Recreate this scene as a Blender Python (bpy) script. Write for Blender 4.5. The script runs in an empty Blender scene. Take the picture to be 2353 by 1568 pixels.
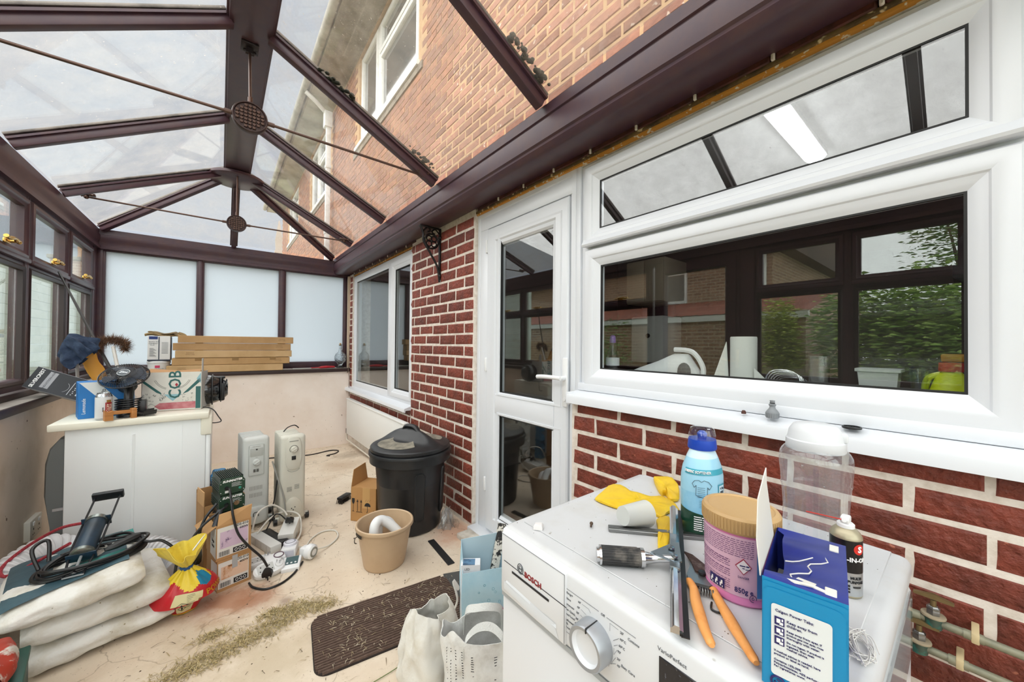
import bpy, bmesh, math, random
from mathutils import Vector as V, Matrix as M, noise
SC = bpy.context.scene
COL = SC.collection
PI = math.pi
R = math.radians
rnd = random.Random(7)

# ------------------------------------------------------------------ camera, sky, sun, exposure
def make_camera():
    yaw, pit, rol = R(38.537), R(.598), R(.5144)
    f = V((math.sin(yaw)*math.cos(pit), math.cos(yaw)*math.cos(pit), math.sin(pit)))
    r = V((math.cos(yaw), -math.sin(yaw), 0)); u = r.cross(f)
    c, s = math.cos(rol), math.sin(rol)
    r, u = c*r+s*u, -s*r+c*u
    cd = bpy.data.cameras.new('camera'); co = bpy.data.objects.new('camera', cd); COL.objects.link(co)
    m = M((r, u, -f)).transposed().to_4x4(); m.translation = V((0, 0, 1.28))
    co.matrix_world = m
    cd.sensor_width = 36; cd.lens = 36*840.66/2353; cd.clip_start = .02; cd.clip_end = 300
    SC.camera = co
make_camera()

w = bpy.data.worlds.new('overcast_sky'); SC.world = w; w.use_nodes = True
nt = w.node_tree; nt.nodes.clear()
N = nt.nodes.new
out = N('ShaderNodeOutputWorld'); bg = N('ShaderNodeBackground'); tc = N('ShaderNodeTexCoord')
mp = N('ShaderNodeMapping'); mp.inputs['Scale'].default_value = (1, 1, 2.5)
nz = N('ShaderNodeTexNoise'); nz.inputs['Scale'].default_value = 2.2; nz.inputs['Detail'].default_value = 6; nz.inputs['Roughness'].default_value = .55
cr = N('ShaderNodeValToRGB')
cr.color_ramp.elements[0].position = .3; cr.color_ramp.elements[0].color = (.31, .338, .382, 1)
cr.color_ramp.elements[1].position = .7; cr.color_ramp.elements[1].color = (.372, .40, .443, 1)
L = nt.links.new
L(tc.outputs['Generated'], mp.inputs['Vector']); L(mp.outputs['Vector'], nz.inputs['Vector']); L(nz.outputs['Fac'], cr.inputs['Fac'])
L(cr.outputs['Color'], bg.inputs['Color']); L(bg.outputs['Background'], out.inputs['Surface'])
bg.inputs['Strength'].default_value = 1.0

sd = bpy.data.lights.new('cloudy_sun', 'SUN'); sd.energy = 6.8; sd.angle = R(180); sd.color = (1, .97, .93)
so = bpy.data.objects.new('cloudy_sun', sd); COL.objects.link(so)
so.rotation_euler = (R(27), R(-10), 0); so.location = (-3, 2, 12)

SC.view_settings.view_transform = 'Standard'; SC.view_settings.look = 'None'
SC.view_settings.gamma = 1; SC.view_settings.use_curve_mapping = False
SC.view_settings.exposure = 0.86
try:
    SC.cycles.transparent_max_bounces = 24; SC.cycles.max_bounces = 10; SC.cycles.glossy_bounces = 5; SC.cycles.transmission_bounces = 8
    SC.cycles.sample_clamp_indirect = 6; SC.cycles.caustics_reflective = False; SC.cycles.caustics_refractive = False
except Exception:
    pass

# ------------------------------------------------------------------ materials
def C(h):
    h = h.lstrip('#'); o = []
    for i in (0, 2, 4):
        x = int(h[i:i+2], 16)/255
        o.append(x/12.92 if x <= .04045 else ((x+.055)/1.055)**2.4)
    return (*o, 1)

_mats = {}
def mat(name, col, rough=.5, metal=0, var=None, bump=None, spec=.5, coat=0, rand=0, stretch=None, emis=0, trans=0, ior=1.45, speck=None):
    """var=(colour2, scale, lo, hi); bump=(scale, strength, distance); rand = brightness spread per object; speck=(colour, scale, threshold)"""
    if name in _mats: return _mats[name]
    m = bpy.data.materials.new(name); _mats[name] = m; m.use_nodes = True
    t = m.node_tree; b = t.nodes['Principled BSDF']; n = t.nodes.new; l = t.links.new
    col = C(col) if isinstance(col, str) else col
    b.inputs['Base Color'].default_value = col; b.inputs['Roughness'].default_value = rough; b.inputs['Metallic'].default_value = metal
    b.inputs['Specular IOR Level'].default_value = spec; b.inputs['Coat Weight'].default_value = coat
    if trans: b.inputs['Transmission Weight'].default_value = trans; b.inputs['IOR'].default_value = ior
    if emis: b.inputs['Emission Color'].default_value = col; b.inputs['Emission Strength'].default_value = emis
    src = None; vec = None
    if var or bump or speck:
        tc = n('ShaderNodeTexCoord'); vec = tc.outputs['Object']
        if stretch:
            mp = n('ShaderNodeMapping'); mp.inputs['Scale'].default_value = stretch; l(vec, mp.inputs['Vector']); vec = mp.outputs['Vector']
        if rand:
            oi = n('ShaderNodeObjectInfo'); ad = n('ShaderNodeVectorMath'); ad.operation = 'ADD'
            mu = n('ShaderNodeMath'); mu.operation = 'MULTIPLY'; mu.inputs[1].default_value = 37
            l(oi.outputs['Random'], mu.inputs[0]); l(vec, ad.inputs[0]); l(mu.outputs[0], ad.inputs[1]); vec = ad.outputs[0]
    if var:
        c2, sc, lo, hi = var
        z = n('ShaderNodeTexNoise'); z.inputs['Scale'].default_value = sc; z.inputs['Detail'].default_value = 5; z.inputs['Roughness'].default_value = .6
        l(vec, z.inputs['Vector'])
        r = n('ShaderNodeValToRGB'); r.color_ramp.elements[0].position = lo; r.color_ramp.elements[1].position = hi
        r.color_ramp.elements[0].color = col; r.color_ramp.elements[1].color = C(c2)
        l(z.outputs['Fac'], r.inputs['Fac']); src = r.outputs['Color']
    if speck:
        c3, sc, th = speck
        z = n('ShaderNodeTexNoise'); z.inputs['Scale'].default_value = sc; z.inputs['Detail'].default_value = 2
        l(vec, z.inputs['Vector'])
        r = n('ShaderNodeValToRGB'); r.color_ramp.elements[0].position = th; r.color_ramp.elements[1].position = min(1, th+.04)
        l(z.outputs['Fac'], r.inputs['Fac'])
        x = n('ShaderNodeMix'); x.data_type = 'RGBA'; l(r.outputs['Color'], x.inputs['Factor'])
        if src: l(src, x.inputs['A'])
        else: x.inputs['A'].default_value = col
        x.inputs['B'].default_value = C(c3); src = x.outputs['Result']
    if rand:
        oi = n('ShaderNodeObjectInfo'); mr = n('ShaderNodeMapRange'); mr.inputs['To Min'].default_value = 1-rand; mr.inputs['To Max'].default_value = 1+rand
        l(oi.outputs['Random'], mr.inputs['Value'])
        hs = n('ShaderNodeHueSaturation'); l(mr.outputs['Result'], hs.inputs['Value'])
        if src: l(src, hs.inputs['Color'])
        else: hs.inputs['Color'].default_value = col
        src = hs.outputs['Color']
    if src: l(src, b.inputs['Base Color'])
    if bump:
        sc, st, ds = bump
        z = n('ShaderNodeTexNoise'); z.inputs['Scale'].default_value = sc; z.inputs['Detail'].default_value = 4
        l(vec, z.inputs['Vector'])
        bp = n('ShaderNodeBump'); bp.inputs['Strength'].default_value = st; bp.inputs['Distance'].default_value = ds
        l(z.outputs['Fac'], bp.inputs['Height']); l(bp.outputs['Normal'], b.inputs['Normal'])
    return m

def glass(name, tint=(.96, .98, .97), r0=.05, rough=0, dirt=0, dirtcol='#c8c4b8', scale=8, rmax=1.0):
    """clear pane: see-through with an angle-dependent mirror reflection, optionally a film of dirt"""
    m = bpy.data.materials.new(name); m.use_nodes = True; t = m.node_tree; t.nodes.clear(); n = t.nodes.new; l = t.links.new
    o = n('ShaderNodeOutputMaterial'); tr = n('ShaderNodeBsdfTransparent'); tr.inputs['Color'].default_value = (*tint, 1)
    gl = n('ShaderNodeBsdfGlossy'); gl.inputs['Roughness'].default_value = rough; gl.inputs['Color'].default_value = (1, 1, 1, 1)
    lw = n('ShaderNodeLayerWeight'); lw.inputs['Blend'].default_value = .5
    p = n('ShaderNodeMath'); p.operation = 'POWER'; p.inputs[1].default_value = 5; l(lw.outputs['Facing'], p.inputs[0])
    mr = n('ShaderNodeMapRange'); mr.inputs['To Min'].default_value = r0; mr.inputs['To Max'].default_value = rmax; l(p.outputs[0], mr.inputs['Value'])
    mx = n('ShaderNodeMixShader'); l(mr.outputs['Result'], mx.inputs['Fac']); l(tr.outputs[0], mx.inputs[1]); l(gl.outputs[0], mx.inputs[2])
    last = mx.outputs[0]
    if dirt:
        df = n('ShaderNodeBsdfDiffuse'); df.inputs['Color'].default_value = C(dirtcol)
        ts = n('ShaderNodeBsdfTranslucent'); ts.inputs['Color'].default_value = C(dirtcol)
        m2 = n('ShaderNodeMixShader'); m2.inputs['Fac'].default_value = .5; l(df.outputs[0], m2.inputs[1]); l(ts.outputs[0], m2.inputs[2])
        tc = n('ShaderNodeTexCoord'); z = n('ShaderNodeTexNoise'); z.inputs['Scale'].default_value = scale; z.inputs['Detail'].default_value = 8; z.inputs['Roughness'].default_value = .7
        l(tc.outputs['Object'], z.inputs['Vector'])
        z2 = n('ShaderNodeTexNoise'); z2.inputs['Scale'].default_value = 60; z2.inputs['Detail'].default_value = 2; l(tc.outputs['Object'], z2.inputs['Vector'])
        r2 = n('ShaderNodeMapRange'); r2.inputs['From Min'].default_value = .72; r2.inputs['From Max'].default_value = .76; r2.inputs['To Max'].default_value = .5; l(z2.outputs['Fac'], r2.inputs['Value'])
        r = n('ShaderNodeMapRange'); r.inputs['From Min'].default_value = .35; r.inputs['From Max'].default_value = .75; r.inputs['To Min'].default_value = dirt*.4; r.inputs['To Max'].default_value = dirt*1.6
        l(z.outputs['Fac'], r.inputs['Value'])
        ad = n('ShaderNodeMath'); ad.operation = 'ADD'; ad.use_clamp = True; l(r.outputs['Result'], ad.inputs[0]); l(r2.outputs['Result'], ad.inputs[1])
        m3 = n('ShaderNodeMixShader'); l(ad.outputs[0], m3.inputs['Fac']); l(last, m3.inputs[1]); l(m2.outputs[0], m3.inputs[2]); last = m3.outputs[0]
    l(last, o.inputs['Surface'])
    return m

def frosted(name, col, clear=.15, r0=.04):
    m = bpy.data.materials.new(name); m.use_nodes = True; t = m.node_tree; t.nodes.clear(); n = t.nodes.new; l = t.links.new
    o = n('ShaderNodeOutputMaterial'); ts = n('ShaderNodeBsdfTranslucent'); ts.inputs['Color'].default_value = C(col)
    tr = n('ShaderNodeBsdfTransparent'); gl = n('ShaderNodeBsdfGlossy'); gl.inputs['Roughness'].default_value = .25
    a = n('ShaderNodeMixShader'); a.inputs['Fac'].default_value = clear; l(ts.outputs[0], a.inputs[1]); l(tr.outputs[0], a.inputs[2])
    b = n('ShaderNodeMixShader'); b.inputs['Fac'].default_value = r0; l(a.outputs[0], b.inputs[1]); l(gl.outputs[0], b.inputs[2])
    l(b.outputs[0], o.inputs['Surface'])
    return m

# ------------------------------------------------------------------ mesh builder
def spline(pts, k=6, closed=False):
    pts = [V(p) for p in pts]; n = len(pts); o = []
    if n < 3: return pts
    segs = n if closed else n-1
    for i in range(segs):
        if closed: a, b, c, d = pts[(i-1) % n], pts[i], pts[(i+1) % n], pts[(i+2) % n]
        else: a, b, c, d = pts[max(i-1, 0)], pts[i], pts[i+1], pts[min(i+2, n-1)]
        for j in range(k):
            t = j/k
            o.append(.5*((2*b)+(c-a)*t+(2*a-5*b+4*c-d)*t*t+(3*b-a-3*c+d)*t**3))
    if not closed: o.append(pts[-1])
    return o

class B:
    def __init__(s): s.v = []; s.f = []; s.m = []
    def add(s, vs, fs, mi=0, T=None):
        k = len(s.v)
        s.v += [tuple(T @ V(p)) if T is not None else tuple(p) for p in vs]
        s.f += [tuple(i+k for i in q) for q in fs]; s.m += [mi]*len(fs); return s
    def box(s, x0, y0, z0, x1, y1, z1, mi=0, bev=0, seg=2, T=None):
        if bev <= 0:
            vs = [(x0, y0, z0), (x1, y0, z0), (x1, y1, z0), (x0, y1, z0), (x0, y0, z1), (x1, y0, z1), (x1, y1, z1), (x0, y1, z1)]
            return s.add(vs, [(3, 2, 1, 0), (4, 5, 6, 7), (0, 1, 5, 4), (1, 2, 6, 5), (2, 3, 7, 6), (3, 0, 4, 7)], mi, T)
        bm = bmesh.new(); bmesh.ops.create_cube(bm, size=1)
        for q in bm.verts: q.co = V(((x0+x1)/2+q.co.x*(x1-x0), (y0+y1)/2+q.co.y*(y1-y0), (z0+z1)/2+q.co.z*(z1-z0)))
        bmesh.ops.bevel(bm, geom=bm.edges[:], offset=bev, segments=seg, affect='EDGES', profile=.5)
        return s.bm(bm, mi, T)
    def bm(s, bm, mi=0, T=None):
        bm.verts.ensure_lookup_table(); bm.verts.index_update()
        s.add([q.co.copy() for q in bm.verts], [tuple(q.index for q in f.verts) for f in bm.faces], mi, T); bm.free(); return s
    def cyl(s, p0, p1, r0, r1=None, n=16, mi=0, cap=True, T=None):
        return s.tube([p0, p1], [r0, r0 if r1 is None else r1], n, mi, cap=cap, T=T)
    def tube(s, pts, r, n=8, mi=0, cap=True, closed=False, T=None, flat=None):
        pts = [V(p) for p in pts]; k = len(pts); rs = r if isinstance(r, (list, tuple)) else [r]*k
        vs = []; up = None
        for i in range(k):
            if closed: d = pts[(i+1) % k]-pts[i-1]
            else: d = pts[min(i+1, k-1)]-pts[max(i-1, 0)]
            if d.length < 1e-9: d = V((0, 0, 1))
            d.normalize()
            if up is None:
                a = V((0, 0, 1)) if abs(d.z) < .9 else V((1, 0, 0)); up = (a-d*a.dot(d)).normalized()
            else:
                q = up-d*up.dot(d)
                if q.length > 1e-6: up = q.normalized()
            sd = d.cross(up)
            for j in range(n):
                a = 2*PI*j/n; vs.append(pts[i]+(up*math.cos(a)*(flat or 1)+sd*math.sin(a))*rs[i])
        fs = []
        for i in range(k if closed else k-1):
            i2 = (i+1) % k
            for j in range(n):
                j2 = (j+1) % n; fs.append((i*n+j2, i*n+j, i2*n+j, i2*n+j2))
        if cap and not closed: fs += [tuple(range(n)), tuple((k-1)*n+j for j in reversed(range(n)))]
        return s.add(vs, fs, mi, T)
    def lathe(s, prof, n=32, mi=0, T=None, a0=0, a1=2*PI, mis=None, sx=1, sy=1):
        full = abs(a1-a0-2*PI) < 1e-6; k = len(prof); m = n if full else n+1; vs = []
        for j in range(m):
            a = a0+(a1-a0)*j/n
            for r, z in prof: vs.append((r*math.cos(a)*sx, r*math.sin(a)*sy, z))
        k0 = len(s.v); s.add(vs, [], 0, T)
        for i in range(k-1):
            fs = [(k0+j*k+i, k0+((j+1) % m)*k+i, k0+((j+1) % m)*k+i+1, k0+j*k+i+1) for j in range(n)]
            s.f += fs; s.m += [mi if mis is None else mis[i]]*n
        return s
    def prism(s, poly, h, mi=0, T=None):
        k = len(poly); vs = [(x, y, 0) for x, y in poly]+[(x, y, h) for x, y in poly]
        fs = [tuple(reversed(range(k))), tuple(range(k, 2*k))]+[(i, (i+1) % k, k+(i+1) % k, k+i) for i in range(k)]
        return s.add(vs, fs, mi, T)
    def loft(s, loops, mi=0, cap=True, closed=True, T=None):
        n = len(loops[0]); vs = [p for lp in loops for p in lp]; fs = []
        for i in range(len(loops)-1):
            for j in range(n if closed else n-1):
                j2 = (j+1) % n; fs.append((i*n+j, i*n+j2, (i+1)*n+j2, (i+1)*n+j))
        if cap: fs += [tuple(reversed(range(n))), tuple((len(loops)-1)*n+j for j in range(n))]
        return s.add(vs, fs, mi, T)
    def sph(s, c, rx, ry=None, rz=None, n=16, k=10, mi=0, T=None):
        ry = ry or rx; rz = rz or rx; vs = []; fs = []
        for i in range(1, k):
            b = PI*i/k
            for j in range(n):
                a = 2*PI*j/n; vs.append((c[0]+rx*math.sin(b)*math.cos(a), c[1]+ry*math.sin(b)*math.sin(a), c[2]+rz*math.cos(b)))
        top = len(vs); vs += [(c[0], c[1], c[2]+rz), (c[0], c[1], c[2]-rz)]
        for i in range(k-2):
            for j in range(n):
                j2 = (j+1) % n; fs.append((i*n+j, (i+1)*n+j, (i+1)*n+j2, i*n+j2))
        for j in range(n):
            j2 = (j+1) % n; fs += [(top, j, j2), (top+1, (k-2)*n+j2, (k-2)*n+j)]
        return s.add(vs, fs, mi, T)
    def grid(s, fn, nu, nv, mi=0, T=None, wu=False):
        vs = [fn(i/nu, j/nv) for i in range(nu+(0 if wu else 1)) for j in range(nv+1)]; k = nv+1; m = nu if wu else nu+1
        fs = [(i*k+j, ((i+1) % m)*k+j, ((i+1) % m)*k+j+1, i*k+j+1) for i in range(nu) for j in range(nv)]
        return s.add(vs, fs, mi, T)
    def ring(s, y0, y1, z0, z1, prof, mi=0, T=None):
        """mitred frame in the YZ plane: prof = list of (inset from the outer rectangle, x)"""
        vs = []; k = len(prof)
        for d, x in prof: vs += [(x, y0+d, z0+d), (x, y1-d, z0+d), (x, y1-d, z1-d), (x, y0+d, z1-d)]
        fs = [(i*4+j, i*4+(j+1) % 4, ((i+1) % k)*4+(j+1) % 4, ((i+1) % k)*4+j) for i in range(k) for j in range(4)]
        return s.add(vs, fs, mi, T)
    def solid(s, th):
        """give an open sheet thickness th by a shifted copy along its vertex normals"""
        bm = bmesh.new(); vv = [bm.verts.new(p) for p in s.v]; bm.verts.ensure_lookup_table()
        mm = s.m[:]
        for f, q in zip(s.f, mm):
            try:
                x = bm.faces.new([vv[i] for i in f]); x.material_index = q
            except ValueError: pass
        bmesh.ops.remove_doubles(bm, verts=bm.verts[:], dist=1e-6)
        bmesh.ops.recalc_face_normals(bm, faces=bm.faces[:])
        bmesh.ops.solidify(bm, geom=bm.faces[:], thickness=th)
        bm.verts.index_update(); s.v = [tuple(q.co) for q in bm.verts]; s.f = [tuple(q.index for q in f.verts) for f in bm.faces]; s.m = [f.material_index for f in bm.faces]; bm.free(); return s
    def mesh(s, name, mats, ang=40):
        me = bpy.data.meshes.new(name); me.from_pydata(s.v, [], s.f)
        for q in (mats if isinstance(mats, (list, tuple)) else [mats]): me.materials.append(q)
        for p, q in zip(me.polygons, s.m): p.material_index = q; p.use_smooth = True
        bm = bmesh.new(); bm.from_mesh(me); bmesh.ops.recalc_face_normals(bm, faces=bm.faces[:]); bm.to_mesh(me); bm.free()
        try: me.set_sharp_from_angle(angle=R(ang))
        except Exception: pass
        return me
    def out(s, name, mats, parent=None, loc=None, rot=None, ang=40, kind=None, label=None):
        o = bpy.data.objects.new(name, s.mesh(name, mats, ang)); COL.objects.link(o)
        if parent is not None: o.parent = parent
        if loc: o.location = loc
        if rot: o.rotation_euler = rot
        if kind: o['kind'] = kind
        if label: o['label'] = label
        return o

def thing(name, label, cat, loc=(0, 0, 0), rz=0, group=None, rot=None):
    o = bpy.data.objects.new(name, None); COL.objects.link(o); o.empty_display_size = .05
    o.location = loc; o.rotation_euler = rot or (0, 0, rz); o['label'] = label; o['category'] = cat
    if group: o['group'] = group
    return o
def tag(o, label, cat, group=None):
    o['label'] = label; o['category'] = cat
    if group: o['group'] = group
    return o
def setting(name, label=None):
    o = bpy.data.objects.new(name, None); COL.objects.link(o); o['kind'] = 'structure'
    if label: o['label'] = label
    return o
def copy_part(o, parent=None, loc=None):
    c = o.copy(); COL.objects.link(c)
    if parent is not None: c.parent = parent
    if loc is not None: c.location = loc
    return c

_tc = {}
def textmesh(body, size, align='CENTER', depth=.0003, bold=0.0, spacing=1.0, shear=0.0):
    cu = bpy.data.curves.new('t', 'FONT'); cu.body = body; cu.size = size; cu.align_x = align; cu.align_y = 'CENTER'; cu.extrude = depth
    cu.resolution_u = 2; cu.offset = bold; cu.space_character = spacing; cu.shear = shear
    ob = bpy.data.objects.new('t', cu); me = bpy.data.meshes.new_from_object(ob)
    vs = [v.co.copy() for v in me.vertices]; fs = [tuple(p.vertices) for p in me.polygons]
    bpy.data.objects.remove(ob); bpy.data.meshes.remove(me); bpy.data.curves.remove(cu)
    return vs, fs
def frame3(o, x, y):
    """matrix whose local x,y run along the given world vectors"""
    x = V(x).normalized(); y = V(y); y = (y-x*y.dot(x)).normalized(); z = x.cross(y)
    m = M((x, y, z)).transposed().to_4x4(); m.translation = V(o); return m
def put_text(b, body, size, T, mi=0, **k):
    vs, fs = textmesh(body, size, **k); b.add(vs, fs, mi, T); return b
def wrap_text(b, body, size, r, ang, z, mi=0, sx=1, sy=1, cen=(0, 0), **k):
    """lettering bent round a vertical cylinder of radius r centred on the angle ang (read from outside)"""
    vs, fs = textmesh(body, size, **k); o = []
    for q in vs:
        a = ang+q.x/r; rr = r+q.z+.0004
        o.append((cen[0]+rr*math.cos(a)*sx, cen[1]+rr*math.sin(a)*sy, z+q.y))
    b.add(o, fs, mi); return b
def wrap_patch(b, r, a0, a1, z0, z1, mi=0, n=8, sx=1, sy=1, th=.0006, rf=None):
    vs = []; fs = []
    for i in range(n+1):
        a = a0+(a1-a0)*i/n
        for zz in (z0, z1):
            rr = (rf(zz) if rf else r)+th; vs.append((rr*math.cos(a)*sx, rr*math.sin(a)*sy, zz))
    for i in range(n): fs.append((2*i, 2*i+2, 2*i+3, 2*i+1))
    b.add(vs, fs, mi); return b
def Rz(a): return M.Rotation(a, 4, 'Z')
def Tr(*p): return M.Translation(V(p))

# shared materials
brown = mat('brown_frame', '#46303a', .38, var=('#503638', 14, .4, .7), spec=.5)
dbrown = mat('dark_brown_frame', '#2a1819', .42)
white_pvc = mat('white_pvc', '#dcdfe4', .28, spec=.5)
seal = mat('black_seal', '#141414', .6)
black_p = mat('black_plastic', '#151517', .4)
white_p = mat('white_plastic', '#e4e5e6', .35)
chrome = mat('chrome', '#c9cacc', .18, metal=1)
steel = mat('dull_steel', '#8c8d8d', .35, metal=1)
card = mat('cardboard', '#b48a5c', .85, var=('#a57c50', 9, .35, .7))
cardin = mat('cardboard_inside', '#a87f55', .9)
blackink = mat('black_print', '#1b1b1d', .6)
whiteink = mat('white_print', '#f2f2f2', .5)
greyink = mat('grey_print', '#77797d', .6)
# ================================================================== THE SETTING
XW, XL, YE = 1.385, -.98, 5.42
ZF = lambda y: -.05*max(0, y-3.7)          # the floor falls a little towards the far end

# ---- floor
def make_floor():
    m = bpy.data.materials.new('painted_concrete'); m.use_nodes = True; t = m.node_tree; b = t.nodes['Principled BSDF']; n = t.nodes.new; l = t.links.new
    tc = n('ShaderNodeTexCoord'); o = tc.outputs['Object']
    def noi(sc, det=5, ro=.6):
        z = n('ShaderNodeTexNoise'); z.inputs['Scale'].default_value = sc; z.inputs['Detail'].default_value = det; z.inputs['Roughness'].default_value = ro
        l(o, z.inputs['Vector']); return z.outputs['Fac']
    def ramp(f, p0, p1, c0, c1):
        r = n('ShaderNodeValToRGB'); r.color_ramp.elements[0].position = p0; r.color_ramp.elements[1].position = p1
        r.color_ramp.elements[0].color = c0; r.color_ramp.elements[1].color = c1; l(f, r.inputs['Fac']); return r.outputs['Color']
    def mix(f, a, c):
        x = n('ShaderNodeMix'); x.data_type = 'RGBA'; l(f, x.inputs['Factor']); l(a, x.inputs['A'])
        if isinstance(c, tuple): x.inputs['B'].default_value = c
        else: l(c, x.inputs['B'])
        return x.outputs['Result']
    base = ramp(noi(3.5), .3, .72, C('#d0bda6'), C('#e0d2bf'))
    W0, W1 = (0, 0, 0, 1), (1, 1, 1, 1)
    base = mix(ramp(noi(22, 6, .75), .57, .80, W0, (.75, .75, .75, 1)), base, C('#a08a70'))
    base = mix(ramp(noi(85, 3), .66, .71, W0, (.8, .8, .8, 1)), base, C('#6b5741'))
    base = mix(ramp(noi(9, 4, .7), .66, .74, W0, (.4, .4, .4, 1)), base, C('#e0d3c2'))
    def spot(x, y, r0, col, amt):
        nonlocal base
        s = n('ShaderNodeVectorMath'); s.operation = 'DISTANCE'; l(o, s.inputs[0]); s.inputs[1].default_value = (x, y, 0)
        a = n('ShaderNodeMath'); a.operation = 'MULTIPLY_ADD'; l(noi(11, 5, .7), a.inputs[0]); a.inputs[1].default_value = r0*1.6; l(s.outputs['Value'], a.inputs[2])
        r = n('ShaderNodeMapRange'); r.inputs['From Min'].default_value = r0*1.9; r.inputs['From Max'].default_value = r0*1.15; r.inputs['To Max'].default_value = amt; l(a.outputs[0], r.inputs['Value'])
        base = mix(r.outputs['Result'], base, C(col))
    for q in ((.06, 2.29, .17, '#a86b45', .75), (.16, 2.22, .12, '#9a5f3c', .6), (.27, 2.12, .04, '#8d7566', .7), (1.28, 2.2, .2, '#c79a80', .8), (1.05, 4.2, .22, '#b79c82', .6),
              (.18, 1.75, .2, '#b3a284', .5), (-.05, 2.0, .25, '#b09a7c', .5), (1.2, 4.6, .2, '#8a755e', .5), (-.1, 2.45, .12, '#a88f72', .5)): spot(*q)
    v = n('ShaderNodeTexVoronoi'); v.feature = 'DISTANCE_TO_EDGE'; v.inputs['Scale'].default_value = 1.3
    nd = n('ShaderNodeTexNoise'); nd.inputs['Scale'].default_value = 3; nd.inputs['Detail'].default_value = 5; l(o, nd.inputs['Vector'])
    va = n('ShaderNodeVectorMath'); va.operation = 'MULTIPLY_ADD'; l(nd.outputs['Color'], va.inputs[0]); va.inputs[1].default_value = (.5, .5, .5); l(o, va.inputs[2]); l(va.outputs[0], v.inputs['Vector'])
    base = mix(ramp(v.outputs['Distance'], .0, .006, (.55, .55, .55, 1), W0), base, C('#7d6a54'))
    l(base, b.inputs['Base Color']); b.inputs['Roughness'].default_value = .75
    bp = n('ShaderNodeBump'); bp.inputs['Strength'].default_value = .25; bp.inputs['Distance'].default_value = .004; l(noi(30), bp.inputs['Height']); l(bp.outputs[0], b.inputs['Normal'])
    f = B()
    ys = [-2.2, -1, 0, 1, 2, 3, 3.7, 4.2, 4.8, 5.5]
    vs = []; fs = []
    for y in ys: vs += [(-1.02, y, ZF(y)), (1.6, y, ZF(y))]
    for y in ys: vs += [(-1.02, y, -.25), (1.6, y, -.25)]
    k = len(ys)*2
    for i in range(len(ys)-1):
        fs += [(2*i, 2*i+1, 2*i+3, 2*i+2), (k+2*i, k+2*i+2, k+2*i+3, k+2*i+1), (2*i, 2*i+2, k+2*i+2, k+2*i), (2*i+1, k+2*i+1, k+2*i+3, 2*i+3)]
    f.add(vs, fs); o = f.out('floor', m, kind='structure', label='cream painted concrete floor with dirt, cracks and a rust stain')
    return o
make_floor()

# ---- dwarf walls
plaster = mat('cream_plaster', '#f3e8df', .85, var=('#e9dacd', 3, .4, .75), bump=(60, .08, .002), speck=('#8f7a68', 26, .74))
plaster_l = mat('cream_plaster_grubby', '#e6d8c8', .85, var=('#cbbca8', 3.2, .42, .72), bump=(60, .08, .002), speck=('#7d6c5b', 26, .74))
B().box(XL+.0, 5.28, -.25, XW+.01, 5.62, .90).out('wall_end', plaster, kind='structure', label='low cream plastered wall under the frosted end glazing')
B().box(-1.12, 2.25, -.25, -.84, 5.3, .90).out('wall_left', plaster_l, kind='structure', label='low grubby cream wall under the brown side windows')
B().box(-1.12, -1.6, -.25, -.84, 1.25, .90).out('wall_left', plaster_l, kind='structure')
sillm = mat('brown_sill_edge', '#33211f', .45); silltop = mat('dusty_sill_top', '#8f8780', .7, var=('#6a625c', 8, .35, .7))
def sill_board(name, x0, y0, x1, y1, lab):
    o = setting(name, lab)
    B().box(x0, y0, .90, x1, y1, .945, bev=.004).out('board', sillm, o)
    B().box(x0+.004, y0+.004, .9452, x1-.003, y1-.003, .948).out('dusty_top', silltop, o)
sill_board('trim_1', -1.0, 5.25, 1.38, 5.40, 'dark brown sill board below the end glazing')
sill_board('trim_2', -.96, 2.25, -.81, 5.25, 'dusty dark sill board below the side windows')
B().box(-.935, 2.25, .949, -.895, 5.25, .985, bev=.004).out('trim_3', sillm, kind='structure')

# ---- right (house) wall: white mortar body and individual rustic bricks
mortar = mat('white_mortar', '#e2d9cf', .9, var=('#c9bcae', 30, .4, .7), bump=(120, .3, .003))
def brickmat(name, c1, c2, c3, bump):
    return mat(name, c1, .55, var=(c2, 16, .35, .7), bump=bump, rand=.22, speck=(c3, 45, .70))
redbrick = brickmat('rustic_red_brick', '#843c2c', '#5f2b20', '#a25f49', (55, .9, .012))
def brick_variant(mname, mt, L_, H_, D_, k):
    """brick with its face towards -x, rough arrises; origin at the face centre"""
    b = B(); r = random.Random(k); j = lambda s=.0022: r.uniform(-s, s); c = .005
    h, l = H_/2, L_/2
    vs = [(D_, -l, -h), (D_, l, -h), (D_, l, h), (D_, -l, h)]
    vs += [(c+j(.001), -l+j(), -h+j()), (c+j(.001), l+j(), -h+j()), (c+j(.001), l+j(), h+j()), (c+j(.001), -l+j(), h+j())]
    vs += [(j(.002), -l+c*1.3+j(), -h+c*1.2+j()), (j(.002), l-c*1.3+j(), -h+c*1.2+j()), (j(.002), l-c*1.3+j(), h-c*1.2+j()), (j(.002), -l+c*1.3+j(), h-c*1.2+j()), (-.002+j(.001), j(.04), j(.012))]
    fs = [(0, 1, 2, 3)]
    for a, d in ((0, 4), (4, 8)):
        for i in range(4): fs.append((a+i, a+(i+1) % 4, d+(i+1) % 4, d+i))
    for i in range(4): fs.append((8+i, 8+(i+1) % 4, 12))
    b.add(vs, fs); return b.mesh(mname, mt, 25)
BH, BL = .0836, .2505
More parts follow.
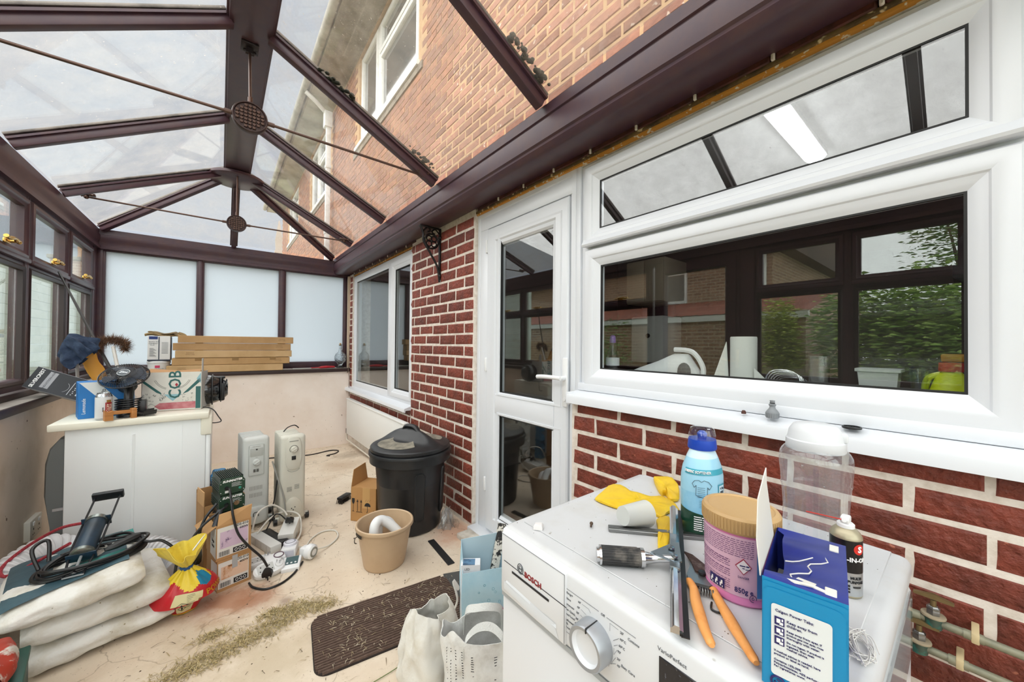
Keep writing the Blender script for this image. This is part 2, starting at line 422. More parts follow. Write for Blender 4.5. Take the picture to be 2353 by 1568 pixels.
def lay(parent, mt, x, y0, y1, rows, off, z0, bh, bl, depth=.055, joint=.0125, cuts=(), cache={}):
    """courses of bricks from row a to row b between y0 and y1; off(row) = where a vertical joint falls"""
    for n_ in rows:
        zc = z0+bh*(n_+.5); o = off(n_); y = y0
        k = math.floor((y0-o)/bl)
        while True:
            a = max(y0, o+bl*k); c = min(y1, o+bl*(k+1)); k += 1
            if a >= y1-1e-6: break
            if c-a < .025: continue
            skip = False
            for (cy0, cy1, cz0, cz1) in cuts:
                if a < cy1 and c > cy0 and zc > cz0 and zc < cz1: skip = True
            if skip: continue
            ln = round(c-a-joint, 2); key = (mt.name, ln, rnd.randrange(3))
            if key not in cache: cache[key] = brick_variant('brick', mt, ln, bh-joint, depth, hash(key) & 0xffff)
            b = bpy.data.objects.new('brick', cache[key]); COL.objects.link(b); b.parent = parent
            b.location = (x+rnd.uniform(-.0015, .0015), (a+c)/2, zc); b.rotation_euler = (rnd.uniform(-.006, .006), 0, rnd.uniform(-.006, .006))
wr = setting('wall_right', 'red rustic brick house wall with white mortar joints')
b = B()
for (y0, y1, z0, z1) in ((-.9, 1.252, -.25, 1.0), (2.17, 3.246, -.25, 2.26), (3.246, 5.42, -.25, .66), (5.19, 5.42, .66, 2.26), (1.252, 2.17, -.25, .02)):
    b.box(XW+.0035, y0, z0, 1.62, y1, z1)
b.box(1.42, -.9, 2.185, 1.62, 5.42, 2.45)
b.out('mortar', mortar, wr)
offn = lambda n_: (.976 if n_ % 2 else 1.104)
offp = lambda n_: (2.304 if n_ % 2 == 0 else 2.431)
lay(wr, redbrick, XW, -.60, 1.246, range(0, 12), offn, .019, BH, BL)
lay(wr, redbrick, XW, 2.172, 3.243, range(0, 26), offp, .019, BH, BL)
lay(wr, redbrick, XW, 3.246, 5.28, range(0, 8), offp, .019, BH, BL)
lay(wr, redbrick, XW, 5.20, 5.32, range(8, 26), lambda n_: 5.20 if n_ % 2 else 5.13, .019, BH, BL)
B().box(1.36, 5.33, .9, 1.44, 5.36, 2.2).out('timber_batten', mat('pale_batten', '#cbb8a2', .7), wr)

# ---- strip over the frames: brown brick soldier course, mouldy bead, caulk, foam
t4 = setting('trim_4', 'dirty brown brick edge with old sealant above the white frames')
sold = mat('dark_soldier_brick', '#4d2117', .7, var=('#2c130e', 18, .4, .7), bump=(50, .6, .006), rand=.2)
y = -.35
sm = B().box(0, -.118, -.028, .035, .118, .028, bev=.006, seg=1).mesh('brick', sold)
while y < 5.3:
    if not 2.17 < y+.12 < 3.2:
        o = bpy.data.objects.new('brick', sm); COL.objects.link(o); o.parent = t4; o.location = (1.388, y+.125, 2.236)
        B().box(1.384, y-.007, 2.21, 1.40, y+.004, 2.236, bev=.003, seg=1).out('mortar_dab', mortar, t4)
    y += .25
for (a, c) in ((-.35, 2.17), (3.22, 5.3)):
    B().box(1.392, a, 2.196, 1.43, c, 2.212, bev=.004).out('sealant_bead', mat('mouldy_sealant', '#6d5530', .7, var=('#3a2a14', 14, .4, .65), speck=('#cdb98f', 30, .62)), t4)
    B().box(1.400, a, 2.186, 1.43, c, 2.197).out('foam_line', mat('orange_foam', '#c98a34', .8, speck=('#e5d9bf', 40, .6)), t4)

# ================================================================== roof of the conservatory
roofglass = glass('dirty_roof_glass', (.97, .98, .98), r0=.035, dirt=.13, dirtcol='#d8d2c6', scale=7, rmax=.9)
roof = setting('ceiling', 'glazed hipped conservatory roof with dark brown bars and tie rods')
XG, ZG, ZR, XR0, XR1 = 1.195, 2.425, 2.935, .0, .212
# box gutter beam along the house
gp = [(1.195, 2.425), (1.195, 2.375), (1.203, 2.37), (1.203, 2.362), (1.192, 2.355), (1.188, 2.30), (1.19, 2.262), (1.2, 2.255), (1.2, 2.248), (1.196, 2.24), (1.205, 2.222), (1.228, 2.212), (1.40, 2.232), (1.43, 2.25), (1.43, 2.47), (1.36, 2.47), (1.36, 2.30), (1.24, 2.30), (1.24, 2.44)]
b = B(); T = M(((1, 0, 0, 0), (0, 0, 1, -1.7), (0, 1, 0, 0), (0, 0, 0, 1))); b.prism(gp, 5.47+1.7, 0, T); b.out('gutter_beam', brown, roof, label='wide dark brown box gutter beam along the house wall')
ep = [(XL, 2.40), (XL+.02, 2.40), (XL+.02, 2.345), (XL+.032, 2.34), (XL+.032, 2.30), (XL+.02, 2.28), (XL+.02, 2.235), (XL+.035, 2.23), (XL+.035, 2.20), (XL-.09, 2.20), (XL-.09, 2.40)]
B().prism(ep, 5.42+1.7, 0, T).out('eaves_beam', brown, roof)
T2 = M(((0, 0, 1, -1.0), (-1, 0, 0, YE+XL), (0, 1, 0, 0), (0, 0, 0, 1)))
B().prism(ep, 2.39, 0, T2).out('eaves_beam', brown, roof)
# ridge
b = B()
b.box(.012, -1.7, ZR, .20, 4.6, ZR+.03, bev=.006).box(.0, -1.7, ZR+.012, .212, 4.6, ZR+.05, bev=.004).box(.02, -1.7, ZR+.05, .19, 4.6, ZR+.11, bev=.03)
b.out('ridge_beam', brown, roof)
b = B(); b.lathe([(0, -.02), (.21, -.02), (.235, -.006), (.235, .018), (.21, .03), (0, .045)], 32, T=Tr(.106, 4.60, ZR-.025)); b.out('ridge_hub', brown, roof)
# rafters: glazing bars with an upper cap seen through the glass
cap = mat('weathered_cap', '#6f665f', .6, var=('#3d3531', 10, .4, .65))
moss = mat('moss', '#22251a', .95, bump=(200, 1, .004))
def rafter(a, c, name='rafter', w=.046, drop=.06):
    a, c = V(a), V(c); d = (c-a).normalized(); ln = (c-a).length
    up = V((0, 0, 1)); sd = d.cross(up).normalized(); n_ = sd.cross(d).normalized()
    T = M((d, sd, n_)).transposed().to_4x4(); T.translation = a
    b = B()
    b.box(0, -w/2, -drop, ln, w/2, -.012, bev=.005, T=T); b.box(0, -w/2-.012, -.016, ln, w/2+.012, -.004, T=T)
    b.box(0, -w/2-.004, .008, ln, w/2+.004, .024, mi=1, bev=.004, T=T)
    return b.out(name, [brown, cap], roof)
GZ = ZG+.03
RY = [4.50, 3.43, 2.38, 1.27, .2, -.85]
LY = [4.27, 3.40, 2.38, 1.27, .2, -.85]
RYt = [4.55, 3.43, 2.38, 1.27, .2, -.85]
for yb, yt in zip(RY, RYt): rafter((XG-.005, yb, GZ-.005), (XR1-.005, yt, ZR+.035))
for yb, yt in zip(LY, RYt): rafter((XL+.015, yb, GZ-.03), (XR0+.005, yt, ZR+.035))
rafter((XG-.02, YE-.03, GZ-.01), (.21, 4.70, ZR+.03), 'hip_bar')
rafter((XL+.03, YE-.03, GZ-.03), (.0, 4.70, ZR+.03), 'hip_bar')
rafter((.106, YE-.02, GZ-.03), (.106, 4.78, ZR+.03), 'jack_bar')
def pane(pts, mt, parent, name, th=.006):
    pts = [V(p) for p in pts]; n_ = (pts[1]-pts[0]).cross(pts[2]-pts[0]).normalized()
    if n_.z < 0: n_ = -n_
    b = B(); k = len(pts); b.add([p for p in pts]+[p+n_*th for p in pts], [tuple(range(k)), tuple(range(k, 2*k))]+[(i, (i+1) % k, k+(i+1) % k, k+i) for i in range(k)])
    return b.out(name, mt, parent)
ys = [-1.7]+RY[::-1]; yl = [-1.7]+LY[::-1]; yt = [-1.7]+RYt[::-1]
for i in range(len(ys)-1):
    pane([(XG, ys[i], GZ), (XG, ys[i+1], GZ), (XR1, yt[i+1], ZR+.04), (XR1, yt[i], ZR+.04)], roofglass, roof, 'roof_pane')
    pane([(XL, yl[i], GZ-.025), (XL, yl[i+1], GZ-.025), (XR0, yt[i+1], ZR+.04), (XR0, yt[i], ZR+.04)], roofglass, roof, 'roof_pane')
pane([(XG, RY[0], GZ), (XG, YE, GZ), (.2, 4.66, ZR+.04)], roofglass, roof, 'roof_pane')
pane([(XL, LY[0], GZ-.025), (XL, YE, GZ-.025), (.01, 4.66, ZR+.04)], roofglass, roof, 'roof_pane')
pane([(XG, YE, GZ-.02), (.106, YE, GZ-.025), (.106, 4.74, ZR+.035), (.2, 4.68, ZR+.035)], roofglass, roof, 'roof_pane')
pane([(XL, YE, GZ-.025), (.106, YE, GZ-.025), (.106, 4.74, ZR+.035), (.01, 4.68, ZR+.035)], roofglass, roof, 'roof_pane')
# moss tufts along the caps of two bars
def tufts(a, c, n_, sd):
    r = random.Random(sd); b = B(); a, c = V(a), V(c)
    for i in range(n_):
        t = r.random(); p = a.lerp(c, t)+V((0, -r.uniform(.028, .065), r.uniform(.0, .012)))
        s_ = r.uniform(.006, .018); b.sph(p, s_, s_*.8, s_*.6, 6, 4)
    return b.out('moss', moss, roof, kind='stuff')
tufts((.95, 1.27, 2.60), (1.17, 1.27, 2.48), 46, 1); tufts((.42, 2.38, 2.86), (.62, 2.38, 2.76), 26, 2); tufts((.95, 2.38, 2.60), (1.15, 2.38, 2.5), 20, 3)

# ---- tie rods hung from the ridge
bronze = mat('bronze_rod', '#5c473f', .35, metal=.6)
def tie_rod(y, xl, xr, zc, zl, zr, rdisc, ytop, lab):
    t = thing('tie_rod', lab, 'tie rod', (.106, y, zc), group=None)
    x0 = .106
    B().tube([(xl-x0, 0, zl-zc), (-rdisc, 0, 0)], .0075, 10).cyl((-rdisc-.03, 0, 0), (-rdisc+.01, 0, 0), .012, n=10).out('rod', bronze, t)
    B().tube([(rdisc, 0, 0), (xr-x0, 0, zr-zc)], .0075, 10).cyl((rdisc-.01, 0, 0), (rdisc+.03, 0, 0), .012, n=10).out('rod', bronze, t)
    for xx, zz in ((xl, zl), (xr, zr)):
        sgn = -1 if xx < 0 else 1; b = B()
        b.sph((xx-x0, 0, zz-zc), .017, n=10, k=6); b.box(xx-x0-.05, -.018, zz-zc+.012, xx-x0+.05, .018, zz-zc+.03, bev=.003)
        for q in (-.035, .035): b.cyl((xx-x0+q, -.02, zz-zc+.016), (xx-x0+q, -.03, zz-zc+.01), .008, n=8)
        b.cyl((xx-x0-.035, 0, zz-zc+.02), (xx-x0+sgn*.02, 0, zz-zc), .008, n=8)
        b.out('end_clamp', bronze, t)
    b = B(); RX = M.Rotation(PI/2, 4, 'X')
    b.lathe([(0, -.016), (rdisc*.86, -.016), (rdisc*.9, -.021), (rdisc*.97, -.021), (rdisc, -.012), (rdisc, .012), (rdisc*.97, .021), (rdisc*.9, .021), (rdisc*.86, .014), (0, .014)], 32, T=RX)
    bo = b.out('boss', mat('bronze_boss', '#3c2a27', .4, metal=.3), t)
    b = B(); r2 = rdisc*.78
    for i in range(-3, 4):
        for j in range(-3, 4):
            px, pz = i*r2/3.4, j*r2/3.4
            if px*px+pz*pz < r2*r2*1.02:
                q = (i+j) % 2
                b.box(px-r2*.12, -.0215, pz-r2*.12, px+r2*.12, -.015, pz+r2*.12, bev=.002, seg=1, T=Tr(px, 0, pz) @ M.Rotation(PI/4*q, 4, 'Y') @ Tr(-px, 0, -pz))
    b.out('rosette', bronze, bo)
    zt = ZR-zc
    B().tube([(0, 0, rdisc), (0, ytop*.5, zt*.5+rdisc*.4), (0, ytop, zt-.03)], .007, 10).cyl((0, 0, rdisc-.008), (0, 0, rdisc+.03), .011, n=10).out('hanger', bronze, t)
    b = B(); b.box(-.04, ytop-.045, zt-.012, .04, ytop+.045, zt+.001, bev=.004); b.cyl((-.02, ytop, zt-.035), (.02, ytop, zt-.035), .012, n=10); b.box(-.016, ytop-.012, zt-.04, .016, ytop+.012, zt-.01)
    for q in (-.022, .022): b.cyl((q, ytop+.022, zt-.018), (q, ytop+.022, zt-.008), .008, n=8)
    b.out('ridge_bracket', mat('dark_bracket', '#261c1b', .45, metal=.3), t)
    return t
tie_rod(2.38, -.86, 1.08, 2.47, 2.46, 2.455, .079, .13, 'brown tie rod with round pierced boss hanging below the ridge, nearer of two')
tie_rod(4.43, -.86, 1.08, 2.43, 2.44, 2.44, .079, .0, 'brown tie rod with round pierced boss hanging below the ridge hub, farther of two')

# ---- scrolled bracket under the gutter on the brick pier
ib = mat('black_iron', '#171213', .4, metal=.4)
bk = thing('wall_bracket', 'black scrolled iron bracket on the brick pier under the gutter beam', 'bracket', (1.383, 2.68, 1.80))
TB = M(((-1, 0, 0, 0), (0, 0, 1, 0), (0, 1, 0, 0), (0, 0, 0, 1)))     # local (out, up) -> world
B().box(-.012, -.012, .0, .001, .012, .41, bev=.003).sph((-.004, 0, .03), .016, .016, .02, 8, 6).sph((-.004, 0, .34), .016, .016, .02, 8, 6).out('upright', ib, bk)
B().tube([p for p in spline([(-.006, 0, -.02), (-.025, 0, .10), (-.085, 0, .2), (-.145, 0, .29), (-.15, 0, .35), (-.175, 0, .41)], 8)], .0085, 8).out('brace', ib, bk)
b = B(); cx, cz, rr = -.078, .3, .058
b.tube([(cx+rr*math.cos(a), 0, cz+rr*math.sin(a)) for a in [2*PI*i/24 for i in range(24)]], .0075, 8, closed=True)
for i in range(4):
    a = PI/4+i*PI/2; b.tube([(cx+.024*math.cos(a)*1.2+.022*math.cos(q), 0, cz+.024*math.sin(a)*1.2+.022*math.sin(q)) for q in [2*PI*k/14 for k in range(14)]], .0055, 6, closed=True)
b.sph((cx, 0, cz), .014, n=8, k=6); b.out('scroll_wheel', ib, bk)
b = B(); b.tube(spline([(-.012, 0, .37), (-.05, 0, .4), (-.075, 0, .375), (-.05, 0, .362)], 6), .006, 6); b.tube(spline([(-.15, 0, .37), (-.115, 0, .405), (-.09, 0, .385), (-.115, 0, .37)], 6), .006, 6); b.box(-.18, -.012, .402, 0, .012, .414, bev=.002)
b.out('top_scroll', ib, bk)
# ================================================================== windows and doors
kglass = glass('window_glass', (.93, .95, .94), r0=.09, rmax=.9)
lglass = glass('side_glass', (.92, .96, .95), r0=.07, dirt=.03, scale=5)
FP = [(0, 1.47), (0, 1.425), (.012, 1.415), (.05, 1.415), (.062, 1.424), (.062, 1.47)]
def upvc_sash(parent, y0, y1, z0, z1, w, xf, name='sash', lip=False):
    """mitred white sash: rounded face, bead step towards the glass"""
    p = [(0, xf+.055), (0, xf+.010), (.006, xf+.002), (.016, xf), (w*.42, xf), (w*.55, xf+.004), (w*.6, xf+.009), (w-.022, xf+.013), (w-.012, xf+.018), (w, xf+.026), (w, xf+.05)]
    b = B().ring(y0, y1, z0, z1, p)
    o = b.out(name, white_pvc, parent, ang=25)
    g = B().ring(y0+w-.003, y1-w+.003, z0+w-.003, z1-w+.003, [(0, xf+.024), (.006, xf+.024), (.006, xf+.034), (0, xf+.034)]).out('gasket', seal, o)
    return o
def pane_yz(parent, y0, y1, z0, z1, x, mt, name='pane'):
    return B().box(x, y0, z0, x+.005, y1, z1).out(name, mt, parent)
# kitchen window
k = setting('window_1', 'wide white window onto the kitchen with a top-hung fanlight above a fixed pane')
B().ring(-.135, 1.228, 1.056, 2.186, [(0, 1.50), (0, 1.43), (.006, 1.424), (.05, 1.424), (.056, 1.43), (.056, 1.50)]).box(1.43, -.13, 1.735, 1.49, 1.222, 1.785).out('window_frame', white_pvc, k)
u = upvc_sash(k, -.078, 1.194, 1.765, 2.158, .083, 1.396, 'fanlight')
B().prism([(1.38, 1.772), (1.384, 1.764), (1.40, 1.762), (1.41, 1.79), (1.398, 1.80)], 1.272, 0, M(((1, 0, 0, 0), (0, 0, 1, -.078), (0, 1, 0, 0), (0, 0, 0, 1)))).out('drip_bar', white_pvc, u)
pane_yz(k, .0, 1.112, 1.84, 2.08, 1.422, kglass)
upvc_sash(k, -.078, 1.192, 1.085, 1.750, .086, 1.400, 'fixed_sash')
pane_yz(k, .0, 1.112, 1.165, 1.672, 1.426, kglass)
B().box(1.40, -.133, 1.057, 1.43, 1.228, 1.095, bev=.006).out('sill_cover', white_pvc, k)
b = B(); b.prism([(1.335, 1.038), (1.332, 1.03), (1.332, .998), (1.342, .996), (1.345, 1.022), (1.42, 1.022), (1.42, 1.056), (1.40, 1.056)], 1.50, 0, M(((1, 0, 0, 0), (0, 0, 1, -.26), (0, 1, 0, 0), (0, 0, 0, 1)))); b.out('window_sill', white_pvc, k)
B().box(1.338, 1.225, .99, 1.42, 1.252, 1.05, bev=.004).out('sill_end_cap', white_pvc, k)
# jamb post between window and the door, and the flat white panel at the right end of the window
B().box(1.412, 1.226, 1.0, 1.49, 1.256, 2.186, bev=.003).out('mullion_post', white_pvc, k)
B().box(1.41, -.9, 1.0, 1.49, -.135, 2.19, bev=.003).out('side_panel', white_pvc, k)
# back door
d = setting('door_1', 'white half-glazed back door with lever handle')
B().ring(1.254, 2.172, .0, 2.19, [(0, 1.50), (0, 1.418), (.005, 1.412), (.03, 1.412), (.034, 1.418), (.04, 1.418), (.045, 1.425), (.045, 1.50)]).out('door_frame', white_pvc, d)
B().box(1.4135, 2.045, .03, 1.49, 2.135, 2.067, bev=.004).out('frame_jamb', white_pvc, d)
B().box(1.413, 1.27, 2.066, 1.49, 2.135, 2.15, bev=.004).out('frame_head', white_pvc, d)
B().box(1.34, 1.30, -.01, 1.44, 2.16, .035, bev=.006).out('threshold', white_pvc, d)
B().box(1.24, 1.94, -.02, 1.38, 2.13, .03, bev=.008).out('step_block', mat('grubby_white_block', '#cfc8bd', .8, var=('#a59a8c', 14, .4, .7)), d)
lf = B()
for (z0, z1) in ((.06, .875), (.865, 2.062)):
    pass
lf.ring(1.303, 2.04, .05, 2.06, [(0, 1.46), (0, 1.412), (.006, 1.404), (.016, 1.402), (.09, 1.402), (.1, 1.41), (.118, 1.414), (.13, 1.425), (.13, 1.46)])
lf.box(1.404, 1.40, .835, 1.455, 1.94, .96, bev=.004); leaf = lf.out('door_leaf', white_pvc, d, ang=25)
for (z0, z1) in ((.955, 1.995), (.14, .84)):
    B().ring(1.345, 1.915, z0, z1, [(0, 1.40), (.012, 1.402), (.02, 1.414), (.02, 1.425), (0, 1.425)]).out('glazing_bead', white_pvc, leaf)
    B().ring(1.362, 1.898, z0+.017, z1-.017, [(0, 1.412), (.006, 1.412), (.006, 1.43), (0, 1.43)]).out('gasket', seal, leaf)
    pane_yz(d, 1.35, 1.91, z0+.005, z1-.005, 1.428, kglass)
h = B(); h.box(1.390, 1.292, .962, 1.404, 1.326, 1.215, bev=.006); h.cyl((1.40, 1.308, 1.11), (1.355, 1.308, 1.11), .012, n=12); h.tube(spline([(1.357, 1.306, 1.11), (1.352, 1.34, 1.112), (1.352, 1.42, 1.112), (1.356, 1.478, 1.108)], 4), .011, 10); h.cyl((1.392, 1.308, 1.0), (1.386, 1.308, 1.0), .009, n=10)
h.out('door_handle', white_p, d)
for zz in (.3, 1.1, 1.9): B().box(1.398, 2.035, zz, 1.412, 2.055, zz+.09, bev=.004).out('hinge', white_p, d)
# far house window
f = setting('window_2', 'white two-light window on the far stretch of brick wall')
B().ring(3.25, 5.19, .70, 2.18, [(0, 1.48), (0, 1.408), (.006, 1.402), (.055, 1.402), (.07, 1.412), (.085, 1.42), (.085, 1.48)]).out('window_frame', white_pvc, f)
B().box(1.400, 3.77, .72, 1.48, 3.895, 2.16, bev=.006).out('mullion_post', white_pvc, f)
upvc_sash(f, 3.255, 3.80, .735, 2.13, .085, 1.388, 'sash')
for (y0, y1, z0, z1) in ((3.9, 5.11, .78, 2.10), (3.335, 3.72, .815, 2.05)):
    pane_yz(f, y0-.01, y1+.01, z0, z1, 1.425, kglass); B().ring(y0-.004, y1+.004, z0, z1, [(0, 1.418), (.008, 1.418), (.008, 1.43), (0, 1.43)]).out('gasket', seal, f)
b = B(); b.prism([(1.325, .682), (1.322, .675), (1.322, .648), (1.332, .646), (1.336, .664), (1.42, .664), (1.42, .705), (1.40, .705)], 2.10, 0, M(((1, 0, 0, 0), (0, 0, 1, 3.235), (0, 1, 0, 0), (0, 0, 0, 1)))); b.out('window_sill', white_pvc, f)

# end glazing: three frosted panes
frost = frosted('frosted_pane', '#dce5ec', clear=.10)
e = setting('window_3', 'end window of three tall frosted panes in dark brown frames')
def post(x0, x1, parent, z0=.95, z1=2.21, y=YE, name='post'):
    b = B(); b.box(x0, y-.005, z0, x1, y+.06, z1, bev=.008); b.box(x0+.014, y-.016, z0, x1-.014, y, z1, bev=.006); return b.out(name, brown, parent)
for (x0, x1) in ((-1.0, -.915), (-.222, -.154), (.562, .640), (1.322, 1.375)): post(x0, x1, e)
B().box(-1.0, YE-.01, 2.185, 1.375, YE+.06, 2.24, bev=.006).box(-1.0, YE-.012, .949, 1.375, YE+.06, 1.035, bev=.008).out('rail', brown, e)
for (x0, x1) in ((-.918, -.22), (-.156, .564), (.638, 1.324)):
    B().box(x0, YE+.02, 1.03, x1, YE+.026, 2.19).out('pane', frost, e)

# side glazing: pairs of fanlight over fixed pane, built bay by bay
gold = mat('brass_handle', '#c9a25a', .25, metal=1)
BAYS = ['in the far corner of the room', 'second from the far corner', 'third from the far corner', 'fourth from the far corner', 'just nearer than the side door', 'second nearer than the side door', 'third nearer than the side door', 'beside the near end wall']
def bay(n, y0, y1, handle=True):
    s = setting('window_%d' % n, 'brown side window of fanlight over lower pane, '+BAYS[n-4])
    x = XL
    b = B()
    for (a, c) in ((y0-.001, y0+.036), (y1-.036, y1+.001)):
        b.box(x-.06, a, .95, x+.005, c, 2.21, bev=.005)
    b.box(x-.05, y0, 2.165, x+.004, y1, 2.215, bev=.004).box(x-.05, y0, .95, x+.006, y1, 1.04, bev=.006).box(x-.05, y0+.01, 1.735, x+.0, y1-.01, 1.80, bev=.004)
    b.out('window_frame', brown, s)
    # fanlight sash standing proud
    TT = lambda q: M(((-1, 0, 0, 0), (0, 1, 0, 0), (0, 0, 1, 0), (0, 0, 0, 1))) if q else None
    B().ring(y0+.02, y1-.02, 1.785, 2.18, [(0, .985+.02), (0, .972), (.008, .962), (.03, .958), (.04, .966), (.055, .972), (.055, 1.005)], T=M(((-1, 0, 0, 0), (0, 1, 0, 0), (0, 0, 1, 0), (0, 0, 0, 1)))).box(x+.0, y0+.02, 1.77, x+.028, y1-.02, 1.80, bev=.008).out('fanlight', brown, s)
    B().ring(y0+.03, y1-.03, 1.0, 1.75, [(0, 1.0), (0, .975), (.012, .968), (.03, .976), (.03, 1.0)], T=M(((-1, 0, 0, 0), (0, 1, 0, 0), (0, 0, 1, 0), (0, 0, 0, 1)))).out('lower_sash', dbrown, s)
    B().box(x-.024, y0+.055, 1.81, x-.018, y1-.055, 2.15).out('pane', lglass, s)
    B().box(x-.034, y0+.045, 1.02, x-.028, y1-.045, 1.74).out('pane', lglass, s)
    if handle:
        ym = (y0+y1)/2+.03; g = B()
        g.box(x+.012, ym-.035, 1.835, x+.026, ym+.035, 1.862, bev=.005); g.cyl((x+.024, ym+.02, 1.85), (x+.05, ym+.02, 1.853), .009, n=10)
        g.tube(spline([(x+.05, ym+.025, 1.855), (x+.055, ym-.03, 1.862), (x+.052, ym-.09, 1.852), (x+.05, ym-.12, 1.858)], 5), [.010+.002*math.sin(i) for i in range(16)], 8)
        g.sph((x+.05, ym+.045, 1.853), .012, .02, .011, 10, 6)
        g.out('handle', gold, s)
yy = [5.28, 4.54, 3.77, 3.02, 2.26]
nw = 4
for i in range(4): bay(nw, yy[i+1], yy[i]); nw += 1
B().box(XL-.06, 5.275, .95, XL+.01, YE+.05, 2.22, bev=.006).out('trim_5', brown, kind='structure')
d2 = setting('door_2', 'brown glazed side door of the conservatory')
MX = M(((-1, 0, 0, 0), (0, 1, 0, 0), (0, 0, 1, 0), (0, 0, 0, 1)))
B().ring(1.36, 2.22, .0, 2.2, [(0, 1.04), (0, .965), (.05, .965), (.05, 1.04)], T=MX).ring(1.39, 2.19, .04, 2.16, [(0, 1.01), (0, .955), (.085, .955), (.1, .975), (.1, 1.01)], T=MX).out('door_leaf', brown, d2)
B().box(XL-.03, 1.47, .12, XL-.024, 2.10, 2.08).out('pane', lglass, d2)
B().box(XL+.0, 1.36, 1.08, XL+.02, 1.40, 1.26, bev=.004).cyl((XL+.02, 1.39, 1.15), (XL+.055, 1.39, 1.15), .009, n=8).tube([(XL+.055, 1.385, 1.15), (XL+.055, 1.5, 1.15)], .008, 8).out('door_handle', gold, d2)
B().box(XL-.06, 1.24, -.02, XL+.01, 1.37, 2.21, bev=.006).out('trim_6', brown, kind='structure')
bay(nw, .60, 1.25, False); bay(nw+1, -.02, .60, False); bay(nw+2, -.72, -.02, False); bay(nw+3, -1.5, -.72, False)

# near end behind the viewer: low wall, brown frames and clear panes under the roof
n_ = setting('wall_near', 'low wall and brown glazed frames behind the viewer')
B().box(-1.12, -1.85, -.25, 1.5, -1.62, .9).out('low_wall', plaster, n_)
for (x0, x1) in ((-1.0, -.9), (-.25, -.17), (.5, .58), (1.3, 1.4)): B().box(x0, -1.72, .9, x1, -1.65, 2.4).out('post', brown, n_)
B().box(-1.0, -1.72, 2.2, 1.4, -1.65, 2.42).out('rail', brown, n_)
for (x0, x1) in ((-.9, -.25), (-.17, .5), (.58, 1.3)): B().box(x0, -1.69, .9, x1, -1.684, 2.2).out('pane', lglass, n_)
b = B(); b.add([(XL, -1.69, 2.42), (XG, -1.69, 2.42), (.106, -1.69, 2.96), (XL, -1.684, 2.42), (XG, -1.684, 2.42), (.106, -1.684, 2.96)], [(0, 1, 2), (3, 5, 4), (0, 3, 4, 1), (1, 4, 5, 2), (2, 5, 3, 0)]); b.out('gable_pane', lglass, n_)

# ================================================================== rooms behind the house glass
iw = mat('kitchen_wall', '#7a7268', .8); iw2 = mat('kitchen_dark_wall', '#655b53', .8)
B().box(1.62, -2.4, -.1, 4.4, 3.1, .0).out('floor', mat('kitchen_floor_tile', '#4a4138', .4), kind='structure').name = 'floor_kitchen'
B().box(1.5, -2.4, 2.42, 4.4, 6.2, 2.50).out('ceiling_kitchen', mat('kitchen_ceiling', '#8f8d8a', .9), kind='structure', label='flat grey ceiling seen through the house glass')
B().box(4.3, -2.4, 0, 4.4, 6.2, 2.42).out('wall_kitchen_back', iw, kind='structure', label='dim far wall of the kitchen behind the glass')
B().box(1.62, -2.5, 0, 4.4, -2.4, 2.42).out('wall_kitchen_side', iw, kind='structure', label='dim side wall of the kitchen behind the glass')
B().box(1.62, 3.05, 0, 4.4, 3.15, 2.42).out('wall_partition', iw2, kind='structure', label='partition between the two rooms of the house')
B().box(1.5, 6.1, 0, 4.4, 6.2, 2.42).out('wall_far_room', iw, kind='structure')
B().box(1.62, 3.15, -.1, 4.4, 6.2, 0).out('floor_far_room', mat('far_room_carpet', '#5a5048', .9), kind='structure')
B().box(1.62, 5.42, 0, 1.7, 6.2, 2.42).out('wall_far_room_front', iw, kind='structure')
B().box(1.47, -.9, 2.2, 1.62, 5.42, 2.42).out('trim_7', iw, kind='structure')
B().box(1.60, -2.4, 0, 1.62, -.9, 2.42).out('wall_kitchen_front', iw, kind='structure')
B().box(1.49, -.9, 1.04, 1.72, 1.24, 1.10, bev=.004).out('trim_8', mat('inner_sill', '#c9c7c2', .4), kind='structure', label='white inner window board of the kitchen')
B().box(1.49, 3.2, .66, 1.72, 5.3, .70, bev=.004).out('trim_9', mat('inner_sill', '#c9c7c2', .4), kind='structure', label='white inner window board of the far window')
cl = thing('ceiling_light', 'white glowing strip light on the kitchen ceiling behind the fanlight', 'ceiling light', (2.42, .565, 2.42))
B().box(-.60, -.055, -.03, .30, .055, 0, bev=.006).out('housing', white_p, cl)
b = B(); pts = [(-.05+.1*i/10, -.03-.035*math.sin(PI*i/10)) for i in range(11)]
b.prism([(p[0], p[1]) for p in pts], .88, 0, M(((0, 0, 1, -.59), (1, 0, 0, 0), (0, 1, 0, 0), (0, 0, 0, 1)))); b.out('diffuser', mat('lit_diffuser', '#f4f8ff', .4, emis=14), cl)
cu = thing('wall_cabinet', 'pale wall cabinet in the dim kitchen behind the glass', 'cabinet', (3.4, 1.98, 1.70))
B().box(-.17, -.2, 0, .25, .2, .42, bev=.003).out('carcass', mat('cabinet_cream', '#b5a88f', .5), cu)
for q in (-.195, .003): B().box(-.19, q, .01, -.172, q+.192, .41, bev=.004).out('door', mat('cabinet_cream', '#b5a88f', .5), cu)
bo = thing('boiler', 'white boxy boiler below the pale cabinet in the dim kitchen', 'boiler', (3.4, 1.97, 1.12))
B().box(-.16, -.17, 0, .2, .17, .45, bev=.015).out('casing', mat('boiler_white', '#c8c8c2', .4), bo)
B().cyl((-.165, -.02, .26), (-.17, -.02, .26), .022, n=14).out('gauge', black_p, bo)
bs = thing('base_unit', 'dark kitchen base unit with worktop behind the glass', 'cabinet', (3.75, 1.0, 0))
B().box(-.3, -2.6, .05, .5, 1.15, .88).out('carcass', mat('dark_unit', '#4c433a', .6), bs)
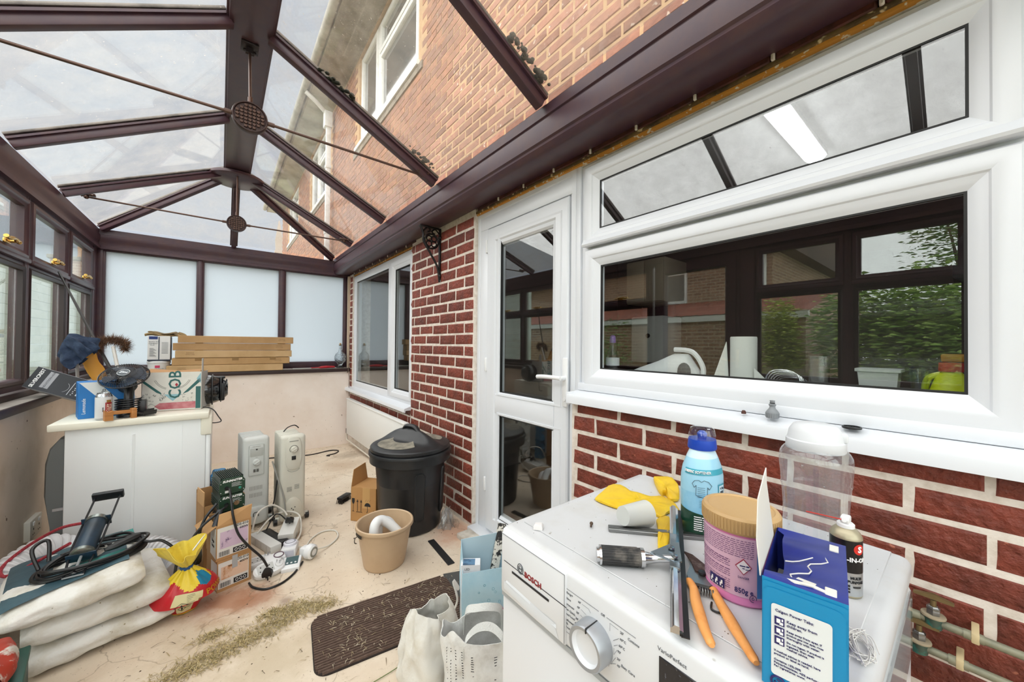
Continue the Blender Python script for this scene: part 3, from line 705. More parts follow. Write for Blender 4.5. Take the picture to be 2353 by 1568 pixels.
B().box(-.33, -2.6, .88, .5, 1.15, .92, bev=.005).out('worktop', mat('worktop', '#5b5147', .4), bs)
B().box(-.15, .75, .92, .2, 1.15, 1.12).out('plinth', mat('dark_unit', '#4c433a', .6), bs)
sb = thing('worktop_run', 'long worktop just inside the kitchen window', 'worktop', (1.95, .2, 0))
B().box(-.3, -2.0, .05, .3, 1.0, .86).out('carcass', mat('dark_unit', '#4c433a', .6), sb); B().box(-.32, -2.0, .86, .32, 1.0, .90, bev=.005).out('top', mat('worktop', '#5b5147', .4), sb)
hd = thing('cooker_hood', 'black angled cooker hood at the right edge of the kitchen window', 'cooker hood', (2.0, -.15, 1.47))
b = B(); b.prism([(.19, .06), (.12, .0), (-.2, .0), (-.2, .25), (.14, .25), (.19, .17)], .4, 0, M(((0, 0, 1, 0), (1, 0, 0, 0), (0, 1, 0, 0), (0, 0, 0, 1)))); b.out('hood_body', mat('hood_black', '#17181a', .3), hd)
B().box(.0, -.2, .25, .4, .16, .60, bev=.004).out('flue_box', mat('hood_brown', '#4a2b20', .5), hd)
dk = thing('tall_door', 'dark brown inner door in the middle of the kitchen', 'door', (4.28, 2.62, 0))
B().box(-.03, -.4, 0, 0, .4, 2.0, bev=.004).out('leaf', mat('brown_door', '#3c2a22', .5), dk)
for q in ((-.32, .2), (.03, .2), (-.32, 1.1), (.03, 1.1)): B().box(-.042, q[0], q[1], -.03, q[0]+.29, q[1]+.75, bev=.005).out('panel', mat('brown_door', '#3c2a22', .5), dk)

# ---- things on the inner window board
clearp = glass('clear_plastic', (.90, .93, .94), r0=.06, rmax=.8, rough=.08)
milky = mat('milky_plastic', '#dfe3e0', .4, trans=.35)
wb = thing('water_bottle', 'small clear water bottle with a purple cap inside the kitchen window', 'bottle', (1.60, 1.165, 1.10))
B().lathe([(0, 0), (.030, 0), (.033, .008), (.033, .06), (.030, .07), (.033, .08), (.033, .12), (.026, .15), (.013, .18), (.013, .196), (0, .197)], 20).out('body', clearp, wb)
B().lathe([(0, .195), (.015, .195), (.016, .2), (.014, .228), (.007, .234), (0, .234)], 16).out('cap', mat('purple_cap', '#7a5aa8', .4), wb)
B().lathe([(.0337, .078), (.0337, .118)], 20).out('label', mat('bottle_label', '#cfd3d8', .5), wb)
ir = thing('plastic_scoop', 'white plastic jug lying on its side inside the kitchen window', 'jug', (1.615, .92, 1.10))
b = B(); prof = [(.20, .02, .016), (.10, .05, .035), (0, .075, .05), (-.08, .10, .06), (-.14, .10, .055), (-.19, .05, .04)]
lp = []
for yv, hz, rx in prof: lp.append([(rx*math.cos(a), yv, .0+hz*.75+hz*.72*math.sin(a)) for a in [2*PI*i/16 for i in range(16)]])
b.loft(lp); b.out('body', white_p, ir)
B().tube(spline([(0, -.08, .165), (0, -.16, .155), (0, -.205, .09), (0, -.2, .03)], 5), .011, 8).out('handle', white_p, ir)
B().sph((-.055, -.15, .07), .012, .03, .04, 12, 8).out('grip_opening', mat('grey_recess', '#4a4e54', .5), ir)
pr = thing('paper_roll', 'white kitchen paper roll standing inside the kitchen window', 'paper roll', (1.62, .562, 1.10))
B().lathe([(.018, .002), (.044, .002), (.046, .006), (.046, .215), (.044, .22), (.018, .22), (.018, .002)], 28).out('roll', mat('kitchen_paper', '#e9e9e4', .9), pr)
pf = B(); pf.add([(-.02, .046, .005), (-.02, .12, .005), (-.035, .05, .20), (-.012, .046, .005), (-.012, .12, .005), (-.03, .05, .20)], [(0, 1, 2), (3, 5, 4), (0, 3, 4, 1), (1, 4, 5, 2), (2, 5, 3, 0)])
pf.add([(-.02, -.046, .005), (-.02, -.13, .005), (-.03, -.045, .10), (-.012, -.046, .005), (-.012, -.13, .005), (-.024, -.045, .10)], [(0, 2, 1), (3, 4, 5), (0, 1, 4, 3), (1, 2, 5, 4), (2, 0, 3, 5)]); pf.out('loose_sheet', mat('kitchen_paper', '#e9e9e4', .9), pr)
pb = thing('plastic_tub', 'white translucent food tub inside the kitchen window', 'tub', (1.62, .18, 1.10))
B().loft([[(x*s_, y*s_, z) for x, y in ((-.045, -.045), (.045, -.045), (.045, .045), (-.045, .045))] for s_, z in ((.8, 0), (1, .105), (1.12, .107), (1.12, .116), (1.02, .116))]).out('tub', milky, pb)
cp = thing('steel_beaker', 'ribbed dark steel beaker inside the kitchen window', 'beaker', (1.62, .328, 1.10))
b = B(); b.lathe([(0, 0), (.027, 0), (.029, .15), (.027, .15), (.025, .01), (0, .01)], 24); b.out('beaker', steel, cp)
sg = thing('drinking_glass', 'small clear tumbler inside the kitchen window beside the yellow sprayer', 'glass', (1.62, .096, 1.10))
B().lathe([(0, 0), (.016, 0), (.021, .12), (.019, .12), (.015, .006), (0, .006)], 20).out('tumbler', clearp, sg)
ys_ = thing('spray_bottle', 'yellow sprayer bottle with a red collar inside the kitchen window', 'spray bottle', (1.62, .035, 1.10))
B().lathe([(0, 0), (.042, 0), (.045, .01), (.045, .05), (.03, .10), (.018, .115), (.018, .12), (0, .12)], 24).tube(spline([(0, .015, .108), (0, .042, .095), (0, .05, .06), (0, .043, .03)], 5), .008, 8).out('bottle', mat('yellow_plastic', '#c9d418', .4), ys_)
B().lathe([(0, .115), (.024, .115), (.025, .12), (.024, .14), (0, .142)], 20).out('collar', mat('red_cap', '#b3261c', .4), ys_)
B().box(-.01, -.05, .142, .01, .02, .165, bev=.005).out('trigger_head', mat('orange_head', '#a8761c', .5), ys_)
dr = thing('dish_rack', 'bent steel wire dish rack inside the kitchen window', 'dish rack', (1.63, .43, 1.10))
b = B()
for i in range(6): b.tube(spline([(-.055+.022*i, -.06, 0), (-.05+.025*i, -.05, .085-.006*i), (-.05+.025*i, .03, .09-.006*i), (-.05+.025*i, .06, .0)], 5), .0025, 6)
b.tube([(-.055, -.06, .003), (.055, -.06, .003)], .003, 6).tube([(-.055, .06, .003), (.055, .06, .003)], .003, 6); b.out('wires', chrome, dr)
# ================================================================== outside: upper storey of the house
buff = mat('weathered_buff_brick', '#a87861', .85, var=('#8f6656', 12, .35, .7), bump=(45, .5, .006), rand=.3, speck=('#c9b3a0', 20, .66))
buffm = mat('sandy_mortar', '#c4a27c', .95, var=('#b3926c', 20, .4, .7))
XU, CH, CL = 1.45, .067, .201
wu = setting('wall_upper', 'weathered buff brick upper storey of the house seen through the glass roof')
openings = [(3.30, 5.25, 4.0, 5.22), (6.95, 8.66, 4.0, 5.22), (10.3, 11.9, 4.0, 5.22)]
def wall_with_holes(b, x0, x1, y0, y1, z0, z1, holes):
    y = y0
    for (a, c, e, g) in sorted(holes):
        b.box(x0, y, z0, x1, a, z1); b.box(x0, a, z0, x1, c, e)
        if g < z1: b.box(x0, a, g, x1, c, z1)
        y = c
    b.box(x0, y, z0, x1, y1, z1)
b = B(); wall_with_holes(b, XU+.003, XU+.2, -2.0, 13.2, 2.45, 5.25, openings); b.out('mortar', buffm, wu)
allb = []
for n_ in range(0, 41):
    zc = 2.46+CH*(n_+.5); o = (n_ % 2)*CL/2-2.0; k = 0
    while o+CL*k < 13.1:
        a, c = o+CL*k, o+CL*(k+1); k += 1
        if any(a < h[1]+.02 and c > h[0]-.02 and zc > h[2]-.06 for h in openings): continue
        allb.append(((a+c)/2, zc))
camd = lambda q: (1.45**2+q[0]**2+(q[1]-1.28)**2)
# visible through the roof: in front of the viewer and above the gutter line
vis = [q for q in allb if q[0] > .35 and (q[1]-1.28)/1.45 > (2.43-1.28)/1.195]
vis.sort(key=camd)
top300 = set(vis[:300])
vm = [brick_variant('brick', buff, CL-.012, CH-.011, .04, 900+i) for i in range(4)]
for q in vis[:300]:
    o = bpy.data.objects.new('brick', vm[rnd.randrange(4)]); COL.objects.link(o); o.parent = wu; o.location = (XU+rnd.uniform(-.002, .002), q[0], q[1])
rest = [q for q in allb if q not in top300]
b2 = B()
for q in rest:
    if q[0] < -.6: continue
    h, l = (CH-.011)/2, (CL-.012)/2; x = XU+rnd.uniform(-.002, .002); y, z = q
    k = len(b2.v)
    b2.v += [(x, y-l, z-h), (x, y+l, z-h), (x, y+l, z+h), (x, y-l, z+h), (x+.02, y-l, z-h), (x+.02, y+l, z-h), (x+.02, y+l, z+h), (x+.02, y-l, z+h)]
    b2.f += [tuple(k+i for i in f) for f in ((0, 3, 2, 1), (0, 1, 5, 4), (1, 2, 6, 5), (2, 3, 7, 6), (3, 0, 4, 7))]; b2.m += [rnd.randrange(3)]*5
bl2 = [mat('far_buff_brick_a', '#a06f58', .85, bump=(45, .4, .006), var=('#8a6454', 9, .35, .7)), mat('far_buff_brick_b', '#84594a', .85, var=('#9a7662', 9, .35, .7)), mat('far_buff_brick_c', '#ad7a5d', .85, var=('#8f6653', 9, .35, .7))]
b2.out('brickwork', bl2, wu, kind='stuff', ang=20)
# lead and sill under the upper windows, frames
up_glass = mat('upper_window_glass', '#5d6163', .06, spec=1.0, coat=.6)
whitew = mat('upper_white_frame', '#e6e7e4', .4)
stone = mat('grimy_tile_sill', '#8f8676', .8, var=('#5f574b', 12, .4, .7))
nn = 12
for (a, c, z0, z1) in openings:
    s = setting('window_%d' % nn, ('nearest', 'middle', 'farthest')[nn-12]+' of the three white upper storey windows seen through the glass roof'); nn += 1
    ym = c-.38*(c-a)
    B().ring(a, c, z0, z1-.02, [(0, XU+.12), (0, XU+.03), (.055, XU+.03), (.065, XU+.05), (.065, XU+.12)]).box(XU+.028, ym-.05, z0, XU+.10, ym+.04, z1-.02, bev=.005).out('window_frame', whitew, s)
    B().ring(a+.05, ym-.04, z0+.05, z0+.78, [(0, XU+.09), (0, XU+.015), (.05, XU+.015), (.06, XU+.03), (.06, XU+.09)]).out('sash', whitew, s)
    B().ring(a+.05, ym-.04, z0+.80, z1-.06, [(0, XU+.09), (0, XU+.015), (.05, XU+.015), (.06, XU+.03), (.06, XU+.09)]).out('fanlight', whitew, s)
    B().ring(ym+.04, c-.05, z0+.05, z1-.06, [(0, XU+.09), (0, XU+.015), (.05, XU+.015), (.06, XU+.03), (.06, XU+.09)]).out('sash', whitew, s)
    for (p0, p1, q0, q1) in ((a+.1, ym-.09, z0+.1, z0+.73), (a+.1, ym-.09, z0+.85, z1-.1), (ym+.09, c-.1, z0+.1, z1-.1)):
        B().box(XU+.05, p0, q0, XU+.056, p1, q1).out('pane', up_glass, s)
    B().box(XU-.03, a-.02, z0-.05, XU+.12, c+.12, z0+.005, bev=.005).out('window_sill', whitew, s)
    B().box(XU-.012, a-.1, z0-.12, XU+.02, c+.22, z0-.05).out('tile_course', stone, s)
b = B(); b.box(1.50, -2, 2.45, 4.2, 13.2, 5.2)
# roof edge: soffit boards, fascia, gutter
so_ = setting('trim_10', 'grimy soffit, fascia and gutter of the house roof')
soff = mat('grimy_soffit', '#9a9282', .8, var=('#6f6656', 5, .35, .7), speck=('#c4bcae', 60, .66))
B().box(1.07, -2.2, 5.235, 1.50, 6.0, 5.25).out('soffit', soff, so_); B().box(1.05, 6.06, 5.285, 1.50, 13.4, 5.30).out('soffit', mat('pale_soffit', '#b9b7a4', .8, var=('#8c8774', 3, .35, .7)), so_)
B().box(1.05, -2.2, 5.23, 1.075, 6.0, 5.40).box(1.05, 6.06, 5.28, 1.075, 13.4, 5.44).out('fascia', soff, so_)
gut = [(0, .07), (.008, .03), (.03, .005), (.055, 0), (.08, .005), (.10, .03), (.105, .07)]
for (y0, y1, z) in ((-2.2, 6.0, 5.25), (6.06, 13.4, 5.30)):
    b = B(); b.prism([(-.055+q[0]+1.0, z+q[1]) for q in gut], y1-y0, 0, M(((1, 0, 0, 0), (0, 0, 1, y0), (0, 1, 0, 0), (0, 0, 0, 1)))); b.out('gutter', mat('grey_gutter', '#a8a59a', .5, var=('#7e7a6d', 6, .4, .7)), so_)
b = B(); b.add([(1.0, -2.2, 5.36), (1.0, 13.4, 5.40), (4.2, 13.4, 7.3), (4.2, -2.2, 7.3), (1.0, -2.2, 5.42), (1.0, 13.4, 5.46), (4.2, 13.4, 7.36), (4.2, -2.2, 7.36)], [(0, 1, 2, 3), (4, 7, 6, 5), (0, 4, 5, 1), (1, 5, 6, 2), (2, 6, 7, 3), (3, 7, 4, 0)]); b.out('roof_slope', mat('roof_tiles_dark', '#5a4a42', .9), so_)
dp = thing('drainpipe', 'white square drainpipe down the upper brick wall', 'drainpipe', (XU-.085, 6.70, 2.5))
B().box(-.035, -.035, 0, .035, .035, 2.60, bev=.004).out('pipe', whitew, dp)
B().box(-.07, -.07, 2.38, .05, .07, 2.64, bev=.01).tube([(-.03, 0, 2.62), (-.22, -.1, 2.70), (-.36, -.12, 2.78)], .034, 10).out('hopper', whitew, dp)
for z in (.6, 1.7): B().box(-.045, -.045, z, .045, .045, z+.05, bev=.004).out('clip', whitew, dp)
fi = thing('chimney_finial', 'small pointed stone finial beyond the far end of the house', 'finial', (1.6, 15.6, 2.2))
B().box(-.12, -.12, -2.46, .12, .12, 2.3, bev=.02).lathe([(.17, 2.3), (.17, 2.4), (.13, 2.45), (.15, 2.8), (.02, 3.5), (0, 3.5)], 4, T=M.Rotation(PI/4, 4, 'Z')).out('spire', mat('finial_stone', '#8f8478', .9), fi)

# ================================================================== outside: the side garden (seen through the panes and mirrored in the house glass)
def brick_tex(name, c1, c2, cm, sc):
    m = bpy.data.materials.new(name); m.use_nodes = True; t = m.node_tree; p = t.nodes['Principled BSDF']; n = t.nodes.new; l = t.links.new
    tc = n('ShaderNodeTexCoord'); sp = n('ShaderNodeSeparateXYZ'); cb = n('ShaderNodeCombineXYZ'); l(tc.outputs['Object'], sp.inputs[0])
    ad = n('ShaderNodeMath'); l(sp.outputs['X'], ad.inputs[0]); l(sp.outputs['Y'], ad.inputs[1])
    l(ad.outputs[0], cb.inputs['X']); l(sp.outputs['Z'], cb.inputs['Y'])
    k = n('ShaderNodeTexBrick'); k.inputs['Scale'].default_value = sc; k.inputs['Color1'].default_value = C(c1); k.inputs['Color2'].default_value = C(c2); k.inputs['Mortar'].default_value = C(cm)
    k.inputs['Mortar Size'].default_value = .012; k.inputs['Brick Width'].default_value = .225; k.inputs['Row Height'].default_value = .075
    l(cb.outputs[0], k.inputs['Vector']); l(k.outputs['Color'], p.inputs['Base Color']); p.inputs['Roughness'].default_value = .9
    return m
nb_brick = brick_tex('neighbour_brick', '#a98468', '#8f6c54', '#bba78e', 1.0)
grass_m = mat('lawn', '#5d6b3a', .95, var=('#76804c', 2, .35, .7))
B().box(-60, -40, -.35, -1.12, 60, -.26).out('ground', grass_m, kind='structure', label='lawn beyond the side windows')
B().box(-1.12, 5.62, -.35, 40, 60, -.26).out('ground', mat('paving', '#8f8a80', .9), kind='structure').name = 'ground.001'
ga = thing('garage', 'low brick garage with white fascia and red tile roof beside the conservatory', 'garage', (-5, 4.5, -.3))
B().box(-1.95, -2.73, 0, 0, 6, 2.1).out('wall', nb_brick, ga)
B().box(-.02, -2.78, 2.1, .06, 6, 2.22).out('fascia', whitew, ga)
tile = mat('pantile', '#8f4b36', .8, var=('#6c3a2c', 4, .35, .7))
for r_ in range(6):
    b = B(); x0, x1 = .08-.30*r_, .08-.30*(r_+1)-.06; z0, z1 = 2.20+.078*r_, 2.215+.078*(r_+1)
    b.grid(lambda u, v: (x0+(x1-x0)*v, -2.8+8.8*u, z0+(z1-z0)*v+.02*abs(math.sin(u*8.8/.2*PI))+.02), 220, 2); b.out('tile_row', tile, ga, kind='stuff')
nh = thing('neighbour_house', 'two storey brick neighbour house with white gutter and gable', 'house', (-7, 2.83, -.3))
B().box(-7, 0, 0, 0, 9.5, 4.0).out('wall', nb_brick, nh)
b = B(); b.prism([(.25, 3.85), (.25, 4.03), (-3.5, 5.2), (-7.2, 4.03), (-7.2, 3.85)], 10, 0, M(((1, 0, 0, 0), (0, 0, 1, -.3), (0, 1, 0, 0), (0, 0, 0, 1)))); b.out('roof', mat('roof_tiles_dark', '#5a4a42', .9), nh)
B().box(.2, -.3, 3.80, .32, 9.7, 4.02).out('gutter', whitew, nh)
B().cyl((.06, .15, .0), (.06, .15, 3.85), .05, n=10).out('drainpipe', whitew, nh)
for (y0, z0, ww, hh) in ((1.95, 2.75, .65, .85), (5.0, 2.7, 1.2, 1.0), (5.0, .9, 1.4, 1.2)):
    fr = B().ring(y0, y0+ww, z0, z0+hh, [(0, -.02), (0, .03), (.07, .03), (.07, -.02)]).out('window', whitew, nh); B().box(-.0, y0+.06, z0+.06, .006, y0+ww-.06, z0+hh-.06).out('pane', up_glass, fr)
nh2 = thing('far_house', 'brick house with white bargeboards farther along the garden', 'house', (-14.6, 4.8, -.3))
B().box(-6, -1.6, 0, 0, 3.0, 4.2).out('wall', nb_brick, nh2)
b = B(); b.prism([(-1.9, 4.0), (3.4, 4.0), (.75, 6.4)], 6.4, 0, M(((0, 0, 1, -6.2), (1, 0, 0, 0), (0, 1, 0, 0), (0, 0, 0, 1)))); b.out('roof', mat('roof_tiles_dark', '#5a4a42', .9), nh2)
b = B(); b.tube([(.24, -1.9, 4.0), (.24, .75, 6.4), (.24, 3.4, 4.0)], .09, 6); b.out('bargeboard', whitew, nh2)
fr = B().ring(-1.0, .6, 2.4, 3.6, [(0, -.02), (0, .05), (.08, .05), (.08, -.02)]).out('window', whitew, nh2); B().box(0, -.92, 2.48, .01, .52, 3.52).out('pane', up_glass, fr)
# pale rendered garden wall of horizontal boards beyond the side windows
fe = thing('garden_fence', 'pale green grey board fence seen through the side windows', 'fence', (-2.5, 6.2, -.3))
fm = mat('pale_fence', '#c3cdc6', .8, var=('#aab7ae', 3, .35, .7), rand=.05)
bmesh_ = B().box(-.012, 0, 0, .012, 15, .145, bev=.004, seg=1).mesh('board', fm)
for i in range(19):
    o = bpy.data.objects.new('board', bmesh_); COL.objects.link(o); o.parent = fe; o.location = (rnd.uniform(-.004, .004), 0, .02+.15*i)
for i in range(6): B().box(-.09, i*3-.05, 0, -.012, i*3+.05, 2.95, bev=.006, seg=1).out('post', fm, fe)
ch = thing('chimney_stack', 'far brick chimney seen through the small side fanlights', 'chimney', (-3.1, 15.0, 2.4))
B().box(-.35, -.3, -2.7, .35, .3, 1.0).out('stack', nb_brick, ch); B().box(-.4, -.35, 1.0, .4, .35, 1.1, bev=.02).out('cap', stone, ch)
for q in (-.15, .15): B().lathe([(.09, 1.1), (.11, 1.15), (.09, 1.2), (.1, 1.42), (.07, 1.42), (.07, 1.1)], 12, T=Tr(q, 0, 0)).out('pot', mat('chimney_pot', '#b08a6a', .9), ch)
# shrubs and trees: every leaf a small bent quad, joined per crown
def crown(name, label, cat, loc, rx, ry, rz, nl, size, cols, sd, trunk=.5):
    t = thing(name, label, cat, loc); r = random.Random(sd); b = B()
    lobes = [(V((r.uniform(-.5, .5)*rx, r.uniform(-.5, .5)*ry, trunk+rz+r.uniform(-.45, .55)*rz)), r.uniform(.45, .7)) for _ in range(14)]
    for i in range(nl):
        c, s = lobes[r.randrange(len(lobes))]
        d = V((r.gauss(0, 1), r.gauss(0, 1), r.gauss(0, 1))).normalized()*(r.random()**.35)
        p = c+V((d.x*rx*s, d.y*ry*s, d.z*rz*s)); q = M.Rotation(r.uniform(0, 6.28), 3, 'Z') @ M.Rotation(r.uniform(-1, 1), 3, 'X')
        z = size*r.uniform(.6, 1.3); mi = r.randrange(len(cols))
        b.add([p+q @ V(v) for v in ((-z*.45, 0, 0), (0, -z*.2, z*.12), (z*.55, 0, 0), (0, z*.2, z*.12))], [(0, 1, 2), (0, 2, 3)], mi)
    b.out('foliage', [mat('leaf_'+str(c), c, .6, spec=.2) for c in cols], t)
    st = B(); st.tube(spline([(0, 0, 0), (.04*rx, .03, trunk), (-.05*rx, .02, trunk+rz)], 4), [.09*rx, .085*rx, .08*rx, .075*rx, .07*rx, .06*rx, .05*rx, .04*rx, .03*rx][:9], 8)
    for i in range(5):
        c, s = lobes[i]; st.tube([(0, 0, trunk*.7), (c.x*.5, c.y*.5, (trunk*.7+c.z)/2), tuple(c)], [.04*rx, .03*rx, .01*rx], 6)
    st.out('branches', mat('bark', '#5a4a3a', .9), t)
    return t
G1 = ['#9dbb62', '#b3c970', '#84a656']; G2 = ['#6d9158', '#83a664', '#98b570']; G3 = ['#bcc865', '#ccd274', '#a6b35c']
crown('garden_shrub', 'broad green leafy shrub mirrored in the kitchen window', 'shrub', (-4.25, .5, -.3), .85, 1.0, 1.15, 12000, .11, G1, 3, .4)
crown('garden_shrub', 'yellow green feathery shrub beside the garage corner', 'shrub', (-4.4, 1.98, -.3), .36, .36, 1.05, 4500, .08, G3, 4, .35)
crown('garden_shrub', 'tall dark green shrub at the back of the side garden', 'shrub', (-6.6, -.6, -.3), 1.3, 1.5, 1.0, 9000, .15, G2, 5, .5)
crown('garden_tree', 'taller loose tree behind the shrubs of the side garden', 'tree', (-8.5, -.1, -.3), 1.3, 1.2, 1.6, 2600, .13, G2, 6, 2.4)
crown('garden_shrub', 'small dark shrub in front of the garage wall', 'shrub', (-3.6, 5.0, -.3), .6, .7, .9, 1800, .08, G2, 8, .4)
crown('garden_tree', 'dark tree beyond the near end of the garden', 'tree', (-6.5, -4.5, -.3), 2.0, 1.8, 2.0, 2600, .14, G2, 9, 2.0)
# ================================================================== washing machine (front faces -x) and what lies on it
mw = mat('machine_white', '#dcdee2', .25, spec=.5); mtop = mat('machine_top_dirty', '#cacbcd', .35, var=('#bfbdb9', 7, .5, .8), speck=('#9a958c', 40, .73))
wm = thing('washing_machine', 'white front-loading washing machine under the kitchen window with bottles on top', 'washing machine', (.53, .39, 0))
def ptx(b, body, size, y, z, mi=0, x=-.0006, **k):
    """lettering on the machine front: read from -x, so it runs towards -y"""
    return put_text(b, body, size, frame3((x, y, z), (0, -1, 0), (0, 0, 1)), mi, **k)
b = B()
b.box(.012, -.312, .06, .585, .312, .80, bev=.012).box(.06, -.29, 0, .56, .29, .07)
b.out('body', mw, wm)
b = B(); b.box(.004, -.314, .805, .59, .314, .851, bev=.018, seg=4); b.out('top_panel', mtop, wm)
B().box(.05, -.285, .851, .575, .285, .8535, bev=.001, seg=1).out('top_plate', mtop, wm)
b = B(); b.box(0, -.313, .695, .05, .313, .846, bev=.012, seg=3); fas = b.out('control_panel', mw, wm)
B().box(.004, -.31, .685, .03, .31, .695).out('panel_seam', mat('seam_grey', '#a9adb0', .5), wm)
b = B(); b.box(.008, -.313, .06, .03, .313, .688, bev=.006); b.out('front_panel', mw, wm)
# door ring and porthole
RYm = M.Rotation(-PI/2, 4, 'Y')     # lathe axis -> -x
b = B(); b.lathe([(.225, -.01), (.23, .008), (.215, .03), (.19, .038), (.165, .034), (.155, .02), (.155, -.01)], 56, T=Tr(.008, .0, .40) @ RYm); dr_ = b.out('door', mat('door_ring_white', '#dfe2e6', .25), wm)
b = B(); b.lathe([(.232, 0), (.240, .001), (.240, -.006)], 56, T=Tr(.008, 0, .40) @ RYm); b.out('door_gap', mat('gap_grey', '#53585d', .6), wm)
b = B(); b.lathe([(.156, .018), (.12, .0), (.06, -.03), (0, -.04)], 40, T=Tr(.008, 0, .40) @ RYm); b.out('porthole', mat('porthole_glass', '#23282d', .05, spec=.8), dr_)
# detergent drawer: raised front with a scooped grip
YD0, YD1 = .302, .092
def yz(b, pts, x0, x1, mi=0):
    vs = [(x0, y, z) for y, z in pts]+[(x1, y, z) for y, z in pts]; k = len(pts)
    b.add(vs, [tuple(range(k)), tuple(reversed(range(k, 2*k)))]+[(i, (i+1) % k, k+(i+1) % k, k+i) for i in range(k)], mi)
    return b
b = B(); b.box(-.004, .098, .700, .01, .304, .838, bev=.004); dw = b.out('drawer', mw, wm)
b = B(); b.add([(-.0045, .288, .776), (-.0045, .125, .776), (-.0045, .105, .700), (-.0045, .288, .708), (.012, .26, .765), (.012, .145, .765), (.004, .125, .712), (.004, .275, .718), (-.0062, .12, .722), (-.0062, .285, .73)], [(0, 1, 5, 4), (4, 5, 8, 9)]); b.add([(-.0046, .292, .729), (-.0046, .128, .729), (-.0066, .14, .725), (-.0066, .28, .725), (-.0046, .115, .703), (-.0046, .292, .711)], [(0, 1, 2, 3), (3, 2, 4, 5), (0, 3, 5), (1, 4, 2)]); b.out('grip', mat('grip_white', '#d3d6da', .3), dw)
b = B(); b.box(-.0052, .143, .761, -.0042, .262, .7655).box(-.0048, .095, .7755, -.0042, .292, .7768).out('drawer_slot', blackink, dw)
b = B()
for q in (((-.0052, .100), (.835, .8362)), ): pass
b.box(-.0047, .1005, .704, -.0041, .1012, .836).box(-.0047, .1005, .8352, -.0041, .303, .836).out('drawer_outline', greyink, dw)
b = B(); b.tube([(-.0046, .233+.0095*math.cos(a), .784+.0105*math.sin(a)) for a in [2*PI*i/28 for i in range(28)]], .0008, 5, closed=True)
b.box(-.005, .2275, .7795, -.0044, .2295, .7885).box(-.005, .2365, .7795, -.0044, .2385, .7885).box(-.005, .229, .783, -.0044, .237, .785); b.tube([(-.0046, .233+.0062*math.cos(a), .784+.0068*math.sin(a)) for a in [2*PI*i/20 for i in range(20)]], .0005, 5, closed=True)
b.out('emblem', mat('emblem_grey', '#4a5058', .4), dw)
b = B(); ptx(b, 'BOSCH', .0165, .192, .779, x=-.0046, bold=.0005); b.out('lettering', mat('maroon_print', '#8c2226', .5), dw, label='maroon brand lettering on the drawer')
# dial with grey ring
b = B(); b.lathe([(0, .022), (.026, .022), (.028, .025), (.029, .03), (.0345, .031), (.0365, .028), (.0375, 0)], 48, T=Tr(0, .029, .754) @ RYm, mis=[0, 0, 0, 1, 1, 1]); dl = b.out('dial', [mw, mat('dial_grey', '#a3a7ad', .3, metal=.5)], wm)
B().box(-.0322, .0245, .783, .0, .0263, .7918).out('dial_mark', black_p, dl)
b = B()
for body, sz, y, z in (('Off', .0062, .013, .8085), ('Allergy+', .0058, .092, .803), ('Shirts', .0058, .094, .792), ('Sportswear', .0058, .092, .781), ('Super Quick', .0058, .091, .771), ('Mixed Load', .0058, .091, .762), ('Delicates/', .0058, .091, .751), ('Silk', .0058, .098, .744), ('Wool', .0058, .096, .737),
                       ("60'", .0058, .066, .801), ("40'", .0058, .0685, .790), ("30'", .0058, .0705, .779), ("30'", .0058, .072, .767), ("40'", .0058, .074, .757), ("30'", .0058, .074, .746), ("30'", .0058, .073, .732),
                       ("20'", .0062, -.026, .8005), ("40°C", .0058, -.028, .789), ("60°C", .0058, -.026, .777), ("90'", .0058, -.021, .766), ("30'", .0058, -.020, .753), ("40'", .0058, -.020, .742), ('Cottons', .0064, -.048, .799), ('Easy Care', .0064, -.038, .747), ('Drain', .0058, .032, .705)):
    ptx(b, body, sz, y, z, align='CENTER')
b.out('dial_lettering', greyink, fas, kind='stuff')
b = B()
for y0, y1, z in ((.10, .022, .8095), (.005, -.052, .8085), (.098, .06, .727), (.02, -.05, .70)):
    b.box(-.0008, y1, z, -.0002, y0, z+.0006)
for pts in ([(.060, .801), (.045, .801), (.040, .796)], [(.062, .790), (.05, .787)], [(.064, .779), (.057, .777)], [(-.002, .79), (-.002, .803), (-.019, .802)], [(-.009, .778), (-.02, .788)], [(-.0105, .77), (-.018, .776)], [(-.0105, .766), (-.0105, .755), (-.016, .766)], [(-.005, .735), (-.009, .744), (-.014, .752)], [(0, .728), (-.002, .734), (-.014, .742)], [(.028, .716), (.024, .708)]):
    b.tube([(-.0004, y, z) for y, z in pts], .0003, 4)
b.out('dial_lines', greyink, fas, kind='stuff')
b = B(); ptx(b, 'VarioPerfect', .0088, -.112, .8185); b.out('lettering', greyink, fas)
B().box(-.0015, -.255, .715, .004, -.092, .808, bev=.001, seg=1).out('display', mat('display_black', '#1d1d22', .15, speck=('#5a5a60', 140, .68)), fas)
B().box(.12, -.316, .68, .55, -.312, .80, bev=.002, seg=1).out('side_film', clearp, wm)

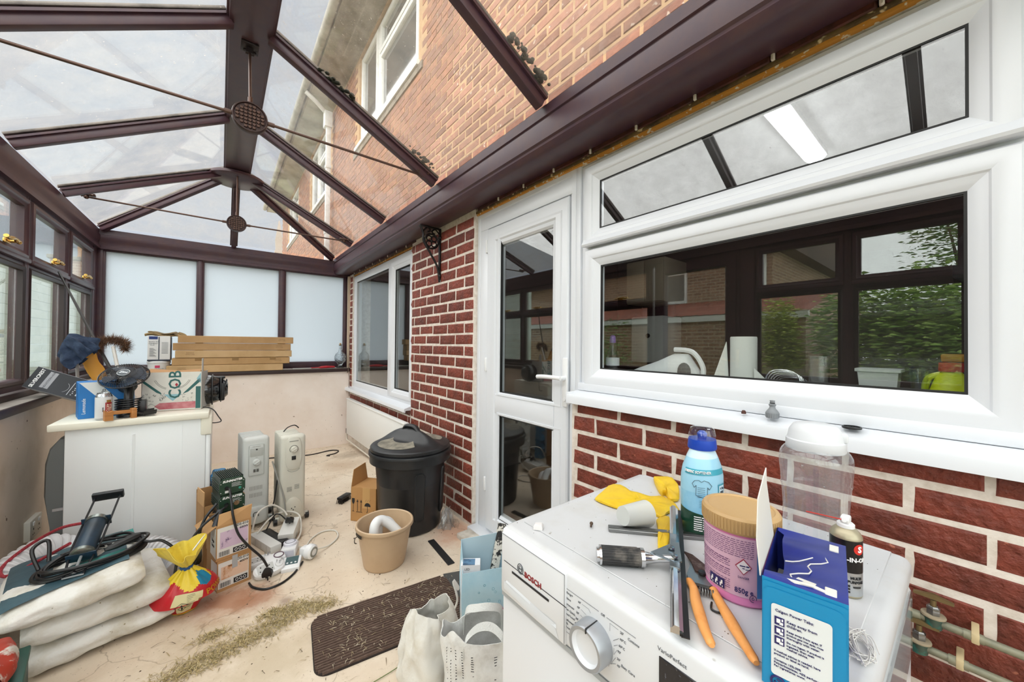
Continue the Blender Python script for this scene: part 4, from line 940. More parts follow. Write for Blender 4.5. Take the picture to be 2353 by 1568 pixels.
# ---- fabric softener bottle
def softener():
    t = thing('softener_bottle', 'sky blue softener bottle with a dark blue cap collar beside the yellow gloves', 'bottle', (.882, .392, .8536))
    sx, sy = 1.0, .78; q = B()
    prof = [(0, 0), (.046, 0), (.05, .006), (.0515, .05), (.052, .10), (.051, .13), (.047, .15), (.038, .172), (.031, .186), (.0285, .192), (0, .192)]
    A = R(-28)      # long axis turned towards the viewer
    q.lathe(prof, 40, sx=sx, sy=sy, mis=[0, 0, 1, 1, 2, 2, 2, 3, 3, 3]); o = q.out('bottle', [mat('softener_green', '#15402e', .35), mat('softener_sky', '#6fb6da', .3, var=('#a9d6ea', 9, .4, .7)), mat('softener_pale', '#9ccfe6', .3), mat('softener_white', '#c9e2ee', .3)], t)
    B().lathe([(0, .19), (.031, .19), (.032, .194), (.030, .212), (0, .212)], 32, sx=sx, sy=.95).out('collar', mat('royal_blue', '#1544b0', .3), t)
    q = B(); q.lathe([(0, .2115), (.0295, .2115), (.031, .222), (.027, .235), (.02, .239), (0, .239)], 10, sx=sx, sy=.95); q.out('cap', glass('clear_cap', (.88, .9, .93), r0=.08, rough=.05), t)
    B().lathe([(0, .212), (.009, .212), (.011, .224), (.006, .23), (0, .23)], 16).out('spout', mat('royal_blue', '#1544b0', .3), t)
    # green lower label with a slanted top, deep print lines
    q = B(); n_ = 24
    vs = []; fs = []
    for i in range(n_+1):
        a = R(150)+R(180)*i/n_; zt = .062-.022*(i/n_)
        for z in (.004, zt):
            vs.append((.0524*math.cos(a), .0524*sy*math.sin(a), z))
    for i in range(n_): fs.append((2*i, 2*i+2, 2*i+3, 2*i+1))
    q.add(vs, fs); q.out('lower_label', mat('bottle_green', '#123d2b', .35), o)
    q = B(); a0 = R(222)
    for k, (z, wd) in enumerate(((.046, .030), (.041, .034), (.036, .034), (.031, .033), (.0265, .034), (.022, .033), (.0175, .02))):
        a = a0-.33; q2 = wd/.052
        wrap_patch(q, .0524, a, a+q2*.55, z, z+.0021, n=6, sy=sy, th=.0012); wrap_patch(q, .0524, a+q2*.6, a+q2, z-.0007, z+.0014, n=4, sy=sy, th=.0012)
    wrap_text(q, '750 ml', .008, .0526, R(255), .010, sy=sy); q.out('small_print', whiteink, o)
    q = B(); wrap_patch(q, .0, R(170), R(300), .139, .151, n=16, sy=sy, th=.001, rf=lambda z: .0517-.0003-(z-.13)*.22); q.out('band', mat('teal_band', '#3f9fb4', .35), o)
    q = B(); wrap_text(q, 'FABRIC SOFTENER', .0078, .0497, R(210), .145, sy=sy, depth=.0018); q.out('lettering', whiteink, o)
    # drawn shirt and dosing mark
    q = B(); sh = [(-.016, .034), (-.006, .036), (0, .032), (.006, .036), (.016, .033), (.024, .024), (.018, .016), (.014, .021), (.013, -.004), (-.013, .002), (-.012, .024), (-.017, .019), (-.022, .027), (-.016, .034)]
    for (x0, z0), (x1, z1) in zip(sh, sh[1:]):
        pp = []
        for kk in range(4):
            u = kk/3; x, z = x0+(x1-x0)*u, z0+(z1-z0)*u; a = R(222)+x/.052; pp.append((.0533*math.cos(a), .0533*sy*math.sin(a), .093+z))
        q.tube(pp, .0005, 4)
    for k in range(6): wrap_patch(q, .052, R(222)-.17, R(222)+.16, .112-.0042*k, .1127-.0042*k, n=4, sy=sy, th=.0008)
    for k in range(5): wrap_patch(q, .052, R(222)-.1, R(222)+.22, .083-.0036*k, .0836-.0036*k, n=4, sy=sy, th=.0008)
    q.out('shirt_print', mat('dark_print', '#34444e', .6), o)
    q = B(); wrap_patch(q, .052, R(268), R(296), .085, .118, n=6, sy=sy, th=.0008); ds = q.out('dose_panel', mat('teal_band', '#3f9fb4', .35), o)
    q = B(); wrap_patch(q, .052, R(271), R(293), .089, .115, n=6, sy=sy, th=.0013); q.out('dose_panel', mat('softener_white', '#c9e2ee', .3), o)
    q = B(); wrap_text(q, '4.5kg', .0072, .0535, R(282), .109, sy=sy); wrap_text(q, '74 ml', .0072, .0535, R(282), .092, sy=sy); wrap_patch(q, .0524, R(275), R(289), .097, .103, n=4, sy=sy, th=.0014); q.out('dose_lettering', mat('dark_print', '#34444e', .6), o)
    t.rotation_euler = (0, 0, R(-12))
softener()

# ---- pink tub with tan lid
def tub():
    t = thing('powder_tub', 'pink powder tub with a tan screw lid in front of the blue bottle', 'tub', (.724, .256, .8536)); t.scale = (.86, .86, .99)
    B().lathe([(0, 0), (.060, 0), (.064, .004), (.0645, .012), (.0625, .016), (.0645, .10), (.066, .118), (.062, .122), (0, .122)], 48).out('tub', mat('pink_plastic', '#dc83b4', .35), t)
    q = B(); n_ = 72
    q.lathe([(0, .118), (.068, .118), (.0695, .121), (.0695, .142), (.066, .146), (.060, .1465), (.058, .1445), (0, .1445)], n_)
    for i in range(n_):
        a = 2*PI*i/n_; q.box(.0690, -.0013, .122, .0703, .0013, .1405, T=Rz(a))
    q.out('lid', mat('tan_plastic', '#bd9a68', .4), t)
    A = R(178); q = B(); wrap_patch(q, .0, A-1.15, A+.95, .016, .114, n=28, th=.0009, rf=lambda z: .0628+(z-.016)*.026); lb = q.out('label', mat('pink_label', '#dcb3c8', .4), t)
    q = B(); r = random.Random(4)
    for k in range(26):
        z = .109-.00335*k
        if k in (9, 10, 15, 20): continue
        x = -1.05; end = .72 if k < 11 else .12
        while x < end:
            w_ = r.uniform(.05, .16); w_ = min(w_, end-x)
            wrap_patch(q, .0, A+x, A+x+w_, z, z+(.0015 if k in (11, 12, 16) else .0010), n=2, th=.0016, rf=lambda zz: .0628+(zz-.016)*.026); x += w_+.025
    q.out('small_print', mat('plum_print', '#6d4470', .6), lb)
    rr = .0628+.045*.026+.0012; q = B()
    def dia(s, mi, th):
        c = [(0, s), (s, 0), (0, -s), (-s, 0)]; pts = []
        for x, z in c:
            a = A+.46+x/rr; pts.append(((rr+th)*math.cos(a), (rr+th)*math.sin(a), .068+z))
        q.add(pts, [(0, 1, 2, 3)], mi)
    dia(.0135, 0, .0018); dia(.0115, 1, .0024); q.out('hazard_diamond', [mat('hazard_red', '#a8324a', .5), mat('hazard_white', '#ece4e8', .5)], lb)
    q = B(); wrap_text(q, 'DANGER', .0046, rr+.002, A+.46, .050); wrap_text(q, '850g e', .0115, rr+.002, A+.47, .028, bold=.0002)
    a = A+.46
    for (dx, dz, w_, h_) in ((-.006, .0015, .009, .0018), (-.002, -.002, .004, .0014), (.004, .0015, .005, .0022), (.003, -.003, .008, .0012)):
        wrap_patch(q, rr, a+(dx)/rr, a+(dx+w_)/rr, .067+dz, .067+dz+h_, n=2, th=.0028)
    q.out('lettering', mat('navy_print', '#2a2560', .5), lb)
    q = B(); wrap_patch(q, rr-.0008, A-.50, A-.02, .020, .036, n=8, th=.0022)
    pc = q.out('pictogram_strip', mat('navy_print', '#2a2560', .5), lb)
    q = B()
    for k in range(3):
        c = A-.42+.15*k
        wrap_patch(q, rr-.0008, c-.03, c+.01, .023, .029, n=2, th=.003); wrap_patch(q, rr-.0008, c, c+.05, .027, .033, n=2, th=.003); wrap_patch(q, rr-.0008, c+.035, c+.055, .0215, .0245, n=2, th=.003)
    q.out('pictogram', whiteink, pc)
    q = B(); wrap_patch(q, rr-.001, A+.80, A+.93, .020, .10, n=3, th=.0022); q.out('blue_edge', mat('blue_print', '#4a7fb5', .5), lb)
    q = B()
    q.tube([((rr+.001)*math.cos(A+.70+.0055*math.cos(p)/rr), (rr+.001)*math.sin(A+.70+.0055*math.cos(p)/rr), .0185+.0055*math.sin(p)) for p in [R(-20)+R(300)*i/16 for i in range(17)]], .0008, 5)
    q.tube([((rr+.001)*math.cos(A+.70+.002*math.cos(p)/rr), (rr+.001)*math.sin(A+.70+.002*math.cos(p)/rr), .0185+.002*math.sin(p)) for p in [R(60)+R(300)*i/12 for i in range(13)]], .0007, 5); q.out('round_mark', mat('plum_print', '#6d4470', .6), lb)
tub()

# ---- blue tablet box with torn top
def tablet_box():
    t = thing('tablet_box', 'torn open blue tablet box with white label at the front of the machine', 'box', (.636, .142, .8536), R(10))
    d, w_, h_ = .083, .041, .140       # half depth (x), half width (y), height
    dk, lt = mat('dark_blue_card', '#1b2a86', .4, var=('#16226e', 8, .4, .7)), mat('light_blue_card', '#1489bd', .35)
    wc = mat('white_card', '#dcd9d2', .7)
    q = B(); q.box(-d, -w_, 0, d, w_, h_-.006, mi=0); q.f.pop(1); q.m.pop(1)
    for f_ in range(len(q.f)): q.m[f_] = 0
    q.m[q.f.index((3, 0, 4, 7))] = 1
    q.box(-d+.002, -w_+.002, .002, d-.002, w_-.002, h_-.07, mi=2)
    q.out('carton', [dk, lt, wc], t)
    # top panel pressed in and torn along its left edge
    def top(u, v):
        x = -d+2*d*u; yl = w_*(.66 - .18*math.sin(u*5.5)*.6) if .08 < u < .93 else w_*.97
        y = -w_+(yl+w_)*v
        return (x, y, h_-.006-.009*math.sin(PI*min(1, max(0, (u-.05)/.9)))*v + .003*math.sin(u*19)*v)
    q = B().grid(top, 26, 8); q.solid(.0009); q.out('torn_lid', dk, t)
    q = B()
    q.tube([(-d+.02+.01*i, .012-.0035*i+.006*math.sin(i*1.4), h_-.0058-.006*math.sin(PI*(.02+.01*i)/(2*d))*.6) for i in range(13)], .0009, 5)
    q.tube([(-d+.06+.008*i, .022-.007*i, h_-.0066-.002*math.sin(i)) for i in range(5)], .0008, 5)
    q.box(d-.032, -w_+.008, h_-.0065, d-.012, -w_+.018, h_-.0052); q.box(-d+.006, -w_+.010, h_-.0063, -d+.024, -w_+.021, h_-.0048, bev=.001, seg=1)
    q.tube([(-d+.012, .022, h_-.006), (-d+.009, .008, h_-.0055), (-d+.013, -.008, h_-.005), (-d+.010, -.022, h_-.0052)], [.0025, .0045, .004, .003], 6, flat=.4); q.out('torn_edge', wc, t)
    q = B(); q.add([(-d+.006, .012, h_-.004), (-d+.03, .006, h_-.008), (-d+.024, -.012, h_-.006), (-d+.008, -.01, h_-.003), (-d+.006, .012, h_-.0046), (-d+.03, .006, h_-.0086), (-d+.024, -.012, h_-.0066), (-d+.008, -.01, h_-.0036)], [(0, 1, 2, 3), (7, 6, 5, 4), (0, 3, 7, 4), (1, 5, 6, 2), (0, 4, 5, 1), (3, 2, 6, 7)]); q.out('torn_scrap', wc, t)
    # raised side flap, white inside and blue outside
    fl = [(-d+.001, 0), (-d+.002, .045), (-d+.018, .092), (-d+.06, .108), (-d+.085, .117), (-d+.10, .09), (-d+.12, .04), (d-.03, .0)]
    q = B(); k = len(fl); ln = lambda zz: w_+.0015+zz*.13-.010*(zz/.11)**2
    q.add([(x, ln(zz), h_-.008+zz) for x, zz in fl]+[(x, ln(zz)+.0012, h_-.008+zz) for x, zz in fl], [tuple(range(k))]+[(i, (i+1) % k, k+(i+1) % k, k+i) for i in range(k)], 0)
    q.add([(x, ln(zz)+.0012, h_-.008+zz) for x, zz in fl], [tuple(reversed(range(k)))], 0)
    q.out('side_flap', [wc], t)
    # rounded lighter front panel with a white label
    def rr(y0, y1, z0, z1, r_, x, n_=5):
        p = []
        for (cy, cz, a) in ((y1-r_, z1-r_, 0), (y0+r_, z1-r_, 90), (y0+r_, z0+r_, 180), (y1-r_, z0+r_, 270)):
            for i in range(n_+1): p.append((x, cy+r_*math.cos(R(a+90*i/n_)), cz+r_*math.sin(R(a+90*i/n_))))
        return p
    q = B(); q.add(rr(-w_+.0005, w_-.0005, -.0, h_-.010, .004, -d-.0012), [tuple(range(24))]); q.add(rr(-w_+.002, w_-.0012, .002, h_-.016, .010, -d-.0020), [tuple(range(24))]); q.out('front_panel', lt, t)
    q = B(); q.add(rr(-.027, .031, .018, h_-.034, .004, -d-.0030), [tuple(range(24))]); lb = q.out('label', mat('label_white', '#dfe3e4', .45), t)
    q = B(); X = -d-.0034; TT = lambda y, z: frame3((X, y, z), (0, -1, 0), (0, 0, 1))
    put_text(q, 'Calgon Power Tabs:', .0046, TT(.027, .0985), align='LEFT')
    for body, y, z, s in (('Keep away from', .0155, .089, .0044), ('children.', .0155, .0845, .0044), ('Keep away from eyes. If', .0155, .0775, .0034), ('product gets into eyes, rinse', .0155, .0737, .0030), ('thoroughly with water.', .0155, .0699, .0034), ('Do not ingest. If product is', .0155, .0640, .0032), ('ingested, then seek', .0155, .0602, .0034), ('medical advice.', .0155, .0564, .0034),
                          ('If medical advice is needed, have', .028, .0485, .0034), ('product or label at hand.', .028, .0447, .0034), ('Contains: 15%-30%', .028, .0375, .0034), ('Polycarboxylates, <5% perfume.', .028, .0337, .0034), ('For ingredients: www.', .028, .0299, .0034)):
        put_text(q, body, s, TT(y, z), align='LEFT')
    q.out('lettering', mat('navy_print', '#2a2560', .5), lb)
    q = B()
    for z in (.086, .074, .062): q.box(X-.0003, .0175, z-.0048, X, .0275, z+.0052)
    pg = q.out('pictogram_tile', mat('navy_print', '#2a2560', .5), lb)
    q = B()
    for z in (.086, .074, .062): q.box(X-.0007, .0215, z-.002, X-.0003, .0255, z+.003).box(X-.0007, .0188, z-.0035, X-.0003, .0225, z-.0005).box(X-.0007, .0188, z+.001, X-.0003, .0203, z+.0038)
    q.out('pictogram', whiteink, pg)
    q = B(); q.tube([(-d-.0032, .024+.007*math.cos(a), .010+.007*math.sin(a)) for a in [R(250)-R(300)*i/18 for i in range(19)]], .0013, 5); q.tube([(-d-.0032, .024+.003*math.cos(a), .010+.003*math.sin(a)) for a in [R(70)+R(300)*i/14 for i in range(15)]], .001, 5); q.out('round_mark', mat('navy_print', '#2a2560', .5), t)
    q = B()
    for k in range(4): q.box(-d-.0026, -.008, .014-.004*k, -d-.002, .014, .0155-.004*k)
    q.out('small_print', mat('navy_print', '#2a2560', .5), t)
tablet_box()

# ---- clear jar bottle behind the box
cj = thing('clear_container', 'tall empty clear plastic container with a frosted lid against the brick wall', 'container', (.955, .200, .8536), R(20))
sq = lambda r, a: r*(1+.06*math.cos(2*a)**2)
def cprof(u, v):
    z = .225*v; a = 2*PI*u
    r_ = .054+.004*math.sin(v*9)*0
    r_ = .0545-.0045*math.sin(PI*min(1, v/.80))**2 + (.0022*math.exp(-((v-.86)/.10)**2)) - (.011*max(0, (v-.90)/.10)**2)
    for vr in (.40, .66): r_ += .0014*math.exp(-((v-vr-.03*math.cos(a+2.2))/.012)**2)
    rr_ = sq(r_, a); return (rr_*math.cos(a), rr_*math.sin(a), z+.0005)
bclear = glass('clear_tub_plastic', (.93, .94, .95), r0=.07, rmax=.75, rough=.06, dirt=.16, dirtcol='#e6e8ec', scale=3)
q = B().grid(cprof, 40, 44, wu=True); q.out('container', bclear, cj)
B().lathe([(0, .0), (.052, .0), (.052, .0008), (0, .0012)], 36).out('base_disc', mat('powder_white', '#dcd8d2', .8), cj)
q = B(); q.lathe([(0, .218), (.0475, .218), (.049, .220), (.0485, .238), (.046, .240), (.043, .256), (.036, .268), (.028, .271), (0, .272)], 40)
q.out('lid', mat('frosted_lid', '#f1f4f8', .35, trans=.25, ior=1.2), cj)
q = B(); q.box(-.02, -.048, .240, .012, -.036, .258, bev=.003); q.out('lid_tab', mat('frosted_lid', '#dfe4ea', .35), cj)
# ---- aerosol can
ac = thing('aerosol_can', 'small black and silver oil spray can with a white nozzle and red straw', 'aerosol can', (.862, .138, .8536)); ac.scale = (.9, .9, .9)
q = B(); q.lathe([(0, 0), (.022, 0), (.024, .002), (.0245, .005), (.0245, .048), (.0245, .108), (.0242, .112), (.022, .116)], 36, mis=[2, 2, 2, 1, 0, 2, 2]); q.lathe([(.0235, .111), (.0215, .118), (.016, .124), (.012, .127), (0, .127)], 36, mi=2)
q.out('can', [mat('can_black', '#18181a', .3, metal=.2), mat('can_silver', '#b4b8bb', .3, metal=.7), mat('can_cream_rim', '#a89f86', .35, metal=.5)], ac)
q = B(); q.lathe([(0, .126), (.0135, .126), (.0135, .132), (.010, .135), (0, .135)], 20); q.box(-.012, -.007, .134, .010, .007, .147, bev=.003); q.cyl((-.01, 0, .141), (-.015, 0, .142), .004, n=10); q.out('nozzle', white_p, ac)
B().cyl((-.012, 0, .1415), (-.03, .055, .1435), .0011, n=6).out('straw', mat('red_straw', '#c0322a', .4), ac)
q = B(); A = R(214); wrap_text(q, '3-IN-ONE', .011, .0247, A+.35, .073, bold=.0003); q.out('lettering', whiteink, ac)
q = B(); q.add([(.0251*math.cos(A+.42), .0251*math.sin(A+.42), .0935)]+[(.0251*math.cos(A+.42+.0098*math.cos(k*PI/12)/.0251), .0251*math.sin(A+.42+.0098*math.cos(k*PI/12)/.0251), .0935+.0098*math.sin(k*PI/12)) for k in range(24)], [(0, 1+k, 1+(k+1) % 24) for k in range(24)]); em = q.out('red_badge', mat('badge_red', '#c92a20', .4), ac)
q = B(); wrap_text(q, 'S', .015, .0254, A+.42, .0935, bold=.0006); q.out('badge_letter', whiteink, em)
q = B(); wrap_text(q, 'MULTI', .0066, .0247, A+.2, .039, bold=.0002); wrap_text(q, 'PURPOSE', .0066, .0247, A+.2, .0315, bold=.0002)
for z in (.024, .0185, .013): wrap_patch(q, .0245, A-.35, A-.18, z-.002, z+.0015, n=2, th=.0006)
wrap_patch(q, .0245, A+.0, A+.55, .021, .024, n=4, th=.0006); q.out('dark_lettering', blackink, ac)
# ---- squeegee
sq_ = thing('window_squeegee', 'window squeegee with a ribbed rubber grip and long steel blade', 'squeegee', (.5, .4, .8536))
O = V((.5, .4, .8536)); L_ = lambda x, y, z: V((x, y, z))-O
q = B(); a, c = L_(.588, .452, .871), L_(.642, .398, .871); dv = (c-a).normalized(); sd = dv.cross(V((0, 0, 1)))
q.tube([a, c], .0165, 20)
for i in range(22):
    an = 2*PI*i/22; off = (V((0, 0, 1))*math.cos(an)+sd*math.sin(an))*.0165; q.tube([a+off, c+off-dv*.008], .0011, 4)
q.out('grip', mat('worn_black_rubber', '#2a2a2b', .7, var=('#77716a', 25, .5, .75)), sq_)
q = B(); q.cyl(a-dv*.004, a, .0175, n=20); q.cyl(a-dv*.009, a-dv*.004, .013, n=20); q.cyl(c-dv*.003, c+dv*.004, .0172, n=20)
q.out('grip_collar', chrome, sq_, kind='stuff'); q = B()
q.tube(spline([c, c+dv*.018, L_(.662, .372, .874), L_(.668, .345, .884)], 4), [.0125, .012, .011, .010, .009, .0085, .008, .0075, .007, .007, .0065, .006, .006][:13], 12); q.out('neck', chrome, sq_)
q = B(); p0, p1, p2, p3 = L_(.655, .385, .880), L_(.700, .366, .886), L_(.652, .337, .884), L_(.668, .345, .884)
pts = [L_(.656, .388, .882), L_(.712, .372, .888), L_(.722, .365, .888), L_(.668, .332, .885), L_(.659, .345, .883)]
q.add(pts+[p-V((0, 0, .003)) for p in pts], [tuple(range(5)), tuple(reversed(range(5, 10)))]+[(i, (i+1) % 5, 5+(i+1) % 5, 5+i) for i in range(5)])
for cxy in ((.690, .364), (.668, .346)): q.lathe([(.006, .0), (.0055, .003), (.002, .004), (.0018, .003), (0, .003)], 14, T=Tr(*L_(cxy[0], cxy[1], .8875)))
q.out('clamp_plate', mat('zinc_plate', '#93a0a8', .25, metal=.9), sq_)
a, c = L_(.528, .2665, .864), L_(.862, .446, .888); dv = (c-a).normalized(); sd = dv.cross(V((0, 0, 1))).normalized(); up = sd.cross(dv).normalized()
TB_ = M((dv, sd, up)).transposed().to_4x4(); TB_.translation = a; ln = (c-a).length
chan = [(1.35*a_, 1.1*b_) for a_, b_ in [(-.0085, -.004), (.0045, -.004), (.0045, .001), (.001, .003), (.0005, .0065), (-.0045, .0075), (-.0065, .004), (-.0085, .003)]]
q = B(); q.prism(chan, ln, 0, TB_ @ M(((0, 0, 1, 0), (1, 0, 0, 0), (0, 1, 0, 0), (0, 0, 0, 1)))); q.out('blade_channel', chrome, sq_)
B().box(-.004, .003, -.0045, ln+.002, .0145, -.0025, T=TB_).box(-.003, .001, -.004, ln, .005, .0, T=TB_).out('rubber_edge', black_p, sq_)
q = B(); q.box(ln*.36, -.012, -.0045, ln*.66, .0055, .0092, bev=.002, T=TB_); q.out('channel_clip', mat('zinc_plate', '#93a0a8', .25, metal=.9), sq_)
# ---- rubber gloves
def glove(name, label, polys, zs):
    t = thing(name, label, 'glove', (0, 0, .8536)); gm = mat('yellow_rubber', '#e8c21e', .45, var=('#d3a616', 12, .4, .75), bump=(28, .25, .004))
    for nm, po, z0, z1, amp in polys:
        cx = sum(p[0] for p in po)/len(po); cy = sum(p[1] for p in po)/len(po)
        ring = spline([(x, y, 0) for x, y in po], 3, closed=True); k = len(ring); q = B(); lp = []
        for s, f in ((.94, 0), (1, .3), (1, .7), (.93, .95), (.72, 1.05), (.4, 1.0), (.12, .98)):
            lp.append([(cx+(p.x-cx)*s, cy+(p.y-cy)*s, z0+(z1-z0)*f+amp*f*math.sin(p.x*70+p.y*90+s*3)) for p in ring])
        q.loft(lp); q.out(nm, gm, t)
    return t
glove('rubber_gloves', 'pair of crumpled yellow rubber gloves beside the blue softener bottle', [
    ('cuff', [(0.807, 0.638), (0.832, 0.652), (0.940, 0.678), (0.934, 0.62), (0.934, 0.582), (0.944, 0.556), (0.972, 0.533), (0.950, 0.49), (0.915, 0.462), (0.894, 0.479), (0.854, 0.478), (0.862, 0.528), (0.831, 0.523), (0.809, 0.583)], 0, .011, .002),
    ('fingers', [(0.836, 0.478), (0.872, 0.466), (0.80, 0.425), (0.728, 0.393), (0.715, 0.398), (0.722, 0.41), (0.795, 0.452)], .0, .009, .001),
    ('upper_glove', [(1.082, 0.628), (1.108, 0.611), (1.100, 0.565), (1.0, 0.505), (0.971, 0.506), (0.969, 0.521), (0.994, 0.542), (0.985, 0.552), (1.047, 0.606)], .0, .016, .003)], None)
# ---- measuring cup on its side, flat strip, screw, packet
mc = thing('measuring_cup', 'frosted plastic measuring cup lying on its side', 'cup', (.765, .492, .8536+.031), rot=(0, 0, R(-12)))
B().lathe([(0, -.038), (.021, -.038), (.030, .036), (.028, .036), (.0195, -.036), (0, -.036)], 36, T=M.Rotation(R(97), 4, 'Y')).out('cup', mat('frosted_cup', '#eceeea', .45, trans=.35, ior=1.15), mc)
st = thing('steel_strip', 'flat dull steel squeegee channel lying under the yellow glove', 'metal strip', (.79, .43, .8536), R(-48.5))
B().box(-.125, -.010, 0, .095, .010, .008, bev=.001, seg=1).box(-.125, -.006, .008, .095, .006, .010).out('strip', steel, st)
sc_ = thing('loose_screw', 'small loose screw on the white machine top', 'screw', (.693, .562, .8536), R(215))
q = B(); q.lathe([(0, -.004), (.004, -.003), (.004, -.001), (.0018, .001), (.0017, .012), (.0004, .018), (0, .018)], 12, T=Tr(0, 0, .004) @ M.Rotation(PI/2, 4, 'Y'))
for i in range(6): q.lathe([(.0017, 0), (.0024, .0006), (.0017, .0012)], 10, T=Tr(.003+.002*i, 0, .004) @ M.Rotation(PI/2, 4, 'Y'))
q.out('screw', mat('rusty_screw', '#5b4a3e', .5, metal=.7), sc_)
pk = thing('small_packet', 'small white paper packet at the front corner of the machine top', 'packet', (.584, .628, .8525), R(40))
q = B(); q.loft([[(-.008, -.01, 0), (.008, -.011, 0), (.009, .010, 0), (-.007, .011, 0)], [(-.009, -.01, .006), (.008, -.011, .008), (.009, .010, .007), (-.007, .011, .009)], [(-.006, -.008, .010), (.006, -.007, .013), (.007, .008, .011), (-.005, .008, .013)]]); q.out('packet', mat('packet_white', '#dcd9d8', .7), pk)
# ---- secateurs
se = thing('secateurs', 'open garden secateurs with orange handles in front of the pink tub', 'secateurs', (.65, .28, .8536))
O = V((.65, .28, .8536)); L2 = lambda x, y, z=.008: V((x-.65, y-.28, z))
orange = mat('orange_grip', '#eca45c', .45, var=('#dd8a3c', 30, .5, .8))
h1 = spline([L2(.662, .318), L2(.645, .300), L2(.615, .282), L2(.570, .250), L2(.543, .227)], 5)
h2 = spline([L2(.672, .280), L2(.650, .262), L2(.620, .235), L2(.595, .212), L2(.560, .178)], 5)
for hh in (h1, h2): B().tube(hh, [(.0064+.0026*math.sin(PI*(i/(len(hh)-1))**1.6+.25)**2)*(1 if 0 < i < len(hh)-1 else .6) for i in range(len(hh))], 12, flat=.85).out('handle', orange, se)
q = B(); pv = L2(.690, .306, .009)
def flat(pts, z, th, mi=0):
    k = len(pts); q.add([(p[0]-.65, p[1]-.28, z) for p in pts]+[(p[0]-.65, p[1]-.28, z+th) for p in pts], [tuple(reversed(range(k))), tuple(range(k, 2*k))]+[(i, (i+1) % k, k+(i+1) % k, k+i) for i in range(k)], mi)
flat([(.655, .312), (.672, .325), (.706, .335), (.730, .352), (.722, .332), (.704, .303), (.680, .280), (.668, .284)], .006, .005, 0)
flat([(.690, .318), (.712, .336), (.736, .362), (.737, .345), (.722, .314), (.702, .292), (.690, .296)], .011, .003, 1)
q.lathe([(0, .004), (.006, .003), (.0065, 0)], 16, mi=2, T=Tr(pv.x, pv.y, .014)); q.out('blades', [mat('worn_alloy', '#8f9293', .35, metal=.8), mat('rusty_blade', '#4a2f27', .5, metal=.5, var=('#7d6a60', 60, .5, .7)), black_p], se)
q = B(); sp = [L2(.648, .292, .008).lerp(L2(.658, .270, .008), i/60)+V((.0045*math.cos(i*.63), .002*math.cos(i*.63), .0055*math.sin(i*.63))) for i in range(61)]
q.tube(sp, .0011, 5); q.out('spring', steel, se)
B().tube(spline([L2(.640, .268, .004), L2(.625, .262, .003), L2(.628, .250, .003), L2(.642, .258, .003)], 5), .0018, 6).out('catch_loop', black_p, se)
# ---- string bundle
tw = thing('string_bundle', 'tangle of thin white string behind the blue box', 'string', (.725, .098, .8536))
q = B(); r = random.Random(11)
for i in range(10):
    a0 = r.uniform(0, 6.28); pts = []
    for k in range(7): pts.append((.045*math.cos(a0+k*1.1)*r.uniform(.3, 1)-.01, .020*math.sin(a0+k*1.3)*r.uniform(.3, 1), .0012+r.uniform(0, .005)))
    q.tube(spline(pts, 5), .0007, 5)
q.out('string', mat('string_white', '#d9d7d3', .9), tw)
# ---- window board bits on the outside sill
hc = thing('hose_connector', 'grey plastic hose connector standing on the white window sill', 'hose connector', (1.366, .392, 1.0565))
q = B(); q.lathe([(0, 0), (.0165, 0), (.0175, .002), (.0175, .018), (.014, .024), (.009, .03), (.0075, .036), (.010, .04), (.010, .043), (.0065, .045), (.0065, .052), (.0075, .055), (0, .056)], 24)
for i in range(20): q.box(.0168, -.0012, .003, .0186, .0012, .016, T=Rz(2*PI*i/20))
q.out('connector', mat('grey_plastic', '#83878b', .5), hc)
B().lathe([(.0066, .0455), (.0078, .047), (.0066, .0485)], 16).out('ring', black_p, hc)
pl = thing('brown_plug', 'tiny brown rubber plug on the white window sill', 'plug', (1.372, .475, 1.0565))
B().lathe([(0, 0), (.007, 0), (.007, .006), (.0045, .011), (0, .0118)], 14).out('plug', mat('brown_rubber', '#4d2c22', .7), pl)
rg = thing('drain_ring', 'black ribbed plastic ring lying on the white window sill', 'ring', (1.372, .207, 1.0565))
q = B(); q.lathe([(.0175, 0), (.0205, 0), (.0215, .003), (.0205, .006), (.0175, .006), (.0175, 0)], 28)
for i in range(8): q.box(-.0178, -.0015, .001, .0178, .0015, .0035, T=Rz(PI*i/8))
q.out('ring', black_p, rg)
